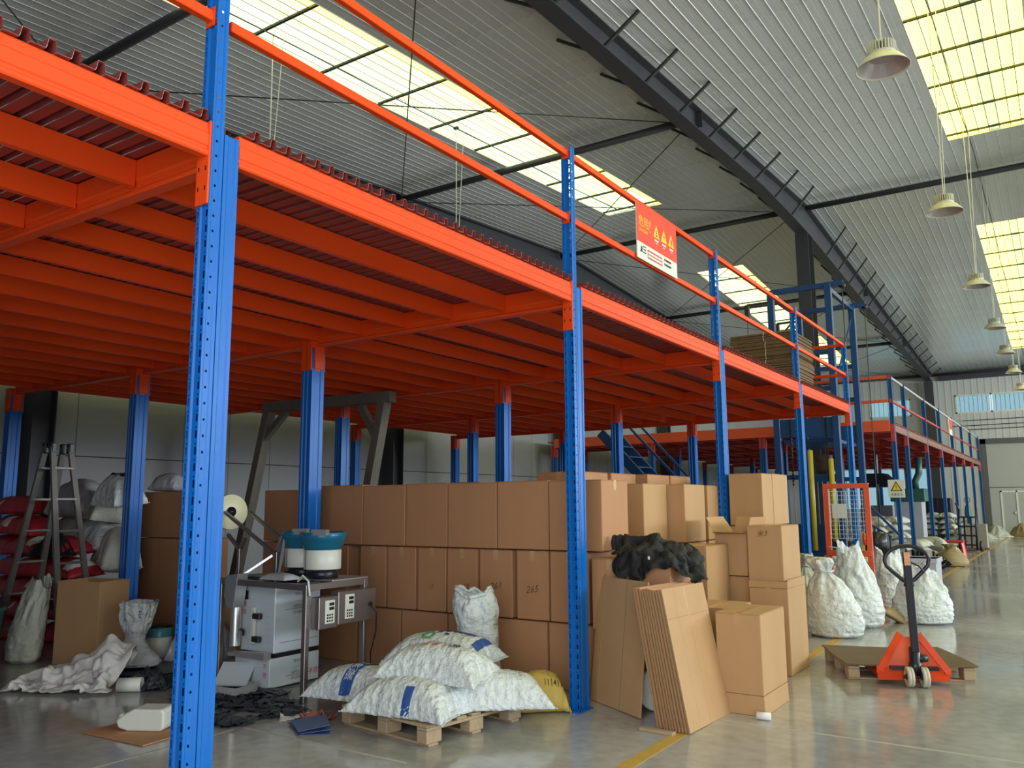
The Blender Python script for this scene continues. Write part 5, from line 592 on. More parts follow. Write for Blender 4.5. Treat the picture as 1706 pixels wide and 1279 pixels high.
CLOTH_SHAPE = (46, 38, 0.004, (-8.2093, 3.65, 0.014), [
87,3,4,4,0,5,-6,-3,7,7,6,1,5,5,5,6,5,6,6,7,3,4,8,3,5,5,5,5,4,6,3,8,10,5,-2,6,6,-7,9,9,-1,9,7,5,3,7,10,-8,0,0,1,4,-2,4,9,-7,-1,-1,2,-6,3,1,0,0,-3,1,-1,2,
1,-3,2,-1,1,0,-1,0,-4,3,-3,-2,4,3,-2,1,4,-5,-4,7,-2,0,0,2,-1,-3,-5,1,0,0,0,0,5,1,4,-3,-6,1,5,-4,1,0,-2,3,-1,-3,0,0,1,-1,1,-1,0,-2,3,4,-3,-3,-1,-2,7,0,-3,
2,2,-1,0,-1,0,-1,0,0,1,-4,0,0,0,0,1,1,0,-1,0,-2,1,2,3,-2,0,2,-3,0,2,-2,0,-1,0,0,1,-2,2,2,-1,2,1,-3,-1,-3,1,-2,3,1,5,-4,0,-2,0,0,0,-2,-4,1,0,-2,1,0,0,-1,
0,1,0,1,2,0,-1,-2,0,3,0,-3,1,1,1,2,-3,0,3,4,-7,2,-2,4,1,-2,-3,-1,-2,1,0,2,6,-6,0,0,0,0,-1,-3,0,1,1,1,1,-6,-1,3,0,3,0,-1,-1,-1,0,3,0,-2,-1,2,-1,-1,2,4,-5,
2,-2,3,-4,1,-1,0,-1,1,0,2,0,1,-1,0,1,-3,0,1,-1,0,-2,-1,0,1,0,-3,6,-1,-2,-1,6,-1,-3,-2,1,1,-2,0,-1,1,0,1,0,0,-1,3,-3,-1,1,2,1,-3,0,0,2,-1,5,1,0,-4,1,4,-2,
-5,1,-4,0,-3,1,1,1,-5,1,0,0,1,1,-1,-1,1,1,2,0,-2,-2,1,4,-2,-1,1,-2,0,0,1,-1,-2,2,-2,-2,0,4,0,3,-2,1,0,2,1,1,2,-4,-3,-3,-3,-3,0,2,-4,1,2,0,0,-2,1,0,1,0,
-1,1,0,2,0,1,-4,2,0,-1,-1,1,1,-2,2,-3,-1,0,2,2,0,0,-1,1,1,3,1,-1,-7,3,7,-8,-3,-1,-1,0,1,-3,0,-1,1,0,1,0,0,0,0,1,-1,1,-2,1,-1,3,-2,0,0,0,1,0,-1,0,1,-2,1,
1,0,-1,1,0,-1,1,-1,-1,-2,6,-5,-2,0,5,-5,-3,0,-2,6,-4,-1,0,0,1,0,0,1,0,1,-1,-2,1,-1,-1,0,2,0,1,0,0,1,-1,0,-1,-1,1,2,-3,0,2,0,1,-1,-1,-3,2,2,-4,-2,2,2,5,
-7,1,2,0,5,1,-2,-3,0,0,0,-1,1,1,1,-2,-1,-1,2,0,0,1,-1,1,1,-1,0,-2,0,4,0,-3,1,0,0,2,-5,3,-2,3,1,0,2,-3,-2,-1,2,-6,4,-1,0,1,-2,-2,2,1,1,0,1,1,1,-7,4,1,-2,
1,1,-2,0,1,-1,-1,1,-2,0,4,0,1,2,-3,-1,1,-1,1,-3,0,2,0,-1,3,3,-6,0,1,0,2,-5,-1,-2,0,1,1,-2,0,2,2,0,1,-1,0,-5,5,0,0,0,0,-1,0,0,-4,5,3,-1,-1,0,-1,3,0,-2,0,
-1,4,0,-1,-5,-1,2,2,-2,3,-3,3,-4,-1,0,2,-6,2,1,-1,-1,1,2,-1,1,0,0,5,-6,1,-2,3,-1,1,1,-6,3,4,2,0,-2,-3,1,0,0,-1,-1,1,1,2,-4,-6,1,1,1,5,1,-1,0,0,-1,-2,1,
-1,-1,0,2,1,-2,-1,4,-4,1,0,1,4,-5,2,-2,1,1,-2,2,0,0,-3,0,1,2,-1,2,0,-2,-1,4,-5,0,1,-1,-1,2,-3,9,-7,4,-1,2,0,-3,0,2,2,-1,-3,1,-1,0,-1,-2,4,-1,-3,0,2,1,0,
-1,0,1,4,0,-5,0,1,0,-1,2,-1,1,0,1,0,-3,-1,-1,3,0,1,4,-5,2,1,1,-2,-3,3,-1,5,-7,0,6,-4,1,-1,-2,0,1,1,-1,0,2,-1,0,1,-2,0,0,0,1,0,0,0,2,-1,0,-1,-2,3,0,-2,-1,
-1,3,0,-1,-3,2,6,0,5,-8,0,3,-3,3,4,-4,-4,3,-1,-1,2,-3,2,-2,4,0,-1,-1,0,0,1,-1,-1,1,1,-1,0,1,0,0,-1,1,-1,4,0,-2,0,2,-1,-4,-1,6,-2,0,2,-11,-2,6,1,6,-3,2,
5,-5,0,1,-1,-3,2,0,1,-1,1,-2,0,0,1,0,2,-1,-1,0,-1,0,-1,0,1,3,-2,1,1,-4,5,-1,-2,2,3,-4,1,6,-2,-4,-8,6,1,-1,2,3,-6,-2,5,-2,1,-1,-2,2,0,1,-2,0,2,-2,1,0,0,
-1,1,1,-2,1,0,1,-1,0,-1,-1,1,-1,6,-2,0,0,-1,0,3,-3,4,4,-5,-3,-4,1,3,-2,-4,7,-4,2,0,1,1,1,0,-1,1,-1,-1,-1,2,0,1,-1,1,-1,0,1,-1,1,0,1,0,-1,-1,4,-5,-3,5,1,
0,1,0,-2,-3,-1,4,4,-4,-1,3,-2,-1,5,-7,4,5,1,-5,0,2,-1,-1,-2,1,3,-1,-1,2,-2,1,-1,0,0,0,1,0,0,0,0,-1,5,-1,-6,0,0,4,-2,2,-6,-2,4,1,-1,7,2,3,0,-3,-2,0,3,2,
-2,-4,2,-5,-1,3,1,-1,6,-4,-4,3,2,-5,-1,1,3,0,1,2,0,-1,1,-2,-2,0,-3,4,0,-1,-1,3,-3,5,-5,1,-3,1,6,6,1,-2,2,-4,-3,5,0,-4,0,-4,2,-2,0,1,8,-5,-8,12,-1,-9,3,
-1,-1,-1,3,3,-1,-1,1,-3,0,2,0,3,1,-4,1,-3,-1,-1,2,5,-4,4,-8,3,6,0,-6,0,5,2,-2,-6,-2,-1,4,4,-5,-2,2,0,-6,8,-2,-4,5,1,-3,0,-1,5,-2,0,0,1,-5,1,1,0,-1,-1,4,
-1,-2,0,3,-3,5,-1,3,-4,-3,-11,4,4,0,0,1,1,5,-5,1,3,-4,1,-2,1,-4,6,3,-8,4,-1,-2,3,-2,-1,0,1,1,-1,-3,6,0,-3,-1,0,2,0,0,0,1,-2,0,0,4,3,-2,-3,-3,0,1,0,1,-2,
0,1,7,1,-7,1,2,-3,-2,0,0,-1,4,0,0,3,0,-1,-1,-3,-2,-2,0,2,1,-1,2,0,0,-2,2,-1,0,1,6,0,0,1,-9,3,2,1,-3,-1,1,-1,0,0,-2,0,3,2,-2,-3,6,-4,-1,1,1,1,0,1,0,1,1,
-2,-2,0,0,1,0,0,-2,1,-1,0,-1,0,2,0,0,1,0,1,-1,-1,5,-8,-4,2,0,-2,0,1,0,0,0,0,-3,-1,6,0,0,0,1,1,3,0,-2,-3,0,2,1,-2,-2,-1,1,0,-1,2,-1,0,-2,0,0,1,1,4,-4,3,
-5,0,3,0,-2,5,-7,0,0,-1,-1,0,2,-1,-1,0,2,1,0,-1,0,4,3,-4,0,1,1,-2,0,3,-4,-1,0,0,0,-1,0,-1,-1,1,1,-1,-1,2,2,-4,-2,3,1,0,-2,1,-4,6,-3,0,2,1,0,-2,-4,0,0,4,
0,-1,1,0,3,-2,-4,-2,1,0,0,4,3,-1,1,1,-2,-4,0,1,1,0,0,-1,-1,0,2,-5,1,0,2,1,-2,-1,-3,-3,0,1,2,-3,1,2,-3,-2,0,7,-2,-1,1,2,4,-2,-4,1,0,-5,0,3,-1,2,1,1,-1,-4,
2,-1,-2,1,1,0,1,1,0,-2,-1,1,1,-1,-1,0,0,0,-3,-3,4,-1,2,-2,-1,-2,5,2,1,-3,1,-1,4,0,-3,5,1,-4,-3,0,1,-3,2,1,1,0,-3,2,2,-3,0,1,-1,1,0,1,-2,0,-2,-1,0,0,0,0,
3,-4,3,-2,0,-1,2,-1,-1,4,1,-3,5,-2,0,0,-2,0,5,-2,-6,6,-2,-1,2,-4,3,1,-3,1,0,0,4,-2,-2,1,0,1,-1,0,-1,-3,1,0,-1,0,2,-1,-3,2,-2,1,-1,-1,0,8,-5,0,1,0,-1,4,
-4,1,1,-2,-5,8,0,-1,0,-3,-4,-1,-2,1,7,-1,-1,0,1,1,2,0,0,-1,-1,-1,2,-2,-2,3,-1,-2,-1,0,-3,1,0,2,0,-2,-2,4,0,0,-3,6,-5,-1,-2,1,-1,9,-1,-5,1,-3,4,0,-6,-2,
4,2,2,2,0,-1,0,0,0,-1,-3,1,2,4,-3,-2,-4,3,1,0,-2,-1,2,-1,0,-2,3,2,0,-2,0,1,-3,-1,3,1,0,-2,0,-2,0,-1,-2,1,5,4,-1,2,-6,1,-2,2,1,0,0,1,-4,3,-2,1,3,4,-1,-3,
-2,-3,2,-3,-2,1,1,0,4,-2,1,-2,2,-1,0,-2,1,-2,2,4,-3,-1,3,2,-1,2,-10,-1,8,3,-2,1,-6,1,-1,1,0,2,-4,3,1,0,1,-2,3,4,0,-6,-1,0,2,8,4,4,5,9,2,6,3,2,1,3,5,-8,
2,2,3,4,5,5,-4,3,4,5,-2,3,5,3,4,4,1,2,-1,3,11,2,2,1,-3,-2,3,8,7,3,6,3,8,-2,0,2,2,-2,1,4,-4,3,0,1,0,-4,6,-2,-2,2,-1,0,-4,7,-1,-3,-3,5,1,-4,1,0,1,2,1,-1,
-2,-5,4,0,2,4,0,-4,-2,2,-2,-4,3,1,3,4,-2,-5,3,0,0,-2,-2,2,3,1,-3,4,0,1,-1,-1,-3,3,0,-2,2,-1,0,1,2,-2,-1,-2,2,2,2,-3,-6,-2,7,1,0,4,1,-3,-4,3,0,1,1,8,-2,
-1,2,-1,-3,-2,3,0,0,0,-1,1,1,1,1,-3,1,-1,-2,2,-1,2,-1,-1,0,0,2,-1,2,-4,0,3,2,-1,-3,4,0,-1,-3,4,-1,-3,0,1,0,-1,7,-1,1,2,-1,-1,-1,-1,1,0,-3,-1,3,-2,1,-1,
1,1,0,-2,0,1,3,4,-1,-5,-1,-2,3,-2,3,-4,0,4,-1,1,-3,3,0,0,-5,3,1,0,1,1,-4,11,-3,0,1,-2,-2,0,1,-2,0,1,0,-1,1,0,-1,-1,-1,3,-1,-1,4,-2,2,-6,4,-2,4,-1,-1,0,
-1,0,1,2,0,0,-2,0,0,-3,1,2,-1,1,1,0,7,-2,0,-1,0,-3,2,0,1,0,2,-1,0,0,0,1,-2,1,-1,0,1,0,-1,-9,9,0,-1,1,1,0,-2,1,1,0,2,0,-7,-4,2,5,1,-4,1,3,-6,-2,5,7,-2,0,
-3,1,2,-1,1,0,1,-2,-2,2,1,0,0,-1,0,1,0,1,-2,-3,4,1,-6,5,-5,-2,3,2,-4,2,0,3,1,0,0,-2,1,1,-4,-1,-1,5,-5,-2,4,-1,-3,2,1,0,0,0,2,0,-3,3,-1,1,-2,2,1,-4,0,6,
-3,0,0,1,-3,2,0,0,-1,0,-4,4,1,-1,2,0,0,-1,1,-12,1,8,-2,0,3,-2,-2,7,-3,1,-1,0,1,0,-1,-2,0,3,0,0,-3,3,0,-1,2,0,-1,0,1,0,-1,0,-1,0,1,0,-1,2,0,-3,3,-1,-1,-1,
1,-7,3,2,-2,3,1,-5,5,-2,4,1,-1,-1,2,0,-2,4,0,-1,0,0,-1,0,0,-7,3,2,0,0,2,0,0,0,-3,2,0,1,0,-1,2,0,-3,0,4,3,-4,-9,3,7,-3,-1,-2,0,4,0,0,7,1,-1,-4,-2,0,3,4,
0,-3,-3,2,1,0,-3,-2,3,1,0,0,0,1,2,-4,-1,2,0,0,0,-3,-1,5,2,-1,1,-1,-8,3,5,-2,1,-1,1,-2,1,1,0,9,-2,-2,0,0,1,2,1,-6,-1,2,-4,2,3,-7,5,-1,1,-3,-1,3,3,-2,2,0,
-1,-1,0,0,-2,-4,-3,7,3,-2,-2,-2,8,0,-6,4,0,0,0,1,1,0,5,-1,-2,3,0,1,1,-2,7,0,-2,-5,-1,-1,-1,1,1,-5,4,1,0,-3,-3,5,2,-1,1,-5,2,3,3,-6,0,3,-2,0,-3,-1,1,4,1,
0,-1,2,0,-3,2,5,1,-1,-2,3,2,-1,-3,-11,-1,2,11,-1,-2,0,1,-2,3,0,0,-3,1,3,-4,6,2,-10,-1,0,3,7,3,-1,-6,-3,-5,4,0,-1,5,-1,0,-1,3,-2,-1,2,5,1,0,0,-1,1,0,-5,
2,1,0,1,1,-3,3,2,-1,-2,0,1,-4,0,1,-2,1,1,2,2,-1,-3,-5,7,-8,-2,2,-6,11,2,1,-1,2,1,-4,-2,2,3,-3,7,-2,1,1,-3,-2,-3,3,5,-3,1,-1,-1,-1,5,0,-2,0,0,0,2,-7,-2,
7,-5,0,9,-1,-3,2,-7,-5,4,1,-1,1,3,1,0,0,1,-1,-1,-2,4,1,-4,4,2,0,0,-1,-1,0,-1,-1,2,1,-1,0,-1,2,0,1,0,-4,-3,4,0,-4,0,6,-1,-1,-2,3,0,5,-2,2,-1,-12,8,0,-1,
0,1,-1,1,2,2,-2,-4,2,7,-3,-1,3,-1,-4,0,2,1,3,-2,-3,1,-2,2,2,1,-7,-1,5,-2,-2,5,1,-2,-4,-2,7,0,-1,-1,4,0,0,-3,-1,2,0,-1,-3,0,7,3,-4,-4,0,0,-7,8,8,-2,-2,1,
-2,-3,3,0,0,1,-2,2,1,-3,0,7,-2,-3,-3,3,1,-2,0,-1,-4,3,-1,0,-2,-1,1,2,0,2,0,0,-4,5,-1,-2,4,-3,-2,3,0,7,2,-1,-1,-3,-1,2,1,0,3,-5,1,-2,4,-2,3,-2,3,4,-4,-2,
0,-1,-1,-3,3,-2,-4,-3,0,6,-3,0,1,3,1,-4,1,-1,0,1,-2,-1,5,-1,-2,3,9,-1,-2,0,4,-1,0,1,-3,-1,0,-2,2,2,-1,4,-3,-3,3,1,-2,-1,1,0,-5,2,2,-6,2,1,-2,0,-1,-2,8,
-1,-2,-2,0,-2,1,6,-2,0,0,-2,0,9,-2,-1,1,2,-1,0,-2,-6,-2,6,1,2,0,0,-5,6,1,-3,-6,4,2,-2,-2,3,-1,0,3,2,-2,2,-1,-6,-4,2,4,5,-7,0,2,0,-1,2,-4,1,-1,1,4,-1,-4,
4,1,0,0,-7,8,0,1,-2,0,1,1,-1,1,0,-6,5,1,-3,0,1,1,-1,3,4,-3,-2,-1,3,-2,-2,1,-1,-5,9,-3,-3,2,0,3,1,-9,2,2,5,-7,2,-2,4,4,-8,5,2,0,-1,2,-1,-1,1,0,2,-6,6,1,
-7,4,-1,0,0,1,3,-3,0,2,-2,-1,1,0,-6,-2,8,-2,4,0,1,-1,-3,3,-2,-4,1,4,-1,0,0,-5,0,6,2,-2,0,1,0,0,0,0,-1,-6,6,1,-4,4,0,1,-1,0,-1,2,0,-1,0,-6,-2,0,8,0,1,-3,
-1,5,0,3,-1,-4,-1,0,1,-4,-6,7,7,-2,1,2,-1,-3,0,0,0,0,0,0,0,0,3,-1,-5,3,0,0,0,0,-2,0,0,-1,-3,4,3,0,-2,-1,6,-4,-1,0,1,0,-1,-1,1,-1,1,2,-3,4,1,-1,1,-2,2,2,
2,-2,-1,0,-1,-1,2,-4,-3,1,1,4,0,1,-2,0,1,0,0,-4,-4,5,-6,2,3,8,-4,0,2,-2,0,-2,1,-9,-3,-1,0,15,-1,0,5,-4,0,-2,6,0,2,-3,3,2,-3,0,-4,2,3,1,0,-1,-2,1,-2,1,0,
-1,2,-1,0,3,-1,0,-2,1,0,1,-1,-1,0,0,0,-2,1,0,-1,3,1,-2,-1,7,3,0,-1,-5,-2,1,1,0,0,-1,-3,7,-3,2,0,-3,-3,-1,-1,4,4,0,0,-1,0,-1,2,0,1,2,-1,-2,-1,-2,2,1,0,0,
1,-2,-2,3,1,-6,4,-2,5,2,-3,2,2,-3,-3,2,0,1,0,3,-3,1,0,0,-5,0,3,0,-2,1,2,0,0,1,0,-1,0,1,1,-1,-2,-1,2,0,0,0,0,0,-2,2,4,-4,-1,-1,1,6,-1,0,1,-3,-1,-1,3,0,1,
0,3,0,-4,-1,1,-2,3,2,2,-1,-1,-1,-1,0,0,-1,0,1,0,1,1,0,0,-2,0,0,0,1,-2,3,1,-4,0,0,-1,-4,5,-1,1,0,0,0,-1,1,3,-2,3,-6,3,3,-12,-3,10,1,-1,0,4,-2,-1,-1,1,0,
2,1,-3,0,0,-1,0,1,0,0,-1,1,0,0,1,1,1,-1,1,-5,1,6,-1,0,-2,2,1,1,-2,0,-1,4,-4,-5,1,-1,5,2,-5,-1,4,1,0,-2,2,0,1,0,0,0,0,-2,1,0,1,0,0,1,1,-2,-1,-3,-1,-2,0,
2,1,3,4,1,-5,4,2,-1,0,-2,-4,1,2,4,-3,-9,10,1,-2,0,2,-3,0,2,2,-2,1,0,0,0,0,0,0,1,0,-1,1,0,2,-1,-2,1,-3,-7,-2,4,0,6,-1,6,-1,-1,2,-1,-2,2,-3,3,-3,0,1,-4,5,
1,-2,-2,4,-4,2,-1,2,0,1,-3,-1,-1,0,5,1,2,2,-2,-1,0,0,1,-5,2,1,1,-1,-3,-9,0,1,4,5,-4,6,-1,-2,2,-4,3,-5,1,0,-5,6,3,0,0,0,-1,0,0,3,-2,0,0,0,0,-1,1,0,0,1,-2,
2,1,0,2,-4,3,-1,-2,0,2,0,-2,-9,-4,-1,5,1,1,-3,1,1,1,0,2,-3,-9,6,3,1,-4,0,1,1,3,1,0,-2,0,-6,5,0,0,-4,2,2,-1,0,0,0,0,-1,1,0,-4,0,3,-4,2,2,0,-5,-6,-3,11,-1,
-1,-1,-4,6,-4,3,0,0,-1,0,2,-2,-2,0,1,2,0,-2,2,-2,1,-2,3,-1,-1,-1,2,0,-1,1,-1,-2,1,1,-2,-1,4,-2,2,-5,2,2,0,-1,0,1,6,-4,4,0,12,1,0,-2,-4,-6,-1,-6,2,2,-3,
-2,1,1,5,-7,1,0,2,-2,-1,2,-1,0,4,2,1,2,-5,3,2,-9,-1,0,8,-6,-1,0,0,0,-1,1,-2,-1,4,-7,2,-2,-1,0,3,6,1,-6,3,-4,-1,7,-2,-2,4,-5,3,2,2,-7,3,4,-2,0,-1,-5,-3,
6,2,4,-3,1,-1,-3,4,-9,4,0,5,1,-1,-3,0,4,-5,-3,3,2,-8,-3,2,1,4,5,2,-4,0,-1,2,4,1,-9,0,7,-1,-7,7,0,-2,-6,10,2,-3,-4,-5,6,5,1,-5,0,3,-8,1,4,3,-6,2,-2,1,0,
0,-3,4,-2,-3,-1,1,1,1,1,-1,-1,7,-1,3,-10,3,-3,10,-3,1,-9,9,0,0,-5,3,-5,7,5,-3,-4,-7,5,3,-7,1,3,4,-4,-2,4,2,-3,-3,2,0,-3,6,-4,2,-1,2,-1,-1,-1,-2,-1,1,-1,
7,-7,3,-2,5,2,0,-1,-5,-3,4,-3,9,3,-7,-6,5,8,2,-8,-2,0,-5,2,-1,5,3,-2,-7,0,0,4,3,0,3,-3,6,5,1,-10,0,-4,-1,0,5,2,-5,0,-1,8,1,-5,-1,4,-7,3,-2,-5,8,-7,8,3,
-7,-1,-1,4,-1,-1,-1,3,1,-1,-5,10,0,-4,-2,-3,3,0,0,2,4,2,-4,-6,8,0,-2,-6,-4,1,7,-2,-1,2,2,-2,0,0,0,-2,4,1,-1,-7,9,-6,0,3,-7,6,0,-1,-4,2,8,-1,1,0,-1,0,1,
-2,2,-2,-6,2,-3,-2,-3,4,0,-3,1,2,3,2,1,-7,3,-4,5,2,-2,1,-8,2,8,4,-8,0,5,-5,-6,-2,3,6,4,-3,5,-8,-6,5,3,4,0,-3,3,2,0,-3,-7,3,2,2,2,-6,-1,5,1,0,-4,1,1,-1,
3,0,0,-4,-3,7,0,-6,-6,2,4,5,2,-8,2,3,-4,-1,4,-1,-4,-2,7,-4,-2,6,1,5,0,-3,2,1,-4,-3,-2,-2,5,3,-3,-8,3,-1,-1,8,0,-4,0,-2,7,-3,1,-1,-2,-2,4,-3,-3,1,0,1,7,
-6,3,1,-3,-3,-2,-1,3,-2,8,1,0,1,0,-1,2,-3,-2,-1,5,-4,1,0,0,3,-1,-6,0,1,-1,1,1,-1,5,-1,1,5,-3,-5,-1,-1,2,1,-5,6,3,0,-2,-1,-1,0,-6,-2,9,-3,3,-5,3,5,0,-7,
3,2,-3,-4,3,2,1,-3,-2,-3,11,3,0,-2,-3,0,2,2,-2,-2,2,4,-1,-8,1,4,1,-2,-4,0,6,2,-1,-1,-2,-1,5,1,-5,-5,4,0,4,-3,3,-6,2,5,-1,-2,2,-2,-3,3,0,-6,8,0,0,-2,-3,
6,2,0,-1,1,1,0,5,-1,-1,0,-1,3,-5,-4,2,-3,0,0,-1,-2,7,2,2,-2,-2,0,0,0,1,-8,0,8,-4,0,2,-1,-2,1,1,0,2,2,-3,-3,-1,4,3,-4,-3,0,-3,10,1,2,2,1,1,-4,-3,-1,4,3,
-7,-8,4,3,3,0,-6,-2,7,2,0,-1,0,0,2,2,-4,-11,5,3,-1,1,3,-3,2,-3,2,2,-1,-3,3,-7,-1,-1,-1,3,4,6,0,-1,2,-7,-3,5,7,-2,-4,4,-3,-7,10,1,-2,0,1,0,-1,1,0,0,-1,1,
0,-3,-3,-7,0,9,2,1,-1,-1,2,-2,0,4,-1,-5,-1,0,2,-1,4,-2,4,-2,-4,3,2,-2,-4,9,1,-2,0,0,0,-2,0,-1,4,0,-2,2,0,1,0,0,-6,1,1,0,-1,5,-4,2,-3,3,-1,2,-2,1,3,2,2,
1,-6,1,-3,3,-1,0,-1,0,-6,1,5,1,-2,6,2,-6,4,0,-7,2,5,-4,3,0,0,1,-1,1,-1,-2,-2,0,2,2,-1,0,-1,1,1,3,-3,-1,-1,3,1,-3,0,6,-8,5,2,-2,0,-1,-2,-1,1,6,2,-4,2,4,
0,-9,2,2,1,-3,3,-3,1,-2,-3,6,1,0,-1,-1,-1,2,0,0,-3,2,3,0,2,6,-6,-4,3,9,-1,-4,-6,8,1,-2,1,-3,-8,2,5,2,1,-3,3,1,-3,-3,4,2,1,-4,1,0,1,-2,-1,0,1,4,0,-2,0,0,
0,-5,-3,6,1,-1,1,6,-1,-2,1,-7,3,11,0,1,4,-4,-7,-1,-2,-3,-5,-1,4,4,2,1,-2,-2,3,0,2,5,-5,3,0,0,-1,-1,-1,1,-1,-3,4,1,-4,2,0,-1,1,1,1,-2,0,-5,1,2,-1,-2,2,11,
8,-4,-4,-3,-3,-5,-1,-1,7,-1,-4,6,-1,-5,1,4,3,-3,2,5,-2,0,-1,1,0,-1,-3,0,2,1,0,1,-2,2,0,-2,2,1,1,-4,6,-1,-5,2,3,-5,0,0,1,7,-1,-6,-2,0,6,1,2,-4,-4,2,4,0,
-2,6,-2,-4,5,0,0,0,0,1,3,-6,-6,6,2,1,0,0,-1,-1,-3,1,3,1,1,-1,-1,0,0,-6,5,-1,-3,1,3,4,-6,0,1,6,-1,-7,7,3,-2,-3,2,4,-4,1,1,-3,1,0,-1,1,3,2,0,-5,-3,6,0,-1,
0,-5,-2,8,0,0,0,-3,0,-3,-1,2,1,-2,0,3,2,-3,5,3,-2,-3,1,-6,7,3,-4,-1,9,1,-1,-5,0,-5,-2,-5,2,0,1,6,3,-2,4,0,-7,5,2,-3,1,-1,-7,10,-1,2,2,-10,1,3,-1,2,-3,1,
2,0,3,-3,6,-1,-3,-3,5,3,-8,1,9,-3,2,1,2,-6,-6,-1,7,-4,4,1,-2,1,4,0,-4,3,-4,-2,-3,6,0,-2,-6,11,0,-3,5,-6,-1,-1,-1,3,1,1,1,-1,-3,3,4,0,-4,0,-1,1,6,-2,-3,
2,1,-1,3,-3,0,-1,4,-1,0,1,1,0,-4,6,-1,-7,0,1,-5,8,0,-2,2,1,-2,-3,5,2,-3,-3,1,0,1,-1,-3,3,1,1,4,-3,-2,-1,7,-7,-3,5,-3,3,6,-1,1,0,0,-3,2,1,1,-1,1,5,-4,-5,
1,1,0,1,-2,2,-1,0,1,-2,2,2,-1,4,-2,-5,-2,-2,0,4,-1,-1,3,12,1,1,-2,-5,-1,-6,-6,-1,2,3,0,12,-1,2,1,-3,0,-2,-1,0,0,0,0,4,-2,-2,-1,-1,1,0,-5,5,0,5,0,1,-4,0,
-1,2,-3,-5,1,3,1,-4,1,5,-2,-2,-1,2,4,-5,0,-1,1,2,-4,5,-2,3,-3,3,5,-2,0,5,-5,0,-1,2,0,-2,2,1,-2,-6,2,1,-4,-1,2,4,2,-1,0,-1,-1,3,1,-4,-4,-1,-1,0,-1,-1,-1,
1,8,1,-4,-1,1,5,1,-1,-2,4,-2,-4,3,6,1,-2,-4,-3,-4,-1,10,-6,1,12,-1,-15,-2,4,2,-8,1,3,4,-1,0,-1,2,-1,-7,1,1,0,-4,-1,4,0,-2,1,2,0,-5,5,2,0,0,0,3,-1,0,1,-3,
0,6,2,-8,-3,2,-2,7,4,-4,-7,0,1,-5,6,-1,-7,0,-1,2,9,1,-1,-5,2,-4,-1,-1,0,2,5,2,0,-1,-1,-5,-1,1,-3,-1,3,4,3,0,-1,-2,0,-1,1,0,-3,3,4,1,6,-3,-11,0,0,0,3,-3,
2,-2,-2,-1,3,3,4,-8,-4,2,3,-6,-2,3,2,-1,1,7,0,-6,-1,1,-1,-2,1,4,-1,4,5,-4,-5,1,-3,-4,-1,8,4,3,2,-8,-3,1,-2,0,3,3,-7,-2,6,-3,0,2,-5,-1,1,-1,-2,1,-1,1,2,
-6,-2,5,5,-2,-1,5,-2,-1,0,1,0,0,-4,2,-1,0,1,-3,-2,0,4,3,-4,0,-2,0,3,0,1,3,-2,-6,2,5,1,-3,-3,-3,0,1,3,-2,-3,2,2,-2,-2,1,2,-3,3,4,-4,3,-1,1,1,1,0,-6,-8,4,
5,-3,-1,0,2,0,5,-1,-6,1,0,0,3,0,3,-6,1,1,0,-2,2,-3,1,-2,0,0,-2,1,3,-2,0,3,0,-3,-1,3,-1,5,3,1,1,-1,-8,-3,0,-3,3,-2,-4,0,2,3,4,-1,0,-1,-2,1,-2,0,0,-2,-2,
3,4,-7,5,7,-9,-4,0,-1,0,-1,5,3,2,0,-3,-3,1,1,-1,4,-2,0,2,1,-2,-2,-6,-4,0,0,-1,0,-2,3,8,-1,-4,7,-2,-2,-1,-2,-2,0,-3,0,6,-5,2,5,-9,7,-3,-3,-4,2,5,2,-7,0,
3,6,-3,1,2,-1,1,1,-5,-2,1,-5,3,1,3,-2,-5,-2,-1,0,6,-8,-2,4,6,3,0,-3,0,-3,-2,-4,4,-2,2,1,-6,2,-3,3,3,3,-4,5,-4,-2,-1,-2,2,4,0,-2,1,-1,1,2,-2,-3,-3,0,6,-1,
3,-3,-2,-4,7,-6,-4,2,5,-4,4,4,-2,-3,1,-2,
])
# ------------------------------------------------------------------ setting: floor, walls, roof
RY, RZ, SL = 22.7, 9.75, 0.066
def zr(y): return RZ - SL*abs(y-RY)
fl = MB().box(-13.7, 19, -1.7, 47.2, -0.1, 0).build('floor', CONC); tag(fl, kind='structure')
YN, YF = -1.7, 47.0
ns = 0
def trim(mb, mt, parent=None):
    global ns
    ns += 1
    return tag(mb.build('trim_%d' % ns, mt), kind='structure')
trim(MB().box(-2.46, -2.36, -1.0, 46.0, 0, 0.0015), YLINE)
trim(MB().box(-2.3, 8, 6.22, 6.25, 0, 0.001), WLINE)
trim(MB().box(-5.20, -5.17, -1.0, 4.1, 0, 0.001), WLINE)
trim(MB().box(-5.16, -3.6, 4.16, 4.185, 0, 0.001), WLINE)

ceil = setting('ceiling')
SKL = (-10.0, -8.4); SKR = (-5.2+16*8/35, -5.2+23*8/35); SKQ = (6.4, 8.0); SKZ = (10.8+0.41*9, 10.8+0.41*13)
SKN = (3.0, 19.9); SKF = (26.55, 43.0)
_pm = {}
def roof_panel(x0, p, ya, yb, mt):
    key = (round(p, 3), ya, yb, mt.name)
    if key not in _pm:
        cs = [(0, 0), (0.005, -0.007), (0.015, -0.007), (0.020, 0.0), (p*0.5, 0.0), (p*0.52, 0.002), (p*0.54, 0.0), (p, 0)]
        mb = MB()
        mb.add([(x, ya, zr(ya)+z) for x, z in cs]+[(x, yb, zr(yb)+z) for x, z in cs], [(i, i+1, len(cs)+i+1, len(cs)+i) for i in range(len(cs)-1)])
        _pm[key] = mb.mesh('roof_panel', mt)
    inst('roof_panel', _pm[key], ceil, (x0, 0, 0))
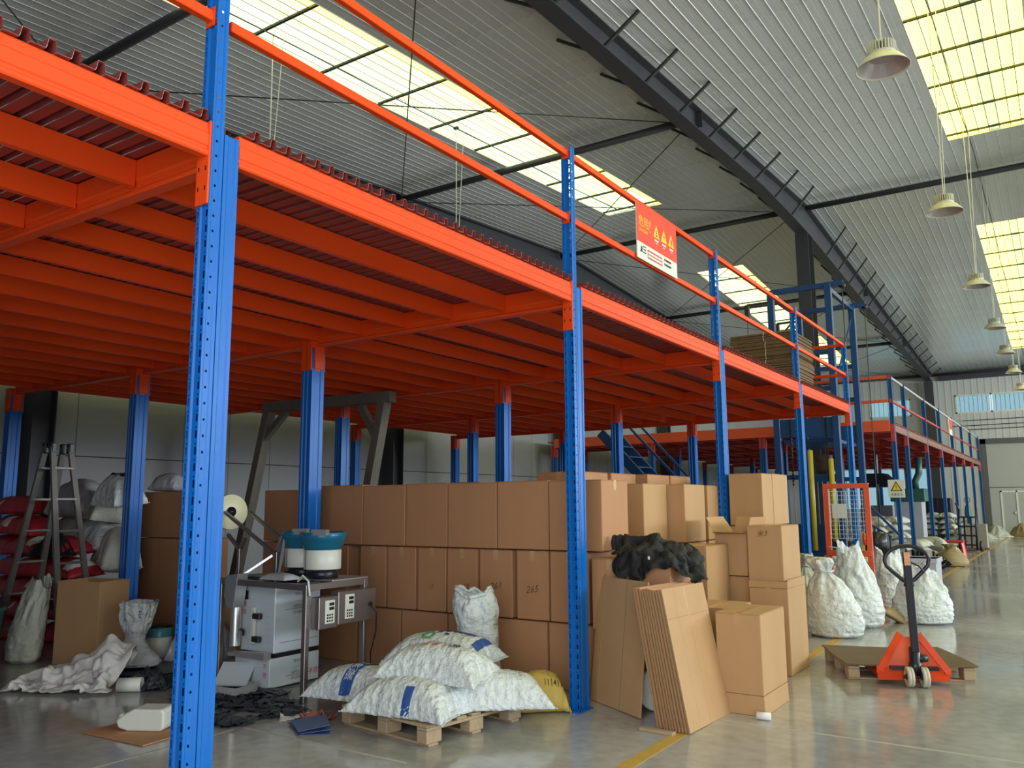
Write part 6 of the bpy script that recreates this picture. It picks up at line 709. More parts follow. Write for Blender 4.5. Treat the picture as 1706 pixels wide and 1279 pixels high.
def bay(xa, xb, n, sk):
    p = (xb-xa)/n
    for i in range(n):
        x0 = xa+i*p
        hit = x0+p > sk[0]+0.02 and x0 < sk[1]-0.02
        for ya, yb, s, mt in ((YN, RY, SKN, LINER), (RY, YF, SKF, LINER2)):
            if hit:
                roof_panel(x0, p, ya, s[0], mt); roof_panel(x0, p, s[1], yb, mt)
            else: roof_panel(x0, p, ya, yb, mt)
bay(-13.6, -5.2, 42, SKL); bay(-5.2, 2.8, 35, SKR); bay(2.8, 10.8, 20, SKQ); bay(10.8, 19.0, 20, SKZ)
ROOFTOP = MB()
purl_y = [10.61+1.5*k for k in range(-8, 8)] + [24.8+1.5*k for k in range(0, 15)]
nwin = 0
def skylight(xa, xb, ya, yb, cols):
    global nwin
    nwin += 1
    r = setting('window_%d' % nwin)
    n = len(cols); p = (xb-xa)/n
    for i, mt in enumerate(cols):
        x0 = xa+i*p; mb = MB()
        cs = [(0, 0), (0.02, 0), (0.03, 0.03), (0.06, 0.03), (0.07, 0), (p, 0)]
        mb.add([(x0+x, ya, zr(ya)+0.045+z) for x, z in cs]+[(x0+x, yb, zr(yb)+0.045+z) for x, z in cs], [(j, j+1, 6+j+1, 6+j) for j in range(5)])
        mb.build('skylight_sheet', mt, r)
        sm = MB(); sm.add([(x0-0.008, ya, zr(ya)+0.038), (x0+0.008, ya, zr(ya)+0.038), (x0+0.008, yb, zr(yb)+0.038), (x0-0.008, yb, zr(yb)+0.038)], [(0, 1, 2, 3)])
        if i: sm.build('sheet_seam', WLINE, r)
    c = MB()
    for x in (xa, xb): c.add([(x, ya, zr(ya)-0.004), (x, yb, zr(yb)-0.004), (x, yb, zr(yb)+0.10), (x, ya, zr(ya)+0.10)], [(0, 1, 2, 3)])
    for y in (ya, yb): c.add([(xa, y, zr(y)-0.004), (xb, y, zr(y)-0.004), (xb, y, zr(y)+0.10), (xa, y, zr(y)+0.10)], [(0, 1, 2, 3)])
    c.build('curb', LINER, r)
    for y in purl_y:
        if ya+0.1 < y < yb-0.1:
            MB().box(xa, xb, y-0.022, y+0.022, zr(y)-0.002, zr(y)+0.034).build('purlin', ROD, r)
for sk, c in ((SKL, [SKYW, SKYM, SKYW, SKYM, SKYW, SKYW, SKYW, SKYY]), (SKR, [SKYY, SKYY, SKYY, SKYY, SKYG, SKYY, SKYY, SKYY]), (SKQ, [SKYY]*4), (SKZ, [SKYY]*4)):
    skylight(sk[0], sk[1], SKN[0], SKN[1], c); skylight(sk[0], sk[1], SKF[0], SKF[1], c)

# rafters: tapered welded I-beams along the slope, with fly braces to the purlins
def rafter(x, prof, braces=True):
    r = setting('roof_beam', (x, 0, 0))
    fw, ft = 0.15, 0.016
    web = MB(); bot = MB(); n = len(prof)
    web.add([(-0.006, y, zr(y)-d) for y, d in prof]+[(-0.006, y, zr(y)) for y, d in prof]+[(0.006, y, zr(y)-d) for y, d in prof]+[(0.006, y, zr(y)) for y, d in prof],
            [(i, i+1, n+i+1, n+i) for i in range(n-1)]+[(2*n+i, 3*n+i, 3*n+i+1, 2*n+i+1) for i in range(n-1)])
    web.build('web', DARKSTEEL, r)
    for s in (0, 1):
        f = MB()
        for i in range(n-1):
            (ya, da), (yb, db) = prof[i], prof[i+1]
            za, zb = (zr(ya)-da, zr(yb)-db) if s == 0 else (zr(ya)-0.035, zr(yb)-0.035)
            f.add([(-fw, ya, za), (fw, ya, za), (fw, yb, zb), (-fw, yb, zb), (-fw, ya, za+ft), (fw, ya, za+ft), (fw, yb, zb+ft), (-fw, yb, zb+ft)],
                  [(0,3,2,1),(4,5,6,7),(0,1,5,4),(1,2,6,5),(2,3,7,6),(3,0,4,7)])
        f.build('flange', DARKSTEEL, r)
    if braces:
        for y in purl_y:
            for j in range(n-1):
                if prof[j][0] <= y <= prof[j+1][0]:
                    t = (y-prof[j][0])/(prof[j+1][0]-prof[j][0]); d = prof[j][1]+(prof[j+1][1]-prof[j][1])*t
            for s in (-1, 1):
                MB().bar((s*0.10, y, zr(y)-d+0.03), (s*0.715, y, zr(y)-0.01), 0.045, 0.045).build('fly_brace', ROD, r)
    for y in (6.6, 14.7, 30.8, 38.9):
        MB().box(-0.145, 0.145, y-0.006, y+0.006, zr(y)-0.36, zr(y)-0.03).build('stiffener', DARKSTEEL, r)
    return r
P2_ = [(-1.6, 0.42), (9.1, 0.42), (18.6, 0.54), (21.2, 0.72), (22.7, 0.85), (24.5, 0.83), (31.3, 0.78), (38.3, 0.58), (46.9, 0.42)]
P1_ = [(-1.6, 0.66), (8.5, 0.70), (18.2, 0.80), (22.7, 1.05), (27, 0.85), (36.6, 0.8), (46.9, 0.72)]
rafter(-5.45, P2_); rafter(-13.2, P1_, False); rafter(2.8, P1_); rafter(10.8, P1_)
def hcol(x, y, z1, w=0.34, d=0.5):
    r = setting('column', (x, y, 0))
    for s in (-1, 1): MB().box(-w/2, w/2, s*d/2-0.01, s*d/2+0.01, 0, z1).build('flange', DARKSTEEL, r)
    MB().box(-0.006, 0.006, -d/2+0.01, d/2-0.01, 0, z1).build('web', DARKSTEEL, r)
    MB().box(-w/2-0.06, w/2+0.06, -d/2-0.06, d/2+0.06, 0, 0.025).build('base_plate', DARKSTEEL, r)
hcol(-5.45, 22.7, 8.88); hcol(-5.45, 46.55, 7.70)
for y in (6.53, 14.7, 22.7, 30.8): hcol(-13.2, y, zr(y)-1.08, 0.34, 0.34)
# eave and ridge struts (round pipes) and rod bracing in the roof plane
def strut(a, b, r, name='strut', mt=DARKSTEEL):
    tag(MB().tube([a, b], r, 12).build(name, mt, None, True), kind='structure')
for y in (6.4, 14.7, 22.5, 30.8, 38.9, 46.6):
    strut((-13.05, y, zr(y)-0.16), (-5.6, y, zr(y)-0.16), 0.075)
for y in (22.5, 46.6):
    strut((-5.3, y, zr(y)-0.16), (2.65, y, zr(y)-0.16), 0.075)
ys = [-1.4, 6.6, 14.7, 22.5, 30.8, 38.9, 46.6]
for a, b in zip(ys[:-1], ys[1:]):
    for (xa, xb) in ((-13.05, -5.6), (-5.6, -13.05)):
        dz = 0.22 if xa < xb else 0.25
        strut((xa, a, zr(a)-dz), (xb, b, zr(b)-dz), 0.011, 'brace_rod', ROD)

# left gable wall: sandwich panels in two tiers
wl = setting('wall_left')
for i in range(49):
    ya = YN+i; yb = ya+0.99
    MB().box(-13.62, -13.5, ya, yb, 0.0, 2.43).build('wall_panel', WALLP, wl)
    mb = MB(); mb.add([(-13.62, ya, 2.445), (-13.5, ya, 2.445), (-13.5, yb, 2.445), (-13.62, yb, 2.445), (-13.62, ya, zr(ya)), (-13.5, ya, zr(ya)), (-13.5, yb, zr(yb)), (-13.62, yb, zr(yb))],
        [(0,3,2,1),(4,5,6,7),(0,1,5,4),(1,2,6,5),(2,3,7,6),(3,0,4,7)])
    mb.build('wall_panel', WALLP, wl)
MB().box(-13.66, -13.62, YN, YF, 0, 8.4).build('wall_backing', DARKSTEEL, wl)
# far eave wall with openings
wf = setting('wall_far')
openings = [(-8.42, -6.41, 6.0, 6.92), (-4.36, -1.2, 6.0, 6.94), (-3.4, 2.2, 0, 4.66), (-10.6, -5.7, 1.2, 3.35)]
xs = sorted({-13.6, 19.0, *[o[0] for o in openings], *[o[1] for o in openings]})
for a, b in zip(xs[:-1], xs[1:]):
    zc = [0.0]
    for o in sorted(openings, key=lambda o: o[2]):
        if o[0] < b-1e-6 and o[1] > a+1e-6: zc += [o[2], o[3]]
    zc.append(8.2)
    for k in range(0, len(zc), 2):
        if zc[k+1]-zc[k] < 0.02: continue
        MB().box(a, b, YF, YF+0.12, zc[k], zc[k+1]).build('wall_panel', CLAD, wf)
        rb = MB(); x = math.ceil(a/0.3)*0.3
        while x < b-0.02:
            rb.box(x, x+0.045, YF-0.012, YF, zc[k], zc[k+1]); x += 0.3
        if rb.v: tag(rb.build('cladding_rib', CLAD, wf, fixn=False), kind='stuff')
tag(MB().box(-5.0, 19, YF-0.28, YF-0.03, 7.72, 7.98).build('trim_eave', DARKSTEEL), kind='structure')
for z, xa in ((5.62, -4.1), (5.36, -4.6), (5.16, -3.9)):
    strut((xa, YF-0.1, z), (4.0, YF-0.1, z+0.05), 0.018, 'conduit', ROD)
def window(xa, xb, za, zb, n, bars):
    global nwin
    nwin += 1
    r = setting('window_%d' % nwin, (0, YF, 0)); f = MB(); t = 0.07
    for z in (za, zb-t): f.box(xa, xb, -0.03, 0.08, z, z+t)
    for k in range(n+1):
        x = xa+(xb-xa-t)*k/n; f.box(x, x+t, -0.03, 0.08, za, zb)
    f.build('window_frame', WPLAST, r)
    for k in range(n):
        x0 = xa+(xb-xa)*k/n; x1 = xa+(xb-xa)*(k+1)/n
        MB().box(x0+0.05, x1-0.05, 0.02, 0.03, za+0.05, zb-0.05).build('pane', GLASS, r)
    for k in range(1, bars):
        x = xa+(xb-xa)*k/bars
        MB().box(x-0.008, x+0.008, 0.10, 0.115, za+0.06, zb-0.06).build('bar', DARKSTEEL, r)
window(-8.42, -6.41, 6.0, 6.92, 1, 9); window(-4.36, -1.2, 6.0, 6.94, 2, 16); window(-10.6, -5.7, 1.2, 3.35, 4, 4)
# sliding door in the far wall
dr = setting('door_1', (0, YF, 0))
for x in (-3.42, 1.98): MB().box(x, x+0.24, -0.12, 0.06, 0, 4.66).build('door_post', GREYD, dr)
MB().box(-3.42, 2.22, -0.12, 0.06, 4.42, 4.68).build('door_lintel', GREYD, dr)
for x in (-3.18, -0.6): MB().box(x, x+2.56, -0.02, 0.04, 2.30, 4.42).build('door_panel', DOORP, dr)
for x in (-3.18, -0.6): MB().box(x, x+2.56, -0.02, 0.04, 0.02, 2.27).build('door_panel', DOORP, dr)
MB().box(-3.3, 2.1, 0.045, 0.06, 0, 4.5).build('door_light_block', GREYD, dr)  # unseen panel added to block outside light in the leaf gap
dt = MB()
for x in (-2.75, -2.1, -1.4): dt.box(x, x+0.07, -0.045, -0.02, 0.05, 2.12)
dt.box(-2.75, -1.33, -0.045, -0.02, 2.05, 2.12); dt.build('wicket_door_frame', WPLAST, dr)
MB().box(-2.2, -2.13, -0.07, -0.02, 1.0, 1.12).build('door_handle', STEEL, dr)
# right gable wall, strips cut for the side lights; near wall with open door
wr = setting('wall_right')
for a, b, za, zb in ((-1.7, 4, 0, 9.6), (20, 26, 0, 9.6), (4, 20, 0, 3.8), (4, 20, 6.6, 9.8), (26, 44, 0, 3.6), (26, 44, 6.4, 9.6), (44, 47, 0, 9.6)):
    MB().box(19.0, 19.12, a, b, za, zb).build('wall_panel', WALLP, wr)
wn = setting('wall_near')
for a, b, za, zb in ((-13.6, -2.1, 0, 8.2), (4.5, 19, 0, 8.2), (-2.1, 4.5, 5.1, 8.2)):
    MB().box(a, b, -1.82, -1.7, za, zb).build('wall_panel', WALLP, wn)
# ------------------------------------------------------------------ mezzanine
XF = -3.357
BAY = 3.54; Y0 = 2.43
ZB = 3.45
def upright_mesh(h, slots=True, side_holes=True):
    # perforated open-section upright: front face on -y with two columns of slots, sides with small holes
    mb = MB()
    front = [(-0.046, 0.0), (-0.039, 0.0), (-0.027, 0.0), (-0.020, 0.0), (-0.013, 0.009), (0.013, 0.009), (0.020, 0.0), (0.027, 0.0), (0.039, 0.0), (0.046, 0.0)]
    zs = []; pitch = 0.076; z = 0.0
    while z < h-0.02:
        zs += [(z, min(z+0.014, h), 0), (z+0.014, min(z+0.050, h), 1), (z+0.050, min(z+0.060, h), 0), (z+0.060, min(z+0.070, h), 2), (z+0.070, min(z+pitch, h), 0)]
        z += pitch
    zs = [t for t in zs if t[1] > t[0]]
    if not slots: zs = [(0, h, 0)]
    for i in range(len(front)-1):
        (xa, ya), (xb, yb) = front[i], front[i+1]
        if i in (1, 7) and slots:
            # slot column, teeth lean inwards
            xm = (xa+xb)/2
            for za, zb, k in zs:
                if k == 1: continue
                if k == 2:
                    mb.add([(xa, ya, za), (xm-0.003, ya, za), (xm-0.003, ya, zb), (xa, ya, zb)], [(0,1,2,3)])
                    mb.add([(xm+0.003, ya, za), (xb, ya, za), (xb, ya, zb), (xm+0.003, ya, zb)], [(0,1,2,3)])
                else: mb.add([(xa, ya, za), (xb, yb, za), (xb, yb, zb), (xa, ya, zb)], [(0,1,2,3)])
        else: mb.add([(xa, ya, 0), (xb, yb, 0), (xb, yb, h), (xa, ya, h)], [(0,1,2,3)])
    for s in (-1, 1):
        side = [(0.046, 0.0), (0.046, 0.012), (0.041, 0.018), (0.041, 0.046), (0.046, 0.052), (0.046, 0.068), (0.030, 0.070)]
        for i in range(len(side)-1):
            (xa, ya), (xb, yb) = side[i], side[i+1]
            if i == 2 and slots and side_holes:
                z = 0.02
                prev = 0.0
                while z < h-0.06:
                    ym = (ya+yb)/2
                    mb.add([(s*xa, ya, prev), (s*xb, yb, prev), (s*xb, yb, z), (s*xa, ya, z)], [(0,1,2,3)])
                    for (p, q) in ((ya, ym-0.005), (ym+0.005, yb)):
                        mb.add([(s*xa, p, z), (s*xb, q, z), (s*xb, q, z+0.012), (s*xa, p, z+0.012)], [(0,1,2,3)])
                    prev = z+0.012; z += pitch
                mb.add([(s*xa, ya, prev), (s*xb, yb, prev), (s*xb, yb, h), (s*xa, ya, h)], [(0,1,2,3)])
            else: mb.add([(s*xa, ya, 0), (s*xb, yb, 0), (s*xb, yb, h), (s*xa, ya, h)], [(0,1,2,3)])
    me = mb.mesh('upright', BLUE); return me
UP = upright_mesh(4.66); UPF = upright_mesh(4.66, False)
def boxpost_mesh(h):
    pr = [(-0.046, 0), (-0.02, 0), (-0.012, 0.006), (0.012, 0.006), (0.02, 0), (0.046, 0), (0.046, 0.02), (0.039, 0.028), (0.039, 0.06), (0.046, 0.068), (0.046, 0.085), (-0.046, 0.085), (-0.046, 0.068), (-0.039, 0.06), (-0.039, 0.028), (-0.046, 0.02)]
    return MB().prism(pr, lambda p, t: (p[0], p[1], t), 0, h).mesh('post', BLUE)
BP = boxpost_mesh(3.42); fix_normals(BP)
IP = MB().prism([(-0.075,-0.085),(-0.05,-0.085),(-0.042,-0.075),(-0.012,-0.075),(-0.004,-0.085),(0.004,-0.085),(0.012,-0.075),(0.042,-0.075),(0.05,-0.085),(0.075,-0.085),
    (0.075,-0.04),(0.066,-0.03),(0.066,0.03),(0.075,0.04),(0.075,0.085),(-0.075,0.085),(-0.075,0.04),(-0.066,0.03),(-0.066,-0.03),(-0.075,-0.04)],
    lambda p, t: (p[0], p[1], t), 0, 3.24).mesh('post', BLUE); fix_normals(IP)
BASE = MB().cbox(-0.085, 0.085, -0.07, 0.15, 0, 0.012, 0.003).mesh('base_plate', BLUE)
def fbeam_mesh(L):
    # edge beam with stepped face (profile in x,z), running along +y
    pr = [(-0.045, -0.17), (0.0, -0.17), (0.006, -0.162), (0.006, -0.145), (0.0, -0.138), (0.0, -0.125), (0.005, -0.118), (0.005, -0.06), (0.0, -0.052), (0.0, -0.008), (-0.006, 0.0), (-0.045, 0.0)]
    return MB().prism(pr, lambda p, t: (p[0], t, p[1]), 0, L).mesh('edge_beam', ORANGE)
def joist_mesh(L):
    pr = [(-0.022, -0.15), (0.022, -0.15), (0.022, -0.005), (-0.022, -0.005)]
    return MB().prism(pr, lambda p, t: (p[0], t, p[1]), 0, L).mesh('joist', ORANGE)
def cross_mesh(L):
    # cross beam along -x: upper I part over a lower flanged chord
    pr = [(-0.035, -0.20), (0.035, -0.20), (0.04, -0.192), (0.04, -0.178), (0.028, -0.165), (0.028, -0.125), (0.036, -0.115), (0.036, -0.006), (-0.036, -0.006), (-0.036, -0.115), (-0.028, -0.125), (-0.028, -0.165), (-0.04, -0.178), (-0.04, -0.192)]
    return MB().prism(pr, lambda p, t: (-t, p[0], p[1]), 0, L).mesh('cross_beam', ORANGE)
def plank_mesh(L, w):
    # deck plank: flat pan with a raised rib; pan maroon from beam reflections, rib flank painted bright
    mb = MB(); y = 0
    pts = [(0, 0), (w*0.56, 0), (w*0.60, 0.012), (w*0.66, 0.048), (w*0.92, 0.048), (w*0.97, 0.004)]
    mi = [0, 1, 1, 0, 0]
    n = len(pts)
    for k in range(n-1):
        (a, za), (b, zb) = pts[k], pts[k+1]
        mb.add([(0, a, za), (0, b, zb), (-L, b, zb), (-L, a, za), (0, a, za+0.004), (0, b, zb+0.004), (-L, b, zb+0.004), (-L, a, za+0.004)],
               [(0,1,2,3), (0,4,5,1), (3,2,6,7)], mi[k])
        mb.add([(0, a, za+0.0042), (0, b, zb+0.0042), (-L, b, zb+0.0042), (-L, a, za+0.0042)], [(0,1,2,3)], 2 if k == 0 else 0)  # pan top pale to bounce light upward
    for q in (0.25, 0.8): mb.lathe([(0.006, 0.004), (0.005, 0.010), (0.0, 0.011)], 6, (-0.03, w*0.28, 0), m=1)
    return mb.mesh('deck_plank', [MAROON, GALV, GALVD])
rows = [0, -3.14, -6.28, -9.45]
def mezz(label, ys, tall, x_end, planks_per_m, first_front=True):
    t = thing('mezzanine', label, 'mezzanine', (XF, ys[0], 0), 0)
    yb = ys[0]
    br = MB().cbox(-0.047, 0.047, -0.012, 0.0, 0, 0.42, 0.003)
    for q in (0.07, 0.17, 0.27, 0.36):
        br.box(-0.03, -0.022, -0.0135, -0.012, q, q+0.022, 1); br.box(0.022, 0.03, -0.0135, -0.012, q, q+0.022, 1)
    BR = br.mesh('beam_connector', [ORANGE, BLACKP])
    IBR = MB().box(-0.07, -0.012, -0.10, 0.10, 0, 0.34).box(0.012, 0.07, -0.10, 0.10, 0, 0.34).box(-0.09, 0.09, -0.06, 0.06, 0.02, 0.33).mesh('beam_connector', ORANGE)
    RC = MB().box(-0.03, 0.03, -0.006, 0.0, -0.05, 0.05).box(-0.034, -0.028, -0.006, 0.04, -0.05, 0.05).mesh('rail_bracket', ORANGE)
    RCW = MB().box(-0.032, 0.032, -0.006, 0.0, -0.052, 0.052).mesh('rail_bracket', ORANGE)
    for i, y in enumerate(ys):
        p = inst('post', UP if y < 17 else UPF, t, (0, y-yb-0.08, 0))
        inst('post_reinforcement', BP, p, (0, 0.074, 0)); inst('base_plate', BASE, p)
        inst('beam_connector', BR, p, (0, -0.001, 3.04))
        if 0 < y < 30:
            for z in (4.02, 4.6): inst('rail_bracket', RC, p, (0, -0.002, z))
        for x in rows[1:]:
            if x < x_end: continue
            q = inst('inner_post', IP, t, (x, y-yb, 0)); inst('base_plate', BASE, q); inst('beam_connector', IBR, q, (0, 0, 3.0))
        xs_ = [x for x in rows if x >= x_end-0.1]
        for a, b in zip(xs_[:-1], xs_[1:]):
            L = abs(b-a)-0.13
            inst('cross_beam', cross_cache(L), t, (a-0.06, y-yb, ZB+0.005))
    for i in range(len(ys)-1):
        L = ys[i+1]-ys[i]
        inst('edge_beam', fb_cache(L-0.17), t, (0.036, ys[i]-yb+0.085, ZB))
        if first_front:
            for z in (4.02, 4.6):
                rl = MB().cbox(-0.022, 0.022, 0.02, L-0.02, -0.028, 0.028, 0.004).mesh('guard_rail', ORANGE)
                inst('guard_rail', rl, t, (0.0, ys[i]-yb, z))
        x = -0.683
        while x > x_end+0.1:
            if min(abs(x-r) for r in rows) > 0.1:
                j = inst('joist', j_cache(L-0.08), t, (x, ys[i]-yb+0.04, ZB+0.002))
                for yy in (0.0, L-0.086): inst('end_cleat', CLEAT, j, (0, yy, 0))
            x -= 0.587
    return t
_c = {}
def cache(fn, k, L):
    L = round(L, 3)
    if (k, L) not in _c: _c[(k, L)] = fn(L); fix_normals(_c[(k, L)])
    return _c[(k, L)]
cross_cache = lambda L: cache(cross_mesh, 'c', L); fb_cache = lambda L: cache(fbeam_mesh, 'f', L); j_cache = lambda L: cache(joist_mesh, 'j', L)
CLEAT = MB().box(-0.026, 0.026, 0, 0.006, -0.155, -0.005).box(-0.03, -0.022, 0, 0.03, -0.155, -0.005).mesh('end_cleat', ORANGE)
ys1 = [Y0-BAY, Y0, Y0+BAY, Y0+2*BAY, Y0+3*BAY, Y0+4*BAY]
mz = mezz('orange and blue steel mezzanine nearest the camera, over the cartons and packing machine', ys1, True, -9.6, 9.6)
NP = 34
PL = plank_mesh(9.75, BAY/NP)
for i in range(5):
    for k in range(NP):
        inst('deck_plank', PL, mz, (-0.052 if (k < 1 or k >= NP-1) else 0.05, i*BAY+k*BAY/NP, ZB+0.003))
ER = MB().cbox(-1.9, -0.05, -0.022, 0.022, -0.028, 0.028, 0.004).mesh('guard_rail', ORANGE)
for z in (4.02, 4.6): inst('guard_rail', ER, mz, (0, 5*BAY-0.06, z))
ys2 = [21.5, 23.4, 27.05, 30.45, 34.0, 37.45, 41.0, 44.6]
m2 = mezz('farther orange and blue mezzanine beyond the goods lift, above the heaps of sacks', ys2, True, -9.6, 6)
def recolour(o):
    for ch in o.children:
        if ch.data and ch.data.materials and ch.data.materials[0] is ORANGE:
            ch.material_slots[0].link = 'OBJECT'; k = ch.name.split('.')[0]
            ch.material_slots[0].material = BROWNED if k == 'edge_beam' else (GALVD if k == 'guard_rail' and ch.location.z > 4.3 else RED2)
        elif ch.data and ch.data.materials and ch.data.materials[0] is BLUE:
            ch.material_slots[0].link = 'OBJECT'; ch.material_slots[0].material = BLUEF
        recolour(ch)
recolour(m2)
dk = MB()
for k in range(60):
    y = k*(44.6-21.5)/60; dk.box(-9.7, 0.05, y, y+0.33, 0, 0.02); dk.box(-9.7, 0.05, y+0.33, y+0.385, 0.02, 0.05); dk.add([(-9.7, y, 0.021), (0.05, y, 0.021), (0.05, y+0.33, 0.021), (-9.7, y+0.33, 0.021)], [(0, 1, 2, 3)], 1)  # pale upper sheet added to bounce neutral light to the roof
tag(dk.build('deck_plank', [MAROON, GALVD], m2, loc=(0, 0, ZB+0.003), fixn=False), kind='stuff')
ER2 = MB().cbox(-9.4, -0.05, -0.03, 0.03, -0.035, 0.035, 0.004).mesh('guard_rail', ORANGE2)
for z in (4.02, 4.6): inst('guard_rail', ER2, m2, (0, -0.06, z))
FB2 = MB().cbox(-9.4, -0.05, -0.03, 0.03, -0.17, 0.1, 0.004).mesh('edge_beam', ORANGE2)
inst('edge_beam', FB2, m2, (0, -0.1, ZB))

# ------------------------------------------------------------------ signs hung on the rails and posts
s1 = thing('danger_sign', 'red and white danger sign with three yellow triangles hung on the orange guard rail', 'sign', (XF+0.034, 7.20, 4.0))
W_, H_ = 1.0, 0.575
MB().cbox(0, 0.012, 0, W_, 0, H_, 0.002).build('board', SIGNW, s1)
MB().box(0.012, 0.0135, 0.0, W_, H_*0.30, H_).build('red_field', SIGNRED, s1)
o = lambda y, z: (0.0145, y, z)
t = MB(); letter(t, '危险', 0.125, o(0.165, 0.40), (0,1,0), (0,0,1)); letter(t, '!', 0.19, o(0.315, 0.39), (0,1,0), (0,0,1)); letter(t, 'DANGER', 0.05, o(0.155, 0.305), (0,1,0), (0,0,1))
t.build('lettering', SIGNY, s1, fixn=False)
tr = MB()
for k, y in enumerate((0.47, 0.66, 0.85)):
    tr.add([o(y-0.078, 0.315), o(y+0.078, 0.315), o(y, 0.455)], [(0, 1, 2)])
tr.build('warning_triangle', SIGNY, s1, fixn=False)
g = MB()
p = lambda y, z: (0.0152, y, z)
g.add([p(0.45, 0.33), p(0.49, 0.33), p(0.49, 0.345), p(0.45, 0.345)], [(0,1,2,3)]); g.add([p(0.455, 0.355), p(0.485, 0.355), p(0.482, 0.37), p(0.458, 0.37)], [(0,1,2,3)]); g.add([p(0.46, 0.38), p(0.48, 0.38), p(0.475, 0.40), p(0.465, 0.40)], [(0,1,2,3)])
g.add([p(0.665, 0.41), p(0.645, 0.37), p(0.66, 0.37), p(0.652, 0.33), p(0.678, 0.38), p(0.662, 0.38)], [(0,1,2,5),(2,3,4,5)])
g.add([p(0.835, 0.33), p(0.845, 0.33), p(0.856, 0.37), p(0.866, 0.33), p(0.876, 0.33), p(0.862, 0.40), p(0.846, 0.40)], [(0,1,2,6),(2,3,4,5),(2,5,6)])
for q in range(6): g.add([p(0.38+0.018*math.cos(a)-0.28, 0.115+0.018*math.sin(a)) for a in (q*PI/3, q*PI/3+1, q*PI/3+2)], [(0,1,2)])
g.add([p(0.06, 0.075), p(0.12, 0.075), p(0.105, 0.10), p(0.10, 0.15), p(0.085, 0.10)], [(0,1,2,3,4)])
for r in range(3): g.box(0.0145, 0.0152, 0.135, 0.20, 0.075+r*0.03, 0.085+r*0.03)
for r in range(2):
    g.box(0.0145, 0.0152, 0.655, 0.675, 0.07+r*0.05, 0.095+r*0.05); g.box(0.0145, 0.0152, 0.69, 0.83, 0.072+r*0.05, 0.092+r*0.05)
g.build('symbol', INK, s1, fixn=False)
g = MB()
for y in (0.47, 0.66, 0.85): g.box(0.0135, 0.0145, y-0.05, y+0.05, 0.275, 0.293); g.box(0.0135, 0.0145, y-0.025, y+0.025, 0.25, 0.258)
tag(g.build('lettering', SIGNW, s1, fixn=False), kind='stuff')
MB().box(0.0125, 0.0135, 0.24, 0.60, 0.045, 0.135).build('red_panel', PRED, s1)
g = MB()
for r in range(2): g.box(0.0137, 0.0142, 0.25, 0.59, 0.06+r*0.035, 0.082+r*0.035)
g.build('lettering', SIGNW, s1, fixn=False)
s2 = thing('warning_sign', 'white warning plate with yellow triangle on blue post above the sacks', 'sign', (XF-0.19, 21.40, 1.71))
MB().cbox(0, 0.36, 0, 0.01, 0, 0.42, 0.002).build('board', SIGNW, s2)
MB().prism([(0.05, 0.15), (0.31, 0.15), (0.18, 0.385)], lambda q, z: (q[0], z, q[1]), -0.003, 0).build('triangle_border', INK, s2)
MB().prism([(0.085, 0.168), (0.275, 0.168), (0.18, 0.345)], lambda q, z: (q[0], z, q[1]), -0.005, -0.003).build('warning_triangle', SIGNY, s2)
t = MB(); letter(t, '!', 0.15, (0.18, -0.007, 0.235), (1,0,0), (0,0,1)); letter(t, '注意安全', 0.07, (0.18, -0.002, 0.075), (1,0,0), (0,0,1)); t.build('lettering', INK, s2, fixn=False)
s3 = thing('notice_board', 'small orange and white notice on the far mezzanine guard rail', 'sign', (XF+0.03, 33.0, 3.98))
MB().cbox(0, 0.012, 0, 0.9, 0, 0.62, 0.002).build('board', SIGNW, s3); MB().box(0.012, 0.014, 0.05, 0.85, 0.2, 0.58).build('red_field', SIGNRED, s3)

# ------------------------------------------------------------------ cartons bundled on the deck
SHEET = {}
nb = 0
names = ['lowest', 'second from bottom', 'third from bottom', 'fourth from bottom', 'fifth from bottom', 'topmost']
for k in range(6):
    z0 = 3.505+k*0.153
    ox = R_.uniform(-0.02, 0.02); oy = R_.uniform(-0.02, 0.02)
    b = thing('carton_bundle', 'tied bundle of flattened brown cartons on the mezzanine deck, %s of its stack' % names[k], 'cardboard', (-4.05+ox, 14.2+oy, z0), R_.uniform(-0.015, 0.015), 'bundles of flattened cartons on the deck')
    for i in range(8):
        if 'a' not in SHEET: SHEET['a'] = MB().cbox(-0.52, 0.52, -0.62, 0.62, 0, 0.0165, 0.004).mesh('cardboard_sheet', CARDDK)
        sag = R_.uniform(-0.008, 0.008)
        inst('cardboard_sheet', SHEET['a'], b, (R_.uniform(-0.012, 0.012), R_.uniform(-0.012, 0.012), i*0.0185))
    MB().tube([(0.06, -0.635, 0), (0.05, -0.64, 0.07), (0.06, -0.632, 0.15)], 0.004, 6).build('string', CORD, b)
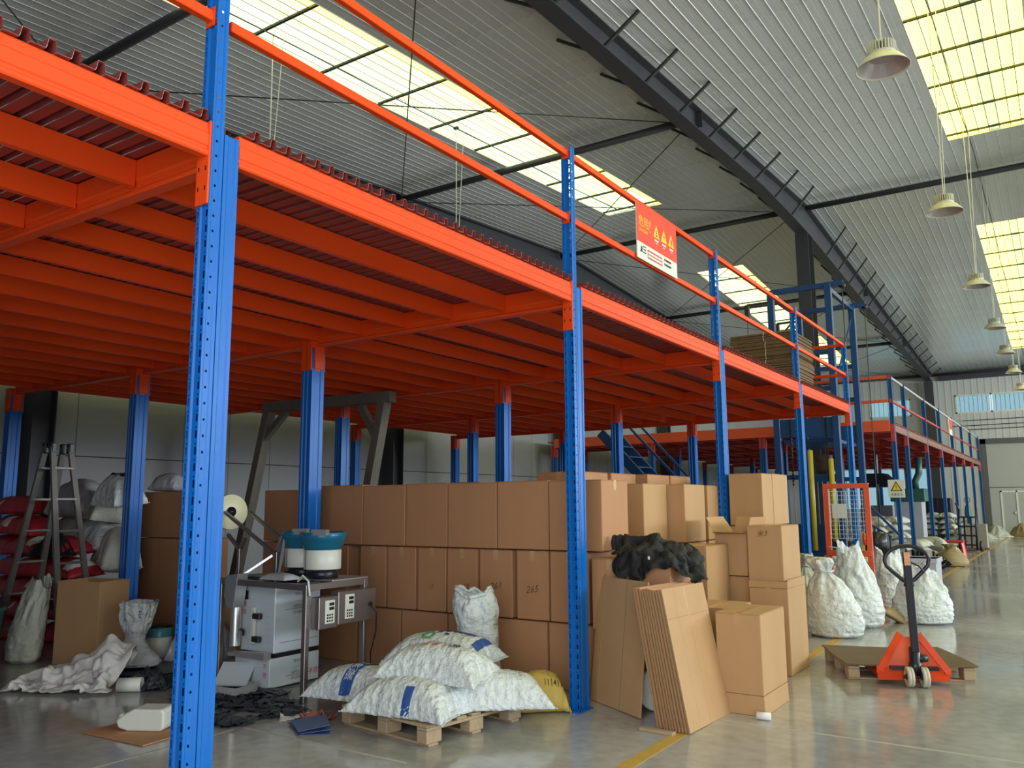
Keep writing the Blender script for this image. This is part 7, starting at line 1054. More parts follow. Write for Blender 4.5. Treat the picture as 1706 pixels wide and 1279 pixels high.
# ------------------------------------------------------------------ cartons
_cc = {}
def carton(x0, x1, y0, y1, z0, z1, label, group=None, tape='+x', writing=None, wface='-y', mt=None, rz=0.0, seam=True, open_top=False):
    """closed carton: body, top flaps with a slot, glue-seam strip, tape tails and marker writing"""
    mt = mt or CARD
    w, d, h = x1-x0, y1-y0, z1-z0
    key = (round(w, 3), round(d, 3), round(h, 3), mt.name, open_top)
    if key not in _cc:
        mb = MB()
        if open_top:
            t = 0.006
            mb.cbox(-w/2, w/2, -d/2, -d/2+t, 0, h, 0.0015).cbox(-w/2, w/2, d/2-t, d/2, 0, h, 0.0015).cbox(-w/2, -w/2+t, -d/2+t, d/2-t, 0, h, 0.0015).cbox(w/2-t, w/2, -d/2+t, d/2-t, 0, h, 0.0015).box(-w/2+t, w/2-t, -d/2+t, d/2-t, 0, t)
            me = mb.mesh('carton', mt)
        else:
            mb.cbox(-w/2, w/2, -d/2, d/2, 0, h-0.004, 0.007); me = mb.mesh('carton', mt)
        fp = MB()
        if w >= d:
            fp.cbox(-w/2+0.002, w/2-0.002, -d/2+0.002, -0.002, -0.004, 0, 0.001); fq = MB().cbox(-w/2+0.002, w/2-0.002, 0.002, d/2-0.002, -0.004, 0, 0.001)
        else:
            fp.cbox(-w/2+0.002, -0.002, -d/2+0.002, d/2-0.002, -0.004, 0, 0.001); fq = MB().cbox(0.002, w/2-0.002, -d/2+0.002, d/2-0.002, -0.004, 0, 0.001)
        tp = MB()
        if w >= d: tp.box(-w/2-0.001, w/2+0.001, -0.025, 0.025, 0, 0.0008).box(w/2, w/2+0.001, -0.025, 0.025, -0.09, 0.0008).box(-w/2-0.001, -w/2, -0.025, 0.025, -0.09, 0.0008)
        else: tp.box(-0.025, 0.025, -d/2-0.001, d/2+0.001, 0, 0.0008).box(-0.025, 0.025, -d/2-0.001, -d/2, -0.09, 0.0008).box(-0.025, 0.025, d/2, d/2+0.001, -0.09, 0.0008)
        sm = MB().box(w/2-0.032, w/2-0.004, -d/2-0.0025, -d/2, 0.01, h-0.02)
        _cc[key] = (me, fp.mesh('top_flap', mt), fq.mesh('top_flap', mt), tp.mesh('tape_strip', TAPE), sm.mesh('glue_seam', mt))
        for q in _cc[key]: fix_normals(q)
    me, fp, fq, tp, sm = _cc[key]
    o = inst('carton', me, None, ((x0+x1)/2, (y0+y1)/2, z0), rz); tag(o, label, 'box', group)
    if not open_top:
        inst('top_flap', fp, o, (0, 0, h)); inst('top_flap', fq, o, (0, 0, h)); inst('tape_strip', tp, o, (0, 0, h))
    if seam: inst('glue_seam', sm, o)
    if writing:
        t = MB(); s, sz, px, pz = writing
        if wface == '-y': letter(t, s, sz, (px, -d/2-0.003, pz), (1, 0.0, 0.12), (0, 0, 1), shear=0.25)
        else: letter(t, s, sz, (w/2+0.003, px, pz), (0, 1, 0.12), (0, 0, 1), shear=0.25)
        t.build('marker_writing', INKB, o, fixn=False)
    return o
ROWG = 'cartons stacked in the wall behind the sacks'
FY = 6.45
# top course, six wide cartons facing the camera
tx = [-6.85, -6.21, -5.62, -5.08, -4.49, -3.92, -3.37]
side = ['leftmost', 'second from left', 'third from left', 'fourth from left', 'fifth from left', 'sixth from left']
for i in range(6):
    d = 0.52 if i == 5 else 0.40
    carton(tx[i]+0.006, tx[i+1]-0.006, FY+R_.uniform(0, 0.012), FY+d, 1.195, 1.81+R_.uniform(-0.008, 0.01),
           'wide brown carton in the top course of the carton wall, %s' % (side[i] if i < 5 else 'just behind the blue post'), ROWG)
# middle course, upright narrow cartons with marker numbers
mxs = [(-6.80, -6.42), (-6.24, -5.88), (-5.85, -5.48), (-5.45, -5.10), (-5.08, -4.72), (-4.69, -4.32), (-4.27, -3.93), (-3.91, -3.52)]
ORD = ['leftmost', 'second from the left', 'third from the left', 'fourth from the left', 'fifth from the left', 'sixth from the left', 'fifth from the right', 'fourth from the right', 'third from the right', 'second from the right']
num = [None, None, None, ('13', 0.06, 0.0, 0.24), ('263', 0.08, 0.02, 0.25), ('261', 0.09, 0.0, 0.28), ('265', 0.09, 0.0, 0.27), ('7', 0.08, 0.08, 0.25)]
mlab = ['at the left end beside the machine', 'unmarked, second from the machine', 'unmarked, third from the machine', 'with a small faint number', 'directly behind the open sack', 'its number just right of the open sack', 'its number nearer the blue post', 'half hidden by the blue post']
for i, (a, b) in enumerate(mxs):
    carton(a, b, FY+R_.uniform(0.0, 0.012), FY+0.57, 0.575, 1.185, 'upright brown carton in the middle course, %s' % mlab[i], ROWG, writing=num[i])
    if i in (1, 3, 5, 6):
        pass
bxs = [(-6.84, -6.27), (-6.24, -5.67), (-5.65, -5.08), (-5.06, -4.53), (-4.51, -3.95), (-3.93, -3.37)]
for i, (a, b) in enumerate(bxs):
    carton(a, b, FY+0.004, FY+0.40, 0, 0.565, 'wide brown carton in the bottom course on the floor, %s' % side[i], ROWG)
# darker continuation behind the packing machine
for k, (a, b) in enumerate(((-8.07, -7.49), (-7.47, -6.89))):
    for j, (za, zb) in enumerate(((0, 0.565), (0.575, 1.185), (1.195, 1.79))):
        carton(a, b, FY+0.25, FY+0.65, za, zb, 'shaded brown carton behind the packing machine, %s column, %s' % (('left', 'right')[k], ('bottom', 'middle', 'top')[j]), 'cartons behind the packing machine')
# second row seen above the first and a long dark box against the wall
for k, (a, b, zt) in enumerate(((-6.1, -5.52, 1.86), (-5.5, -4.92, 1.84), (-4.9, -4.32, 1.86))):
    carton(a, b, 7.6, 8.0, 1.25, zt, 'brown carton in the second row, its top just showing, %s' % ('left', 'middle', 'right')[k], 'second row of cartons')
    carton(a, b, 7.6, 8.0, 0, 1.24, 'tall brown carton carrying the second-row carton, %s' % ('left', 'middle', 'right')[k], 'second row of cartons')
# shaded cartons left of the nearest post
carton(-10.5, -9.48, 6.6, 7.2, 1.205, 1.80, 'large dark brown carton on top, beside the second-row blue post', 'cartons in the shade by the left post')
carton(-10.5, -9.96, 6.62, 7.2, 0.0, 1.195, 'tall dark carton with a pale edge under the large dark carton', 'cartons in the shade by the left post')
carton(-9.93, -9.36, 6.58, 7.2, 0.0, 1.195, 'tall dark carton to the right under the large dark carton', 'cartons in the shade by the left post')
carton(-8.95, -8.40, 6.3, 6.85, 0, 0.62, 'low dark carton behind the grey plastic bag', 'cartons in the shade by the left post', mt=CARD2)
carton(-8.36, -7.86, 6.15, 6.6, 0, 0.66, 'low tan carton half hidden by the nearest blue post', 'cartons in the shade by the left post', mt=CARD2)

# cluster of cartons right of the second post
CG = 'cartons piled right of the second post'
def stackdown(x0, x1, y0, y1, ztop, label):
    n = 2; h = ztop/n
    for k in range(n): carton(x0, x1, y0, y1, k*h+0.003, (k+1)*h-0.004, label % ('bottom', 'second')[k], CG, mt=CARD2)
for nm, (x0, x1, y0, y1), wr in (('second', (-3.94, -3.55, 7.69, 8.27), None), ('third', (-3.75, -3.36, 8.30, 8.88), None), ('fourth', (-3.80, -3.41, 9.10, 9.70), None)):
    carton(x0, x1, y0, y1, 1.195, 1.805, 'upright tan carton in the upper tier behind the jacket, %s from the post' % nm, CG, mt=CARD2)
    stackdown(x0, x1, y0, y1, 1.19, '%%s carton under the %s upper-tier carton' % nm)
carton(-3.93, -3.36, 7.0, 7.55, 0.575, 1.185, 'carton in the shade under the upper tier, behind the black jacket', CG); carton(-3.93, -3.36, 7.0, 7.55, 0, 0.565, 'carton on the floor under the upper tier, behind the black jacket', CG)
for k, (y0, y1) in enumerate(((7.2, 7.8), (7.82, 8.42), (8.44, 9.04), (9.06, 9.66))):
    x1 = (-4.0, -3.97, -3.84, -3.83)[k]
    carton(x1-0.5, x1, y0, y1, 1.30, 1.925, 'brown carton in the back tier, only its top edge showing, %s from the post' % ('first', 'second', 'third', 'fourth')[k], 'back tier of cartons')
    carton(x1-0.5, x1, y0, y1, 0, 1.29, 'tall carton carrying the back tier, %s from the post' % ('first', 'second', 'third', 'fourth')[k], 'back tier of cartons')
carton(-3.44, -3.10, 6.36, 6.93, 0.555, 1.14, 'carton under the black jacket, left of the pair', CG); carton(-3.08, -2.72, 6.36, 6.93, 0.555, 1.14, 'carton under the black jacket, right of the pair with a scrawl', CG, writing=('W', 0.10, 0.0, 0.18))
carton(-3.44, -3.10, 6.38, 6.95, 0, 0.545, 'carton on the floor behind the leaning cardboard, left of two', CG); carton(-3.08, -2.72, 6.38, 6.95, 0, 0.545, 'carton on the floor behind the leaning cardboard, right of two', CG)
carton(-3.27, -2.88, 7.6, 8.2, 0.61, 1.20, 'upright tan carton beside the open box, above the stacked lower ones', CG, mt=CARD2); carton(-3.27, -2.88, 7.6, 8.2, 0.0, 0.60, 'carton on the floor under the upright tan carton', CG, mt=CARD2)
carton(-2.84, -2.46, 6.95, 7.55, 0.0, 0.72, 'tan carton with open lid flaps tucked behind the taped front carton', CG, mt=CARD2)
carton(-3.02, -2.69, 8.25, 8.85, 0, 0.88, 'tan carton on the floor under the open-topped box', CG, mt=CARD2)
carton(-3.28, -2.89, 9.45, 9.84, 1.35, 1.94, 'tan carton on the tall right-hand pile, left of the pair', CG, mt=CARD2); carton(-3.28, -2.89, 9.86, 10.48, 1.35, 1.945, 'tan carton on the tall right-hand pile, right of the pair with tape tails', CG, mt=CARD2)
stackdown(-3.28, -2.89, 9.45, 9.84, 1.345, '%s carton of the tall right-hand pile, left of the pair'); stackdown(-3.28, -2.89, 9.86, 10.48, 1.345, '%s carton of the tall right-hand pile, right of the pair')
for f in (-0.08, 0.08): pass
# front taped carton standing on its open lower flaps
a = carton(-2.41, -2.05, 6.49, 7.13, 0.145, 0.75, 'taped tan carton standing in front beside the pack of flattened cartons', CG, mt=CARD2)
for f in range(4):
    m_ = MB(); t = 0.006
    if f < 2:
        s = -1 if f == 0 else 1
        m_.prism([(s*0.32, 0.0), (s*0.325, -0.143), (s*0.319, -0.143), (s*0.314, 0.0)], lambda q, x: (x, q[0], q[1]), -0.178, 0.178)
    else:
        s = -1 if f == 2 else 1
        m_.prism([(s*0.18, 0.0), (s*0.186, -0.143), (s*0.180, -0.143), (s*0.174, 0.0)], lambda q, y: (q[0], y, q[1]), -0.318, 0.318)
    m_.build('bottom_flap', CARD2, a)
b = carton(-2.65, -2.28, 8.09, 8.72, 0, 0.80, 'tall tan carton at the right end with open upper flaps, on the floor', CG, mt=CARD2)
m_ = MB().cbox(-0.184, 0.184, -0.321, -0.315, 0.80, 0.86, 0.001); m_.build('side_flap', CARD2, b)
MB().cbox(0.179, 0.185, -0.31, 0.31, 0.80, 0.875, 0.001).build('side_flap', CARD2, b)
carton(-2.66, -2.32, 8.13, 8.74, 0.81, 1.385, 'tan carton with a scrawl standing on the tall right-end carton', CG, mt=CARD2, writing=('米3', 0.07, -0.02, 0.50))
# open box with standing lid flaps
ob = carton(-3.02, -2.69, 8.22, 8.80, 0.89, 1.30, 'open tan carton with raised lid flaps beside the scrawled carton', CG, mt=CARD2, open_top=True)
for (fx, fy, lx, ly, dx, dy) in ((-0.165, 0, 0.004, 0.56, -0.10, 0), (0.165, 0, 0.004, 0.56, 0.03, 0), (0, -0.29, 0.32, 0.004, 0, -0.13), (0, 0.29, 0.32, 0.004, 0, 0.06)):
    L = 0.16; p0 = Vector((fx, fy, 0.41)); p1 = Vector((fx+dx, fy+dy, 0.41+(L if (lx < 0.1 or dy > 0) else 0.02)))
    sx = Vector((0, ly/2, 0)) if lx < 0.1 else Vector((lx/2, 0, 0)); nn = (p1-p0).cross(sx).normalized()*0.003
    m_ = MB(); q = [p0-sx, p0+sx, p1+sx*0.9, p1-sx*0.9]
    m_.add([v-nn for v in q]+[v+nn for v in q], [(0,1,2,3),(7,6,5,4),(0,4,5,1),(1,5,6,2),(2,6,7,3),(3,7,4,0)]); m_.build('lid_flap', CARD2, ob)
for k in range(3):
    tag(MB().cbox(-0.14+k*0.012, -0.135+k*0.012, -0.2, 0.2, 0, 0.34, 0.001).build('cardboard_insert', CARD, ob, loc=(0.05+0.05*k, 0, 0.06)))
# leaning flattened carton in front of the second post's right side
def sheetobj(name, p0, ux, uy, w, h, t, mt, folds=(), parent=None, cuts=()):
    """flat carton blank: p0 lower-left corner, ux/uy unit directions; folds are slightly sunk creases"""
    ux = Vector(ux).normalized(); uy = Vector(uy).normalized(); n = ux.cross(uy).normalized()
    M3 = Matrix((ux, uy, n)).transposed().to_4x4(); M3.translation = Vector(p0)
    xs = [0]+list(folds)+[w]; mb = MB()
    for a, b in zip(xs[:-1], xs[1:]):
        mb.cbox(a+(0.002 if a > 0 else 0), b-(0.002 if b < w else 0), 0, h, 0, t, 0.0015)
    mb.box(0.002, w-0.002, 0.002, h-0.002, 0.0012, t-0.0012)
    o = mb.build(name, mt, parent); o.matrix_local = M3
    return o
ls = sheetobj('flattened_carton', (-3.43, 6.30, 0.002), (0.62, -0.37, 0), (0.05, 0.10, 1.0), 0.72, 1.00, 0.012, CARD2, (0.10, 0.44))
tag(ls, 'single large flattened carton leaning beside the second blue post', 'cardboard')
s_ = MB().box(0.43, 0.438, 0.0, 1.02, 0.012, 0.0128).box(0.09, 0.096, 0, 1.02, 0.012, 0.0128).build('crease_line', CARDIN, ls)
# pack of flattened cartons leaning against the pile
for k in range(11):
    z = 0.003
    x0 = -2.60+k*0.0245; lean = 0.165+0.002*k
    p = sheetobj('flattened_carton', (x0, 5.745+R_.uniform(-0.006, 0.006)-0.002*k, z), (0.02, 1, 0), (-lean, 0.03, 1.0), 0.76, 0.985+R_.uniform(-0.012, 0.012), 0.016, CARD2 if k > 8 else CARD, (0.19, 0.38))
    tag(p, 'flattened carton in the leaning pack, %s' % ('outermost with a pale long crease' if k == 10 else ORD[k]), 'cardboard', 'flattened cartons leaning in a pack')
    MB().box(-0.0005, 0.0, 0.0, 0.985, 0.003, 0.013).build('flute_edge', CARDIN, p)
    if k == 10:
        MB().box(0.375, 0.384, 0.0, 0.98, 0.016, 0.0166).build('crease_line', TAPE, p); MB().box(0, 0.76, 0.775, 0.779, 0.016, 0.0164).build('crease_line', CARDIN, p)
tag(MB().cbox(-0.13, 0.13, -0.03, 0.03, 0, 0.022, 0.003).build('timber_offcut', PALW, None, loc=(-2.56, 5.66, 0)), 'pale timber offcut lying under the corner of the leaning pack', 'wood').rotation_euler[2] = -0.05
rp = MB().lathe([(0.008, -0.05), (0.028, -0.05), (0.028, 0.05), (0.008, 0.05), (0.008, -0.05)], 16, axis='x').build('paper_roll', PAPER, None, True, (-2.03, 6.40, 0.028)); rp.rotation_euler[2] = 0.15
tag(rp, 'small white paper roll lying in front of the taped carton', 'roll')
dk_ = MB().lathe([(0.0, -0.025), (0.15, -0.03), (0.165, -0.02), (0.165, 0.02), (0.15, 0.03), (0.0, 0.025)], 28, axis='y').build('plastic_disc', WPLAST, None, True, (-2.80, 6.22, 0.166)); dk_.rotation_euler[2] = 0.6
tag(dk_, 'round white disc on edge behind the single leaning flattened carton', 'disc')

# ------------------------------------------------------------------ sacks
BAGS = [unpack(BAG_SHAPE_A), unpack(BAG_SHAPE_B)]
def pillow(L, W, H, nu, nv, seed, **kw):
    """filled sack: packed grid shape, scaled, mirrored by seed; returns vertices, faces, surface function, base height"""
    k = int(abs(seed)*7.3); NX, NY, G = BAGS[1 if (nu <= 40 and k % 3) else 0]; fx = -1 if (k//2) % 2 else 1; fy = -1 if (k//4) % 2 else 1
    st = 1 if (nu > 40 or NX < 40) else 2
    zmax = max(p[2] for p in G); zmin = min(p[2] for p in G); sx, sy, sz = L/0.955, W/0.605, 1.5*H/(zmax-zmin)
    def gp(i, j):
        p = G[j*(NX+1)+i]; return (p[0]*sx*fx, p[1]*sy*fy, (p[2]-zmin)*sz)
    def S(u, v, top=True):
        a = min(max((u*fx+1)/2, 0), 1)*NX; b = min(max((v*fy+1)/2, 0), 1)*NY; i = min(int(a), NX-1); j = min(int(b), NY-1); a -= i; b -= j
        q = [gp(i, j), gp(i+1, j), gp(i, j+1), gp(i+1, j+1)]
        return tuple((q[0][k]*(1-a)+q[1][k]*a)*(1-b)+(q[2][k]*(1-a)+q[3][k]*a)*b for k in range(3))
    nx, ny = NX//st, NY//st; vs = []; fs = []; bi = {}
    for j in range(ny+1):
        for i in range(nx+1): vs.append(gp(i*st, j*st))
    for j in range(ny+1):
        for i in range(nx+1):
            if i in (0, nx) or j in (0, ny): bi[(i, j)] = j*(nx+1)+i
            else:
                u, v = abs(2*i/nx-1), abs(2*j/ny-1); p = vs[j*(nx+1)+i]
                e = vs[j*(nx+1)+(nx if i > nx/2 else 0)] if u > v else vs[(ny if j > ny/2 else 0)*(nx+1)+i]
                bi[(i, j)] = len(vs); vs.append((p[0], p[1], min(p[2]*0.5, e[2]*max(u, v)**5)))
    for j in range(ny):
        for i in range(nx):
            a = j*(nx+1)+i; f = (a, a+1, a+nx+2, a+nx+1); g = (bi[(i, j)], bi[(i, j+1)], bi[(i+1, j+1)], bi[(i+1, j)])
            fs += [f, g] if fx*fy > 0 else [f[::-1], g[::-1]]
    return vs, fs, S, 0.0
def patch_on(S, z0, L, W, tris_v, tris_f, m, mb, off=0.007):
    out = []
    for x, y in tris_v:
        u = max(-0.98, min(0.98, x/(L/2))); v = max(-0.98, min(0.98, y/(W/2)))
        p = S(u, v); out.append((p[0], p[1], p[2]+z0+off))
    mb.add(out, tris_f, m)
def grid2(xa, xb, ya, yb, nx, ny, fn=None):
    vs = [((xa+(xb-xa)*i/nx), (ya+(yb-ya)*j/ny)) for j in range(ny+1) for i in range(nx+1)]
    fs = [(j*(nx+1)+i, j*(nx+1)+i+1, (j+1)*(nx+1)+i+1, (j+1)*(nx+1)+i) for j in range(ny) for i in range(nx)]
    if fn: vs = [fn(*p) for p in vs]
    return vs, fs
def place(o, loc, rx=0, ry=0, rz=0):
    o.location = loc; o.rotation_euler = (rx, ry, rz); return o
def seam_part(o, L, z0, S, mt):
    for s in (-1, 1):
        pts = []
        for k in range(23):
            p = S(s*1.0, -1+2*k/22); pts.append((p[0]+s*0.004, p[1], p[2]))
        MB().tube(pts, 0.0045, 5).build('stitched_seam', mt, o, True)
def sack(label, L, W, H, loc, rx, ry, rz, seed, prints=(), mt=None, group=None, res=(84, 58), name='sack', **kw):
    mt = mt or SACK
    vs, fs, S, z0 = pillow(L, W, H, res[0], res[1], seed, **kw)
    o = MB().add(vs, fs).build(name, mt, None, True, fixn=False); tag(o, label, 'sack', group); place(o, loc, rx, ry, rz)
    seam_part(o, L, z0, S, mt)
    for kind, args, pm in prints:
        mb = MB()
        if kind == 'band':
            xa, xb, ya, yb = args; v, f = grid2(xa, xb, ya, yb, max(2, int((xb-xa)/0.012)), max(2, int((yb-ya)/0.012))); patch_on(S, z0, L, W, v, f, 0, mb)
            mb.build('printed_band', pm, o, True, fixn=False)
        elif kind == 'text':
            s, sz, x, y, ang = args; v, f = text2d(s, sz); ca, sa = math.cos(ang), math.sin(ang)
            patch_on(S, z0, L, W, [(x+a*ca-b*sa, y+a*sa+b*ca) for a, b in v], f, 0, mb, 0.010); mb.build('printed_text', pm, o, fixn=False)
        elif kind == 'ring':
            x, y, r1, r2, n = args; v = []; f = []
            for k in range(n):
                t = 2*PI*k/n; v += [(x+r1*math.cos(t), y+r1*math.sin(t)), (x+r2*math.cos(t), y+r2*math.sin(t))]
            f = [(2*k, 2*k+1, (2*k+3) % (2*n), (2*k+2) % (2*n)) for k in range(n)]
            patch_on(S, z0, L, W, v, f, 0, mb, 0.006); mb.build('printed_emblem', pm, o, fixn=False)
    return o
# pallet under the printed sacks
def pallet(label, loc, rz, w, d, board, mt, group=None, sheet=False):
    p = thing('pallet', label, 'pallet', loc, rz, group)
    if sheet:
        v, f = grid2(-0.02, w+0.02, -0.02, d+0.02, 14, 12); mb = MB(); n = len(v)
        zz = [0.128+0.010*fb(x*1.4, y*1.4, 2)+0.010*(abs(x/w-0.5)**2)*2 for x, y in v]
        mb.add([(x, y, z) for (x, y), z in zip(v, zz)]+[(x, y, z+0.012) for (x, y), z in zip(v, zz)], [q[::-1] for q in f]+[tuple(i+n for i in q) for q in f])
        nx = 14; ny = 12; E = [j for j in range(nx)], None
        edge = [i for i in range(nx+1)]+[(j+1)*(nx+1)+nx for j in range(ny)]+[ny*(nx+1)+nx-1-i for i in range(nx)]+[(ny-1-j)*(nx+1) for j in range(ny-1)]
        mb.f += [(edge[k], edge[(k+1) % len(edge)], edge[(k+1) % len(edge)]+n, edge[k]+n) for k in range(len(edge))]; mb.m += [0]*len(edge)
        mb.build('plywood_top', mt, p)
    else:
        for k in range(7):
            y = k*(d-0.09)/6; MB().cbox(0, w, y, y+0.09, 0.122, 0.140, 0.003).build('deck_board', board, p)
    for x in (0, w/2-0.05, w-0.10):
        MB().cbox(x, x+0.10, 0, d, 0.100, 0.121, 0.003).build('stringer_board', board, p)
        for y in (0, d/2-0.07, d-0.14): MB().cbox(x, x+0.10, y, y+0.14, 0.018, 0.099, 0.004).build('block', board, p)
    for y in (0.02, d/2-0.045, d-0.11): MB().cbox(0, w, y, y+0.09, 0.0, 0.017, 0.003).build('bottom_board', board, p)
    return p
pallet('pale wooden pallet carrying the pile of printed white sacks', (-4.62, 4.62, 0), -0.14, 0.93, 0.96, PALW, PALW)
SG = 'white printed sacks on the pallet'
Zp = 0.143
bandA = ('band', (-0.02, 0.07, -0.30, 0.30), PBLUE)
sack('white sack with a blue band at the left front of the pallet, lying lengthwise', 0.80, 0.54, 0.16, (-4.66, 4.88, Zp), 0.0, 0, 0.06, 1.0,
     [('band', (-0.06, 0.05, -0.25, 0.25), PBLUE), ('text', ('聚苯乙烯', 0.09, -0.005, 0.0, PI/2), SACK)], group=SG)
sack('plain white sack across the front of the pallet, lowest layer', 0.86, 0.52, 0.165, (-4.04, 4.72, Zp), 0, 0, 0.12, 2.3, [('band', (0.05, 0.12, -0.26, -0.12), PBLUE)], group=SG)
sack('white sack at the right rear of the pallet with a green-tinged top', 0.90, 0.54, 0.165, (-3.68, 5.20, Zp), 0, 0, 0.72, 3.7, [('band', (0.10, 0.17, 0.06, 0.22), PBLUE)], group=SG)
sack('white sack at the rear of the pallet, mostly hidden under the upper sacks', 0.62, 0.44, 0.14, (-4.32, 5.30, Zp), 0, 0, 0.1, 9.1, group=SG)
sack('white sack with a black character on top of the pile, in front', 0.84, 0.54, 0.16, (-3.97, 4.95, Zp+0.205), 0.02, 0.03, 0.20, 5.2,
     [('text', ('烯', 0.10, 0.12, 0.0, 0.4), INK), ('text', ('聚苯乙', 0.055, -0.01, 0.02, PI/2), PRED), ('text', ('聚苯乙', 0.04, -0.08, 0.0, PI/2), PRED)], group=SG)
sack('white sack with a navy oval and green emblem on top of the pile, behind', 0.90, 0.56, 0.165, (-4.24, 5.34, Zp+0.215), 0.05, -0.02, 0.22, 6.6,
     [('band', (0.0, 0.26, 0.02, 0.13), PNAVY), ('ring', (-0.08, -0.06, 0.035, 0.06, 6), PGREEN), ('band', (-0.02, 0.02, -0.02, 0.02), PNAVY), ('band', (0.05, 0.09, -0.06, -0.03), PNAVY), ('band', (0.30, 0.36, -0.12, 0.16), PBLUE)], group=SG)
# standing sacks: lathe with pinch profile and horizontal compression wrinkles
PROF = {'tied': [(0, .70), (.04, .95), (.18, 1.04), (.38, .98), (.55, .80), (.70, .56), (.79, .33), (.84, .25), (.89, .36), (.95, .48), (1, .44)],
  'cone': [(0, .72), (.05, .97), (.22, 1.06), (.42, 1.0), (.60, .84), (.78, .66), (.92, .54), (1, .52)],
  'open': [(0, .85), (.05, .98), (.3, 1.0), (.55, .97), (.7, .92), (.82, 1.0), (.92, .96), (1, .80)],
  'waist': [(0, .95), (.06, 1.05), (.16, .92), (.30, .58), (.40, .40), (.46, .40), (.6, .55), (.85, .66), (1, .74)]}
def prof_at(style, t):
    p = PROF[style]
    for (a, ra), (b, rb) in zip(p[:-1], p[1:]):
        if t <= b: u = (t-a)/(b-a); u = u*u*(3-2*u)*0.5+u*0.5; return ra+(rb-ra)*u
    return p[-1][1]
def stand(label, loc, h, rx, ry, seed, style='tied', mt=None, group=None, rz=0.0, wrk=1.0, lean=(0, 0), nt=72, nz=60, name='standing_sack'):
    mt = mt or SACK
    vs = []; fs = []
    for j in range(nz+1):
        t = j/nz
        s = prof_at(style, t)
        for k in range(nt):
            a = 2*PI*k/nt
            ca, sa_ = math.cos(a), math.sin(a)
            low = max(0.0, min(1.0, (0.72-t)/0.3)); hi = 1-low
            wr = 0.10*fb(ca*0.9+seed, sa_*0.9, t*1.4, 2)
            wr -= low*0.075*abs(fb(ca*1.3+seed, sa_*1.3+t*2, t*8.5, 3)) - 0.012*math.sin(t*70+5*fb(ca*2+seed, sa_*2, t*4))*low
            wr += hi*(0.10*math.sin(a*7+seed+3.5*fb(ca*1.2, sa_*1.2, t*3+seed))+0.09*fb(ca*4+seed, sa_*4, t*3, 3))
            if style == 'open': wr = wr*0.55-0.06*abs(math.sin(t*9+2*fb(ca+seed, sa_, t)))*low
            wr *= wrk
            q = max(0.02, s*(1+wr) if s > 0 else 0.02)
            sq = 1+0.06*math.cos(4*a)*(1-t)
            z = h*t + (0.05*h*fb(ca*1.1+seed, sa_*1.1, 0.0, 2)*t if t > 0.5 else 0)
            if style == 'open' and t > 0.75: z += 0.05*fb(math.cos(a)*0.8, math.sin(a)*0.8+seed, 2.0)*(t-0.75)*4
            if style == 'cone' and t > 0.7: z += 0.11*h*(math.cos(2*a+seed)*0.6+fb(ca*1.6+seed, sa_*1.6, 1.0, 2))*((t-0.7)/0.3)
            vs.append((rx*q*sq*math.cos(a)+lean[0]*t*t, ry*q*sq*math.sin(a)+lean[1]*t*t, z))
    for j in range(nz):
        for k in range(nt): fs.append((j*nt+k, j*nt+(k+1) % nt, (j+1)*nt+(k+1) % nt, (j+1)*nt+k))
    fs.append(tuple(range(nt))[::-1])
    if style == 'tied': fs.append(tuple(nz*nt+k for k in range(nt)))
    else:
        # inside wall of the open mouth down to a sagging fill
        base = len(vs)
        for d_, sc_ in ((0.0, 0.97), (0.10, 0.93), (0.22, 0.86), (0.26, 0.5), (0.27, 0.0)):
            for k in range(nt):
                v = vs[nz*nt+k]; cx, cy = lean
                vs.append((cx+(v[0]-cx)*sc_, cy+(v[1]-cy)*sc_, v[2]-d_*h))
        fs += [(nz*nt+k, base+k, base+(k+1) % nt, nz*nt+(k+1) % nt) for k in range(nt)]
        for r in range(4):
            for k in range(nt): fs.append((base+r*nt+k, base+(r+1)*nt+k, base+(r+1)*nt+(k+1) % nt, base+r*nt+(k+1) % nt))
    o = MB().add(vs, fs).build(name, mt, None, True, loc, fixn=False); o.rotation_euler[2] = rz
    tag(o, label, 'sack', group)
    if style == 'tied':
        pts = [(rx*0.36*math.cos(a)+lean[0]*0.7, ry*0.36*math.sin(a)+lean[1]*0.7, h*0.842+0.004*math.sin(3*a)) for a in [2*PI*k/16 for k in range(16)]]
        MB().tube(pts, 0.010, 6, closed=True).build('tie_cord', mt, o, True)
    elif style == 'open':
        pts = [tuple(vs[nz*nt+k]) for k in range(0, nt, 2)]
        MB().tube(pts, [0.018+0.008*fb(k, seed, 0) for k in range(len(pts))], 6, closed=True).build('rolled_rim', mt, o, True)
    return o
stand('open white sack with a rolled rim standing behind the pallet pile', (-4.28, 5.88, 0), 0.86, 0.20, 0.18, 4.4, 'open', lean=(-0.03, -0.03))
sack('small yellow woven sack slumped between the pallet and second post', 0.42, 0.40, 0.20, (-3.62, 5.80, 0.0), 0, 0.0, 0.75, 8.2, [('text', ('111417A', 0.05, 0.10, -0.12, 0), INK)], mt=SACKY, res=(40, 30))
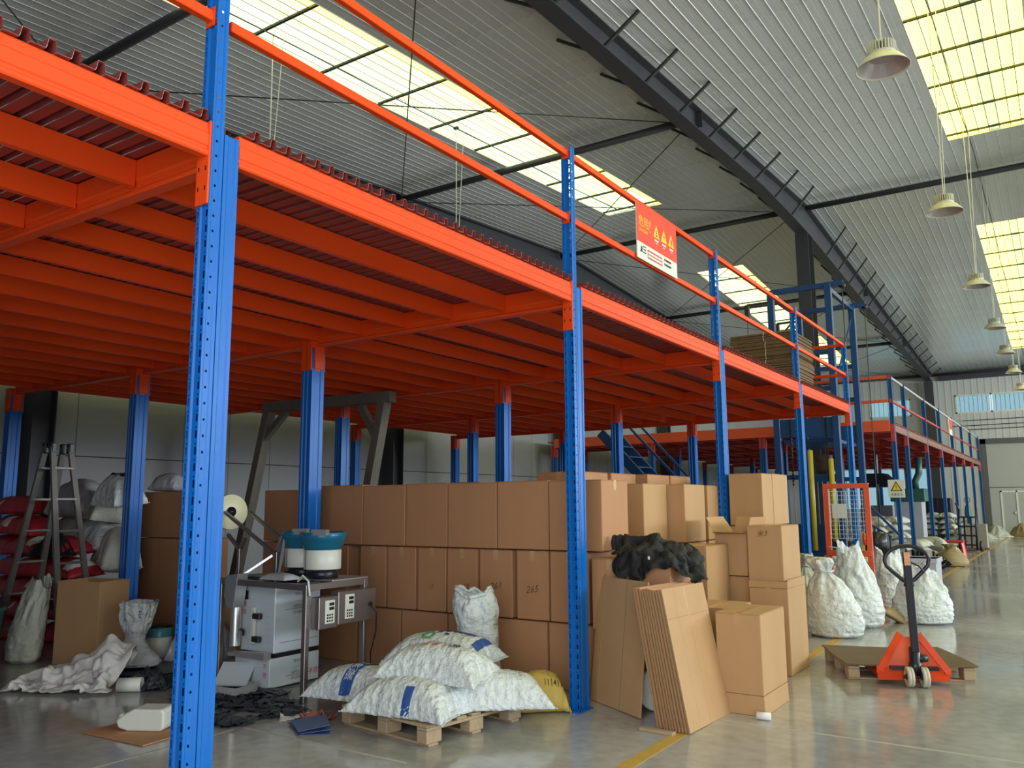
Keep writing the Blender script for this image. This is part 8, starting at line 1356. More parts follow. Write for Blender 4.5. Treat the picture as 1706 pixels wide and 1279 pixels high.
# aisle sacks by the stacker
stand('bulging white tied sack in front of the stacker, nearest the cartons', (-2.50, 10.75, 0), 0.92, 0.33, 0.27, 1.5, 'tied', lean=(-0.12, -0.02))
stand('tall open-mouthed white sack leaning in front of the stacker', (-2.42, 11.78, 0), 0.98, 0.30, 0.27, 7.7, 'cone', lean=(-0.08, 0.02))
stand('squat white sack with a folded-over top right of the stacker, behind the pallet truck', (-1.76, 12.55, 0), 0.70, 0.36, 0.30, 3.3, 'cone')
stand('white sack behind the squat sack, beside the grey tote', (-2.30, 13.4, 0), 0.88, 0.30, 0.28, 5.9, 'cone')
stand('small tied sack with a gathered top, behind the bulging white sack', (-3.0, 11.5, 0), 0.92, 0.22, 0.2, 6.1, 'tied', mt=SACKG)
sack('folded empty cream sack on the floor between the white sacks', 0.42, 0.30, 0.09, (-2.10, 12.35, 0.04), 0.0, 0.55, 0.5, 4.8, mt=SACKT, res=(30, 20))
# ------------------------------------------------------------------ high-bay lamps
def lamp_proto(loc, label):
    L = thing('high_bay_lamp', label, 'lamp', loc, 0, 'high-bay lamps hanging from the roof')
    MB().lathe([(0.125, 0.135), (0.17, 0.10), (0.215, 0.05), (0.245, 0.008), (0.25, 0.0), (0.243, 0.0), (0.236, 0.012), (0.205, 0.055), (0.16, 0.10), (0.12, 0.125)], 36).build('reflector', LAMPG, L, True)
    pr = []
    for k in range(14): pr += [(0.232-0.0075*k, 0.014+0.0078*k), (0.228-0.0075*k, 0.017+0.0078*k)]
    pr.append((0.0, 0.125)); MB().lathe(pr, 36).build('prismatic_lens', LAMPI, L)
    MB().lathe([(0.0, 0.13), (0.125, 0.13), (0.13, 0.15), (0.0, 0.15)], 28).build('housing', LAMPG, L)
    f = MB()
    for k in range(28):
        a = 2*PI*k/28; f.obox((0.108*math.cos(a), 0.108*math.sin(a), 0.20), 0.05, 0.011, 0.10, Matrix.Rotation(a, 3, 'Z'))
    f.build('cooling_fins', LAMPG, L)
    MB().lathe([(0.0, 0.151), (0.085, 0.151), (0.085, 0.249), (0.0, 0.249)], 20).build('fin_gap_shade', ROD, L)  # dark core stands in for shade between the fins
    MB().lathe([(0.0, 0.285), (0.022, 0.285), (0.028, 0.25), (0.0, 0.25)], 10).build('hook', LAMPG, L)
    return L
lp = None
rank = ['nearest', 'second', 'third', 'fourth', 'fifth', 'sixth', 'seventh']
for side, X, ys in (('right', -1.15, [8.3, 13.2, 18.3, 23.1, 27.3, 31.6, 36.6]), ('left', -9.5, [3.1, 7.73, 12.3])):
    for i, y in enumerate(ys):
        lab = ('ivory high-bay lamp over the open aisle, %s in the row' % rank[i]) if side == 'right' else ('ivory high-bay lamp on a pale cord above the near deck, %s in that row' % rank[i])
        z = 5.80 if side == 'right' else 5.6
        if lp is None: lp = lamp_proto((X, y, z), lab); o = lp; proto_cordless = True
        else:
            o = lp.copy(); COL.objects.link(o); o.location = (X, y, z); o['label'] = lab
            for ch in list(lp.children):
                if ch.name.split('.')[0] != 'cord' and ch.name.split('.')[0] != 'suspension_chain':
                    c = ch.copy(); COL.objects.link(c); c.parent = o
        h = zr(y)-z-0.02
        MB().tube([(0, 0, 0.28), (0.01, 0.0, h*0.5), (0, 0, h)], 0.009, 6).build('cord', CORD, o)
        if i > 0: MB().tube([(0.02, 0, 0.27), (0.10, 0.12, zr(y+0.12)-z-0.02)], 0.006, 5).build('suspension_chain', CORD, o)
    MB().box(-0.05, 0.05, -0.03, 0.03, h-0.04, h).build('ceiling_clip', ROD, o)
for X, ya, yb, nm in ((-9.5, 3.0, 19.5, 'left'), (-1.15, 3.0, 46.0, 'right')):
    pts = [(X+0.02*math.sin(y), y, zr(y)-0.05) for y in [ya+(yb-ya)*k/24 for k in range(25)]]
    tag(MB().tube(pts, 0.010, 6).build('trim_%d' % (90 if nm == 'left' else 91), ROD), kind='structure')

# ------------------------------------------------------------------ pallet truck on the dark pallet
pallet('dark wooden pallet with a warped plywood top in the aisle', (-1.81, 8.23, 0), 0.443, 1.09, 0.97, PALW, PLYW, sheet=True)
jk = thing('pallet_truck', 'orange hand pallet truck with a black tiller, its forks under the dark pallet', 'pallet truck', (-1.235, 8.20, 0), 0.41)
MB().prism([(-0.30, 0.02), (0.30, 0.02), (0.30, 0.10), (0.285, 0.12), (-0.285, 0.12), (-0.30, 0.10)], lambda p, t: (p[0], t, p[1]+0.02), 0.10, 0.125).build('base_plate', ORANGE, jk)
for s in (-1, 1):
    f = MB(); f.prism([(-0.075, 0.045), (0.075, 0.045), (0.075, 0.095), (0.06, 0.105), (-0.06, 0.105), (-0.075, 0.095)], lambda p, t: (s*0.20+p[0], t, p[1]-0.005), 0.12, 1.12)
    f.build('fork', ORANGE, jk)
    leg = MB(); leg.bar((s*0.285, 0.085, 0.12), (s*0.075, 0.16, 0.43), 0.055, 0.022, (0, 1, 0)).bar((s*0.285, 0.085, 0.125), (s*0.27, 0.15, 0.125), 0.05, 0.05)
    leg.build('frame_arm', ORANGE, jk)
    wh = MB().lathe([(0.0, -0.024), (0.05, -0.024), (0.052, -0.027), (0.08, -0.027), (0.087, -0.020), (0.087, -0.005), (0.083, -0.002), (0.083, 0.002), (0.087, 0.005), (0.087, 0.020), (0.08, 0.027), (0.052, 0.027), (0.05, 0.024), (0.0, 0.024)], 28, axis='x').build('steering_wheel', WHEELP, jk, True, (s*0.062, 0, 0.088))
    MB().lathe([(0.0, 0.03), (0.022, 0.03), (0.026, 0.024), (0.026, -0.024), (0.022, -0.03), (0.0, -0.03)], 12, axis='x').build('wheel_hub', BLACKM, wh)
gs = MB(); gs.add([(-0.25, 0.13, 0.14), (0.25, 0.13, 0.14), (0.07, 0.19, 0.40), (-0.07, 0.19, 0.40), (-0.25, 0.136, 0.14), (0.25, 0.136, 0.14), (0.07, 0.196, 0.40), (-0.07, 0.196, 0.40)], [(0,1,2,3),(7,6,5,4),(0,4,5,1),(1,5,6,2),(2,6,7,3),(3,7,4,0)])
gs.build('back_plate', ORANGE2, jk)
ax = MB().tube([(-0.11, 0, 0.088), (0.11, 0, 0.088)], 0.014, 10).bar((-0.03, -0.0, 0.088), (-0.02, 0.02, 0.2), 0.03, 0.05).bar((0.03, -0.0, 0.088), (0.02, 0.02, 0.2), 0.03, 0.05); ax.build('axle', BLACKM, jk)
MB().lathe([(0.0, 0.13), (0.055, 0.13), (0.055, 0.20), (0.045, 0.21), (0.045, 0.33), (0.03, 0.345), (0.0, 0.345)], 20, (0, 0.03, 0)).build('hydraulic_pump', BLACKM, jk, True)
MB().lathe([(0.0, 0.34), (0.018, 0.34), (0.018, 0.40), (0.0, 0.40)], 14, (0, 0.03, 0)).build('chrome_piston', STEEL, jk, True)
MB().lathe([(0.0, -0.05), (0.03, -0.05), (0.036, 0), (0.03, 0.05), (0.0, 0.05)], 14, (0.06, 0.05, 0.24), 'x').build('release_valve', BLACKM, jk, True)
MB().bar((-0.20, 0.07, 0.15), (0.20, 0.07, 0.15), 0.05, 0.03).build('linkage', BLACKM, jk)
tl = MB(); tl.cbox(-0.032, 0.032, -0.02, 0.02, 0.0, 0.86, 0.005); til = tl.build('tiller', BLACKM, jk, loc=(0, -0.005, 0.30)); til.rotation_euler[1] = -0.02
pts = []
for k in range(25):
    a = -PI/2+2*PI*k/24
    if k in (0, 24): continue
    c, s_ = math.cos(a), math.sin(a)
    x = 0.185*c*(1.0 if s_ > -0.2 else (1.0+0.75*(s_+0.2)*1.0)); z = 0.79+0.125*s_ if s_ > 0 else 0.79+0.20*s_
    pts.append((x, 0, z))
pts = [(0.03, 0, 0.56)]+pts+[(-0.03, 0, 0.56)]
MB().tube(pts, 0.018, 10).build('handle_loop', BLACKM, til, True)
MB().box(-0.026, 0.026, -0.0215, -0.02, 0.745, 0.86).build('label_plate', mat('orange_white_label', (0.72, 0.32, 0.18, 1), 0.5, var=0.6, vscale=60), til)
MB().tube([(0.03, -0.01, 0.77), (0.09, -0.015, 0.74), (0.13, -0.015, 0.69)], 0.009, 6).build('release_lever', BLACKM, til)

# ------------------------------------------------------------------ manual stacker
st = thing('manual_stacker', 'orange manual stacker with a white wire guard behind the white sacks', 'stacker', (-2.63, 12.5, 0), 0)
for s in (-1, 1):
    MB().prism([(-0.035, -0.03), (0.035, -0.03), (0.035, 0.03), (-0.035, 0.03)], lambda p, t: (s*0.275+p[0], p[1]-0.0*t, t), 0.10, 1.86).build('mast_upright', ORANGE2, st)
    MB().cbox(s*0.26-0.05, s*0.26+0.05, 0.0, 0.85, 0.05, 0.11, 0.006).build('base_leg', ORANGE2, st)
    MB().lathe([(0.0, -0.025), (0.05, -0.025), (0.06, -0.02), (0.06, 0.02), (0.05, 0.025), (0.0, 0.025)], 16, (s*0.27, -0.06, 0.06), 'x').build('caster', BLACKP, st, True)
    MB().tube([(s*0.10, 0.02, 0.3), (s*0.10, 0.02, 0.86)], 0.012, 6).build('lift_chain', BLACKP, st)
MB().cbox(-0.31, 0.31, -0.035, 0.035, 1.80, 1.87, 0.005).build('top_bar', ORANGE2, st)
MB().cbox(-0.30, 0.30, -0.04, 0.03, 0.85, 0.935, 0.005).build('middle_bar', ORANGE2, st)
MB().cbox(-0.30, 0.30, -0.04, 0.03, 0.12, 0.2, 0.005).build('lower_bar', ORANGE2, st)
g = MB()
for k in range(9): x = -0.22+0.055*k; g.box(x-0.0025, x+0.0025, -0.044, -0.039, 1.10, 1.76)
for k in range(12): z = 1.10+0.06*k; g.box(-0.24, 0.24, -0.047, -0.042, z-0.0025, z+0.0025)
g.build('wire_guard', SIGNW, st, fixn=False)
MB().cbox(-0.20, 0.0, -0.03, -0.02, 1.38, 1.58, 0.003).build('rating_plate', SIGNW, st)
MB().lathe([(0.0, 0.15), (0.05, 0.15), (0.05, 0.86), (0.03, 0.88), (0.03, 1.05), (0.0, 1.05)], 16, (0, 0.05, 0)).build('lift_cylinder', BLACKM, st, True)
MB().tube([(0.22, -0.06, 1.02), (0.22, -0.10, 1.1), (0.22, -0.09, 1.18)], 0.02, 8).build('pump_handle', REDP, st)
MB().box(0.17, 0.215, -0.06, -0.035, 0.93, 1.2).build('warning_strip', YELLOW, st)
MB().tube([(-0.26, -0.06, 0.98), (-0.05, -0.10, 0.96), (0.12, -0.10, 0.97)], 0.010, 6).build('steering_rod', WPLAST, st)

# ------------------------------------------------------------------ goods lift between the two mezzanines
LX = (-5.25, -4.0); LY = (18.5, 20.9)
gl = thing('goods_lift', 'dark blue goods lift tower between the two mezzanines', 'lift', (-4.62, 19.7, 0))
P = lambda x, y, z: (x+4.62, y-19.7, z)
for x in LX:
    for y in LY:
        a = P(x, y, 0); MB().cbox(a[0]-0.07, a[0]+0.07, a[1]-0.07, a[1]+0.07, 0, 6.35, 0.008).build('tower_post', LBLUE, gl)
for y in LY:
    a = P(LX[0]-0.05, y, 6.33); b = P(LX[1]+0.32, y, 6.33); MB().bar(a, b, 0.09, 0.11).build('top_beam', LBLUE, gl)
    c = P(LX[0]-0.55, y, 6.12); d = P(LX[0], y, 6.12); MB().bar(c, d, 0.04, 0.05).build('pulley_arm', BLACKM, gl)
    MB().cbox(c[0]-0.05, c[0]+0.05, c[1]-0.05, c[1]+0.05, 5.75, 6.12, 0.01).build('pulley_block', BLACKM, gl)
    e = P(LX[1]+0.3, y, 6.28); MB().lathe([(0, -0.03), (0.07, -0.03), (0.07, 0.03), (0, 0.03)], 14, e, 'y').build('pulley_wheel', BLACKM, gl, True)
    MB().tube([(e[0], e[1], 6.2), (e[0]-0.02, e[1], 0.9)], 0.012, 6).build('lift_cable', ROD, gl)
    MB().tube([c, (c[0], c[1], 3.6)], 0.010, 6).build('lift_cable', ROD, gl)
for x in LX:
    MB().bar(P(x, LY[0], 6.25), P(x, LY[1], 6.25), 0.08, 0.1).build('top_side_beam', LBLUE, gl)
    MB().tube([P(x, LY[0], 4.0), P(x, LY[1], 6.1)], 0.02, 6).build('diagonal_brace', LBLUE, gl); 
MB().tube([P(LX[0]+0.1, LY[0], 5.2), P(LX[0]+0.75, LY[0], 5.95)], 0.02, 6).build('diagonal_brace', BLACKM, gl)
for y in LY:
    for z, hh in ((4.85, 0.10), (4.05, 0.10), (3.22, 0.40), (2.15, 0.10), (0.5, 0.12)):
        MB().bar(P(LX[0]+0.07, y, z), P(LX[1]-0.07, y, z), 0.07, hh).build('cross_bar', LBLUE, gl)
MB().cbox(-0.55, 0.55, -1.1, 1.1, 2.9, 2.98, 0.01).build('platform', LBLUE, gl)
cg = MB()
for k in range(10): cg.tube([P(-5.1+0.11*k, 20.7, 0.1), P(-5.1+0.11*k, 20.7, 2.1)], 0.012, 4)
cg.build('cage_bars', LBLUE, gl)
MB().cbox(-0.55, 0.55, -1.12, -1.08, 0.55, 1.15, 0.006).build('kick_panel', LBLUE, gl)
for x, zb, zt in ((-4.55, 0.6, 2.72), (-4.13, 0.8, 2.52)):
    MB().tube([P(x, 18.38, zb), P(x, 18.38, zt)], 0.055, 10).build('yellow_guard_bar', YELLOW, gl, True)
MB().lathe([(0, -0.2), (0.17, -0.2), (0.18, -0.1), (0.165, 0), (0.18, 0.1), (0.17, 0.2), (0, 0.2)], 18, P(-4.35, 18.75, 2.42), 'z').build('winch_drum', mat('rusty_drum', (0.06, 0.035, 0.025, 1), 0.6, var=0.5, vscale=20), gl, True)
for x in (-4.95, -4.2):
    ch = MB()
    for k in range(24): ch.lathe([(0.018, -0.03), (0.026, 0), (0.018, 0.03)], 6, P(x, 18.45, 2.0+0.07*k), 'z')
    ch.build('hoist_chain', BLACKP, gl)
# stair rail and gate by the lift
gt = thing('stair_gate', 'low dark blue steel gate with a sloping handrail beside the lift', 'gate', (-3.45, 19.0, 0))
for k in range(6): MB().tube([(k*0.075-0.1, 0, 0.05), (k*0.075-0.1, 0, 1.15-0.05*k)], 0.022, 8).build('gate_bar', LBLUE, gt, True)
MB().bar((-0.12, 0, 1.16), (0.30, 0, 0.88), 0.05, 0.04).build('top_rail', LBLUE, gt); MB().bar((-0.12, 0, 0.06), (0.30, 0, 0.06), 0.05, 0.04).build('bottom_rail', LBLUE, gt)
MB().bar((-0.15, 0.06, 1.58), (0.45, 0.06, 0.92), 0.05, 0.05).build('handrail', LBLUE, gt)
sr = thing('steel_staircase', 'dark blue steel staircase climbing to the deck behind the tall cartons', 'staircase', (-7.6, 17.6, 0), 0)
for y in (0, 0.8):
    MB().bar((-1.6, y, 3.3), (1.4, y, 0.1), 0.05, 0.22).build('stringer', LBLUE, sr)
    MB().bar((-1.6, y, 4.2), (1.4, y, 1.0), 0.04, 0.05).build('handrail', LBLUE, sr)
for k in range(13): MB().cbox(-1.6+0.24*k, -1.36+0.24*k, 0.02, 0.78, 3.2-0.255*k, 3.23-0.255*k, 0.004).build('tread', LBLUE, sr)

# ------------------------------------------------------------------ black jacket thrown over the cartons
def packed_cloth(t, name, mt, thick, dz=0.0):
    nx, ny, P_ = unpack(t); lo = Vector((sum(p[0] for p in P_)/len(P_), sum(p[1] for p in P_)/len(P_), 0))
    o = MB().add([(p[0]-lo.x, p[1]-lo.y, p[2]) for p in P_], [(j*(nx+1)+i, j*(nx+1)+i+1, (j+1)*(nx+1)+i+1, (j+1)*(nx+1)+i) for j in range(ny) for i in range(nx)]).build(name, mt, None, True, lo+Vector((0, 0, dz)), fixn=False)
    m = o.modifiers.new('t', 'SOLIDIFY'); m.thickness = thick; m.offset = 1
    s = o.modifiers.new('s', 'SUBSURF'); s.levels = 1; s.render_levels = 1
    return o
jk_ = packed_cloth(JACKET_SHAPE, 'jacket', BLACKC, 0.008, 0.004); tag(jk_, 'black jacket thrown over two cartons right of the second blue post', 'jacket')
MB().cbox(-0.009, 0.009, -0.002, 0.002, -0.014, 0.014, 0.001).build('care_label', PAPER, jk_, loc=(0.02, -0.235, 1.16))

# ------------------------------------------------------------------ packing machine and its feeder table
pm = thing('packing_machine', 'vertical packing machine in pale protective film with a cream film reel', 'packing machine', (-6.18, 5.36, 0))
Q = lambda x, y, z: (x+6.18, y-5.36, z)
MB().cbox(-0.22, 0.23, -0.26, 0.28, 0.31, 0.90, 0.008).build('upper_cabinet', PFILM, pm)
MB().cbox(-0.24, 0.23, -0.30, 0.28, 0.02, 0.27, 0.006).build('lower_cabinet', PFILM, pm)
MB().box(-0.21, 0.22, -0.24, 0.26, 0.27, 0.31).build('sealing_gap', BLACKP, pm)
tx_ = MB()
for (y, z, s, sz) in ((0.02, 0.80, 'TM-RJ', 0.045), (0.02, 0.745, '·······', 0.05), (0.0, 0.70, 'AEFDU', 0.035), (0.0, 0.645, 'ATVEM', 0.035), (0.02, 0.21, 'TM-RJ', 0.045), (0.0, 0.165, '·······', 0.05), (0.0, 0.12, 'AEFDU', 0.035), (0.0, 0.07, 'ATVEM', 0.035)):
    letter(tx_, s, sz, (0.2312, y, z), (0, 1, 0), (0, 0, 1))
tx_.box(0.2305, 0.2312, -0.14, 0.2, 0.676, 0.680).box(0.2305, 0.2312, -0.2, 0.26, 0.395, 0.399).box(0.2305, 0.2312, -0.12, 0.2, 0.095, 0.099)
tx_.build('film_print', INK, pm, fixn=False)
tf = MB()
for r in range(7):
    letter(tf, '· · ·', 0.04, (0.14, -0.2615, 0.40+r*0.055), (1, 0, 0), (0, 0, 1)); letter(tf, '···', 0.045, (-0.17, -0.3015, 0.06+0.028*r), (1, 0, 0), (0, 0, 1))
tf.build('film_print', INK, pm, fixn=False)
trd = MB()
letter(trd, '不锈', 0.06, (0.2314, 0.20, 0.66), (0, 1, 0), (0, 0, 1)); letter(trd, '不锈', 0.06, (0.2314, 0.21, 0.1), (0, 1, 0), (0, 0, 1)); letter(trd, '锈', 0.055, (-0.18, -0.2615, 0.72), (1, 0, 0), (0, 0, 1)); letter(trd, '钢', 0.055, (-0.18, -0.2615, 0.65), (1, 0, 0), (0, 0, 1)); letter(trd, '不', 0.055, (0.17, -0.3015, 0.20), (1, 0, 0), (0, 0, 1)); letter(trd, '锈', 0.055, (0.17, -0.3015, 0.13), (1, 0, 0), (0, 0, 1))
trd.build('red_film_print', PRED, pm, fixn=False)
MB().cbox(-0.20, -0.13, -0.266, -0.258, 0.76, 0.84, 0.003).build('display', BLACKP, pm)
MB().lathe([(0.0, 0.90), (0.02, 0.90), (0.02, 0.95), (0.05, 0.95), (0.05, 1.0), (0, 1.0)], 16, (0.05, 0.05, 0)).build('vent_cap', BLACKM, pm, True)
# forming tube: flared collar and long chrome tube
MB().prism([(-0.10, 0.98), (0.06, 1.0), (0.03, 0.80), (0.01, 0.70), (-0.07, 0.70), (-0.12, 0.80)], lambda p, t: (p[0]-0.16, t, p[1]), -0.42, -0.30).build('forming_collar', STEEL, pm)
MB().lathe([(0.048, 0.36), (0.048, 0.74), (0.035, 0.80)], 20, (-0.20, -0.34, 0)).build('forming_tube', STEEL, pm, True)
MB().cbox(-0.05, 0.0, -0.30, -0.27, 0.38, 0.70, 0.004).build('pull_belt', WPLAST, pm)
for z in (0.40, 0.60): MB().cbox(-0.02, 0.08, -0.31, -0.27, z, z+0.05, 0.006).build('guide_block', BLACKP, pm)
MB().tube([(-0.16, -0.31, 0.50), (-0.10, -0.33, 0.50), (-0.10, -0.33, 0.45)], 0.010, 6).build('lever', BLACKM, pm)
MB().prism([(-0.27, 0.27), (0.22, 0.27), (0.22, 0.33), (-0.27, 0.30)], lambda p, t: (p[0], t, p[1]), -0.36, -0.28).build('sealing_jaw', STEEL, pm)
MB().bar((-0.12, -0.34, 0.22), (-0.02, -0.52, 0.06), 0.30, 0.012, (0, 0, 1)).build('discharge_chute', PFILM, pm)
# reel and support arms
rl = MB().lathe([(0.03, -0.03), (0.165, -0.03), (0.168, -0.025), (0.168, 0.06), (0.165, 0.065), (0.03, 0.065), (0.03, -0.03)], 40, axis='y').build('film_reel', CREAM, pm, True, Q(-6.76, 5.20, 1.55)); rl.rotation_euler[2] = 1.35
MB().lathe([(0.0, -0.05), (0.022, -0.05), (0.022, -0.032), (0.05, -0.032), (0.05, -0.028), (0, -0.028)], 18, axis='y').build('reel_core', BLACKM, rl, True)
for dy in (-0.08, 0.20):
    MB().bar(Q(-6.73, 5.20+dy, 1.55), Q(-6.14, 5.28+dy, 1.19), 0.035, 0.025).build('reel_arm', STEELD, pm)
for x, z0 in ((-6.69, 0.93), (-6.16, 0.62)):
    MB().cbox(x+6.18-0.018, x+6.18+0.018, -0.10, -0.064, z0, 1.20, 0.003).build('arm_post', STEELD, pm)
MB().bar(Q(-6.69, 5.28, 1.19), Q(-6.88, 5.28, 1.33), 0.03, 0.03).build('fork_arm', STEELD, pm); MB().bar(Q(-6.69, 5.28, 1.19), Q(-6.62, 5.28, 1.30), 0.03, 0.03).build('fork_arm', STEELD, pm)
MB().bar(Q(-6.16, 5.28, 1.18), Q(-6.08, 5.28, 1.33), 0.04, 0.03).build('fork_arm', STEEL, pm); MB().bar(Q(-6.10, 5.26, 0.95), Q(-6.05, 5.28, 1.33), 0.025, 0.025).build('fork_arm', STEEL, pm)
MB().bar(Q(-6.20, 5.26, 1.15), Q(-6.36, 5.06, 0.98), 0.05, 0.02).build('film_guide', STEEL, pm)
ft = thing('feeder_table', 'stainless steel table straddling the packing machine, with grey keypad boxes', 'table', (-5.95, 5.25, 0))
T = lambda x, y, z: (x+5.95, y-5.25, z)
for x, y in ((-6.54, 4.98), (-5.37, 4.93), (-5.37, 5.62), (-6.54, 5.70)):
    a = T(x, y, 0); MB().cbox(a[0]-0.024, a[0]+0.024, a[1]-0.024, a[1]+0.024, 0, 0.95, 0.004).build('leg', STEELD, ft)
for (a, b) in (((-6.54, 4.98), (-5.37, 4.93)), ((-5.37, 4.93), (-5.37, 5.62)), ((-5.37, 5.62), (-6.54, 5.70)), ((-6.54, 5.70), (-6.54, 4.98))):
    MB().bar(T(a[0], a[1], 0.925), T(b[0], b[1], 0.925), 0.045, 0.05).build('top_rail', STEELD, ft)
MB().cbox(*[v for p in ((-0.58, 0.58), (-0.02, 0.42), (0.95, 0.965)) for v in p], 0.003).build('table_top', STEEL, ft)
for (ya, yb, za, zb) in ((4.96, 5.17, 0.585, 0.845), (5.18, 5.64, 0.60, 0.875)):
    a = T(-5.345, ya, 0); bx_ = MB().cbox(a[0], a[0]+0.10, a[1], a[1]+(yb-ya), za, zb, 0.005).build('control_box', STEELD, ft)
    ym = a[1]+(0.12 if ya < 5 else 0.13)
    MB().cbox(a[0]+0.10, a[0]+0.104, ym-0.055, ym+0.055, za+0.04, zb-0.03, 0.002).build('keypad', WPLAST, bx_)
    k = MB(); k.box(a[0]+0.104, a[0]+0.105, ym-0.01, ym+0.045, zb-0.075, zb-0.05).box(a[0]+0.104, a[0]+0.105, ym-0.01, ym+0.045, zb-0.11, zb-0.085)
    for r in range(3):
        for c in range(3): k.box(a[0]+0.104, a[0]+0.1055, ym-0.035+0.026*c, ym-0.018+0.026*c, za+0.055+0.024*r, za+0.070+0.024*r)
    k.build('keys', BLACKP, bx_, fixn=False)
MB().tube([T(-5.24, 5.58, 0.72), T(-5.20, 5.60, 0.66), T(-5.22, 5.62, 0.5), T(-5.32, 5.66, 0.3), T(-5.35, 5.7, 0.1)], 0.006, 6).build('power_cable', BLACKP, ft)
MB().tube([T(-5.50, 4.95, 0.97), T(-5.42, 4.93, 1.02), T(-5.34, 4.92, 0.98), T(-5.33, 4.93, 0.86)], 0.009, 6).build('conduit_hose', WPLAST, ft)
MB().lathe([(0, -0.01), (0.018, -0.01), (0.018, 0.01), (0, 0.01)], 10, T(-5.235, 5.56, 0.74), 'x').build('socket', BLACKP, ft)
def bowl(loc, label):
    b = thing('bowl_feeder', label, 'feeder', loc, 0)
    MB().lathe([(0.0, 0.0), (0.14, 0.0), (0.14, 0.05), (0.12, 0.08), (0.0, 0.08)], 28).build('vibrator_base', BLACKM, b, True)
    MB().lathe([(0.0, 0.08), (0.162, 0.08), (0.165, 0.085), (0.165, 0.245), (0.158, 0.25), (0.0, 0.25)], 36).build('drum', WPLAST, b, True)
    MB().box(-0.04, -0.036, -0.1665, -0.164, 0.085, 0.245).build('drum_seam', BLACKP, b)
    MB().lathe([(0.155, 0.25), (0.168, 0.255), (0.172, 0.28), (0.183, 0.29), (0.188, 0.33), (0.201, 0.34), (0.210, 0.40), (0.202, 0.405), (0.186, 0.345), (0.155, 0.29), (0.0, 0.30)], 40).build('bowl', BOWLB, b, True)
    tr = MB(); pts = [(0.19*math.cos(a), 0.19*math.sin(a), 0.385+0.012*math.sin(a*2)) for a in [2*PI*k/30 for k in range(30)]]
    tr.tube(pts, 0.010, 6, closed=True).build('track_rim', STEEL, b, True)
    MB().bar((0.05, -0.17, 0.405), (0.19, -0.13, 0.405), 0.06, 0.05).build('outlet', STEEL, b)
    return b
bowl((-5.60, 5.32, 0.966), 'blue-rimmed vibrating bowl feeder with a white drum, nearest the keypads')
bowl((-5.98, 5.44, 0.966), 'blue-rimmed bowl feeder behind the film reel arm, left of its twin')
vs, fs, S_, z0_ = pillow(0.34, 0.22, 0.04, 26, 20, 3.0, ear=0.02)
fg = MB().add(vs, fs).build('plastic_wrap', FILM, None, True, (-5.80, 5.02, 0.966), fixn=False); tag(fg, 'crumpled clear plastic wrap lying on the steel table by the bowl feeder', 'plastic')

# ------------------------------------------------------------------ scraps and small things on the floor
def crumple(name, pts, mt, label, cat, h=0.03, nx=14, ny=12, seed=1.0, thick=0.003, amp=1.0):
    """sheet with creases over a quadrilateral on the floor (corners in order)"""
    p = [Vector(q) for q in pts]; vs = []; fs = []
    for j in range(ny+1):
        for i in range(nx+1):
            s, t = i/nx, j/ny
            q = (p[0]*(1-s)+p[1]*s)*(1-t)+(p[3]*(1-s)+p[2]*s)*t
            z = q.z+thick+h*abs(fb(q.x*6+seed, q.y*6, seed, 4))*amp
            vs.append((q.x+0.02*fb(q.x*9, q.y*9, seed), q.y+0.02*fb(q.y*9, q.x*9, seed+3), z))
    for j in range(ny):
        for i in range(nx): fs.append((j*(nx+1)+i, j*(nx+1)+i+1, (j+1)*(nx+1)+i+1, (j+1)*(nx+1)+i))
    o = MB().add(vs, fs).build(name, mt, None, True); m = o.modifiers.new('t', 'SOLIDIFY'); m.thickness = thick; m.offset = -1
    return tag(o, label, cat)
sc_ = MB()
for k in range(170):
    a = R_.uniform(0, 2*PI); rr = R_.uniform(0, 1)**0.6
    cx = -5.98+0.85*rr*math.cos(a); cy = 4.72+0.36*rr*math.sin(a)-0.18*(cx+5.98)
    if k > 150: cx, cy = -5.35+R_.uniform(-0.14, 0.14), 4.18+R_.uniform(-0.05, 0.05)
    s = R_.uniform(0.04, 0.12); n = 4; th = R_.uniform(0, PI); o = []
    for j in range(n+1):
        for i in range(n+1):
            u, v = (i/n-0.5)*2*s, (j/n-0.5)*s
            o.append((cx+u*math.cos(th)-v*math.sin(th), cy+u*math.sin(th)+v*math.cos(th), 0.004+0.05*abs(fb(u*14+k, v*14, k))*(1-rr*0.5)+0.004*(k % 5)))
    sc_.add(o, [(j*(n+1)+i, j*(n+1)+i+1, (j+1)*(n+1)+i+1, (j+1)*(n+1)+i) for j in range(n) for i in range(n)])
ob_ = sc_.build('film_scraps', DKFILM, None, True); tag(ob_, 'dark crinkled plastic film scraps strewn on the floor around the packing machine', 'scraps', kind='stuff')
bn = thing('clear_tray', 'shallow clear plastic tray under the packing machine chute', 'tray', (-6.20, 4.80, 0), 0.15)
t_ = MB(); t_.box(-0.22, 0.22, -0.12, 0.12, 0.002, 0.006)
for (x0, x1, y0, y1) in ((-0.24, -0.235, -0.13, 0.13), (0.235, 0.24, -0.13, 0.13), (-0.235, 0.235, -0.13, -0.125), (-0.235, 0.235, 0.125, 0.13)): t_.box(x0, x1, y0, y1, 0.002, 0.09)
t_.build('tray_body', FILM, bn)
crumple('paper_sheet', [(-5.08, 4.42, 0.0), (-4.90, 4.66, 0.0), (-5.02, 4.80, 0.0), (-5.16, 4.52, 0.0)], PAPER, 'crumpled white printed paper lying on the floor left of the pallet', 'paper', 0.05, seed=2.2)
fdr = thing('folder', 'open blue card folder lying on the floor in front of the pallet', 'folder', (-4.70, 4.44, 0), 0.0)
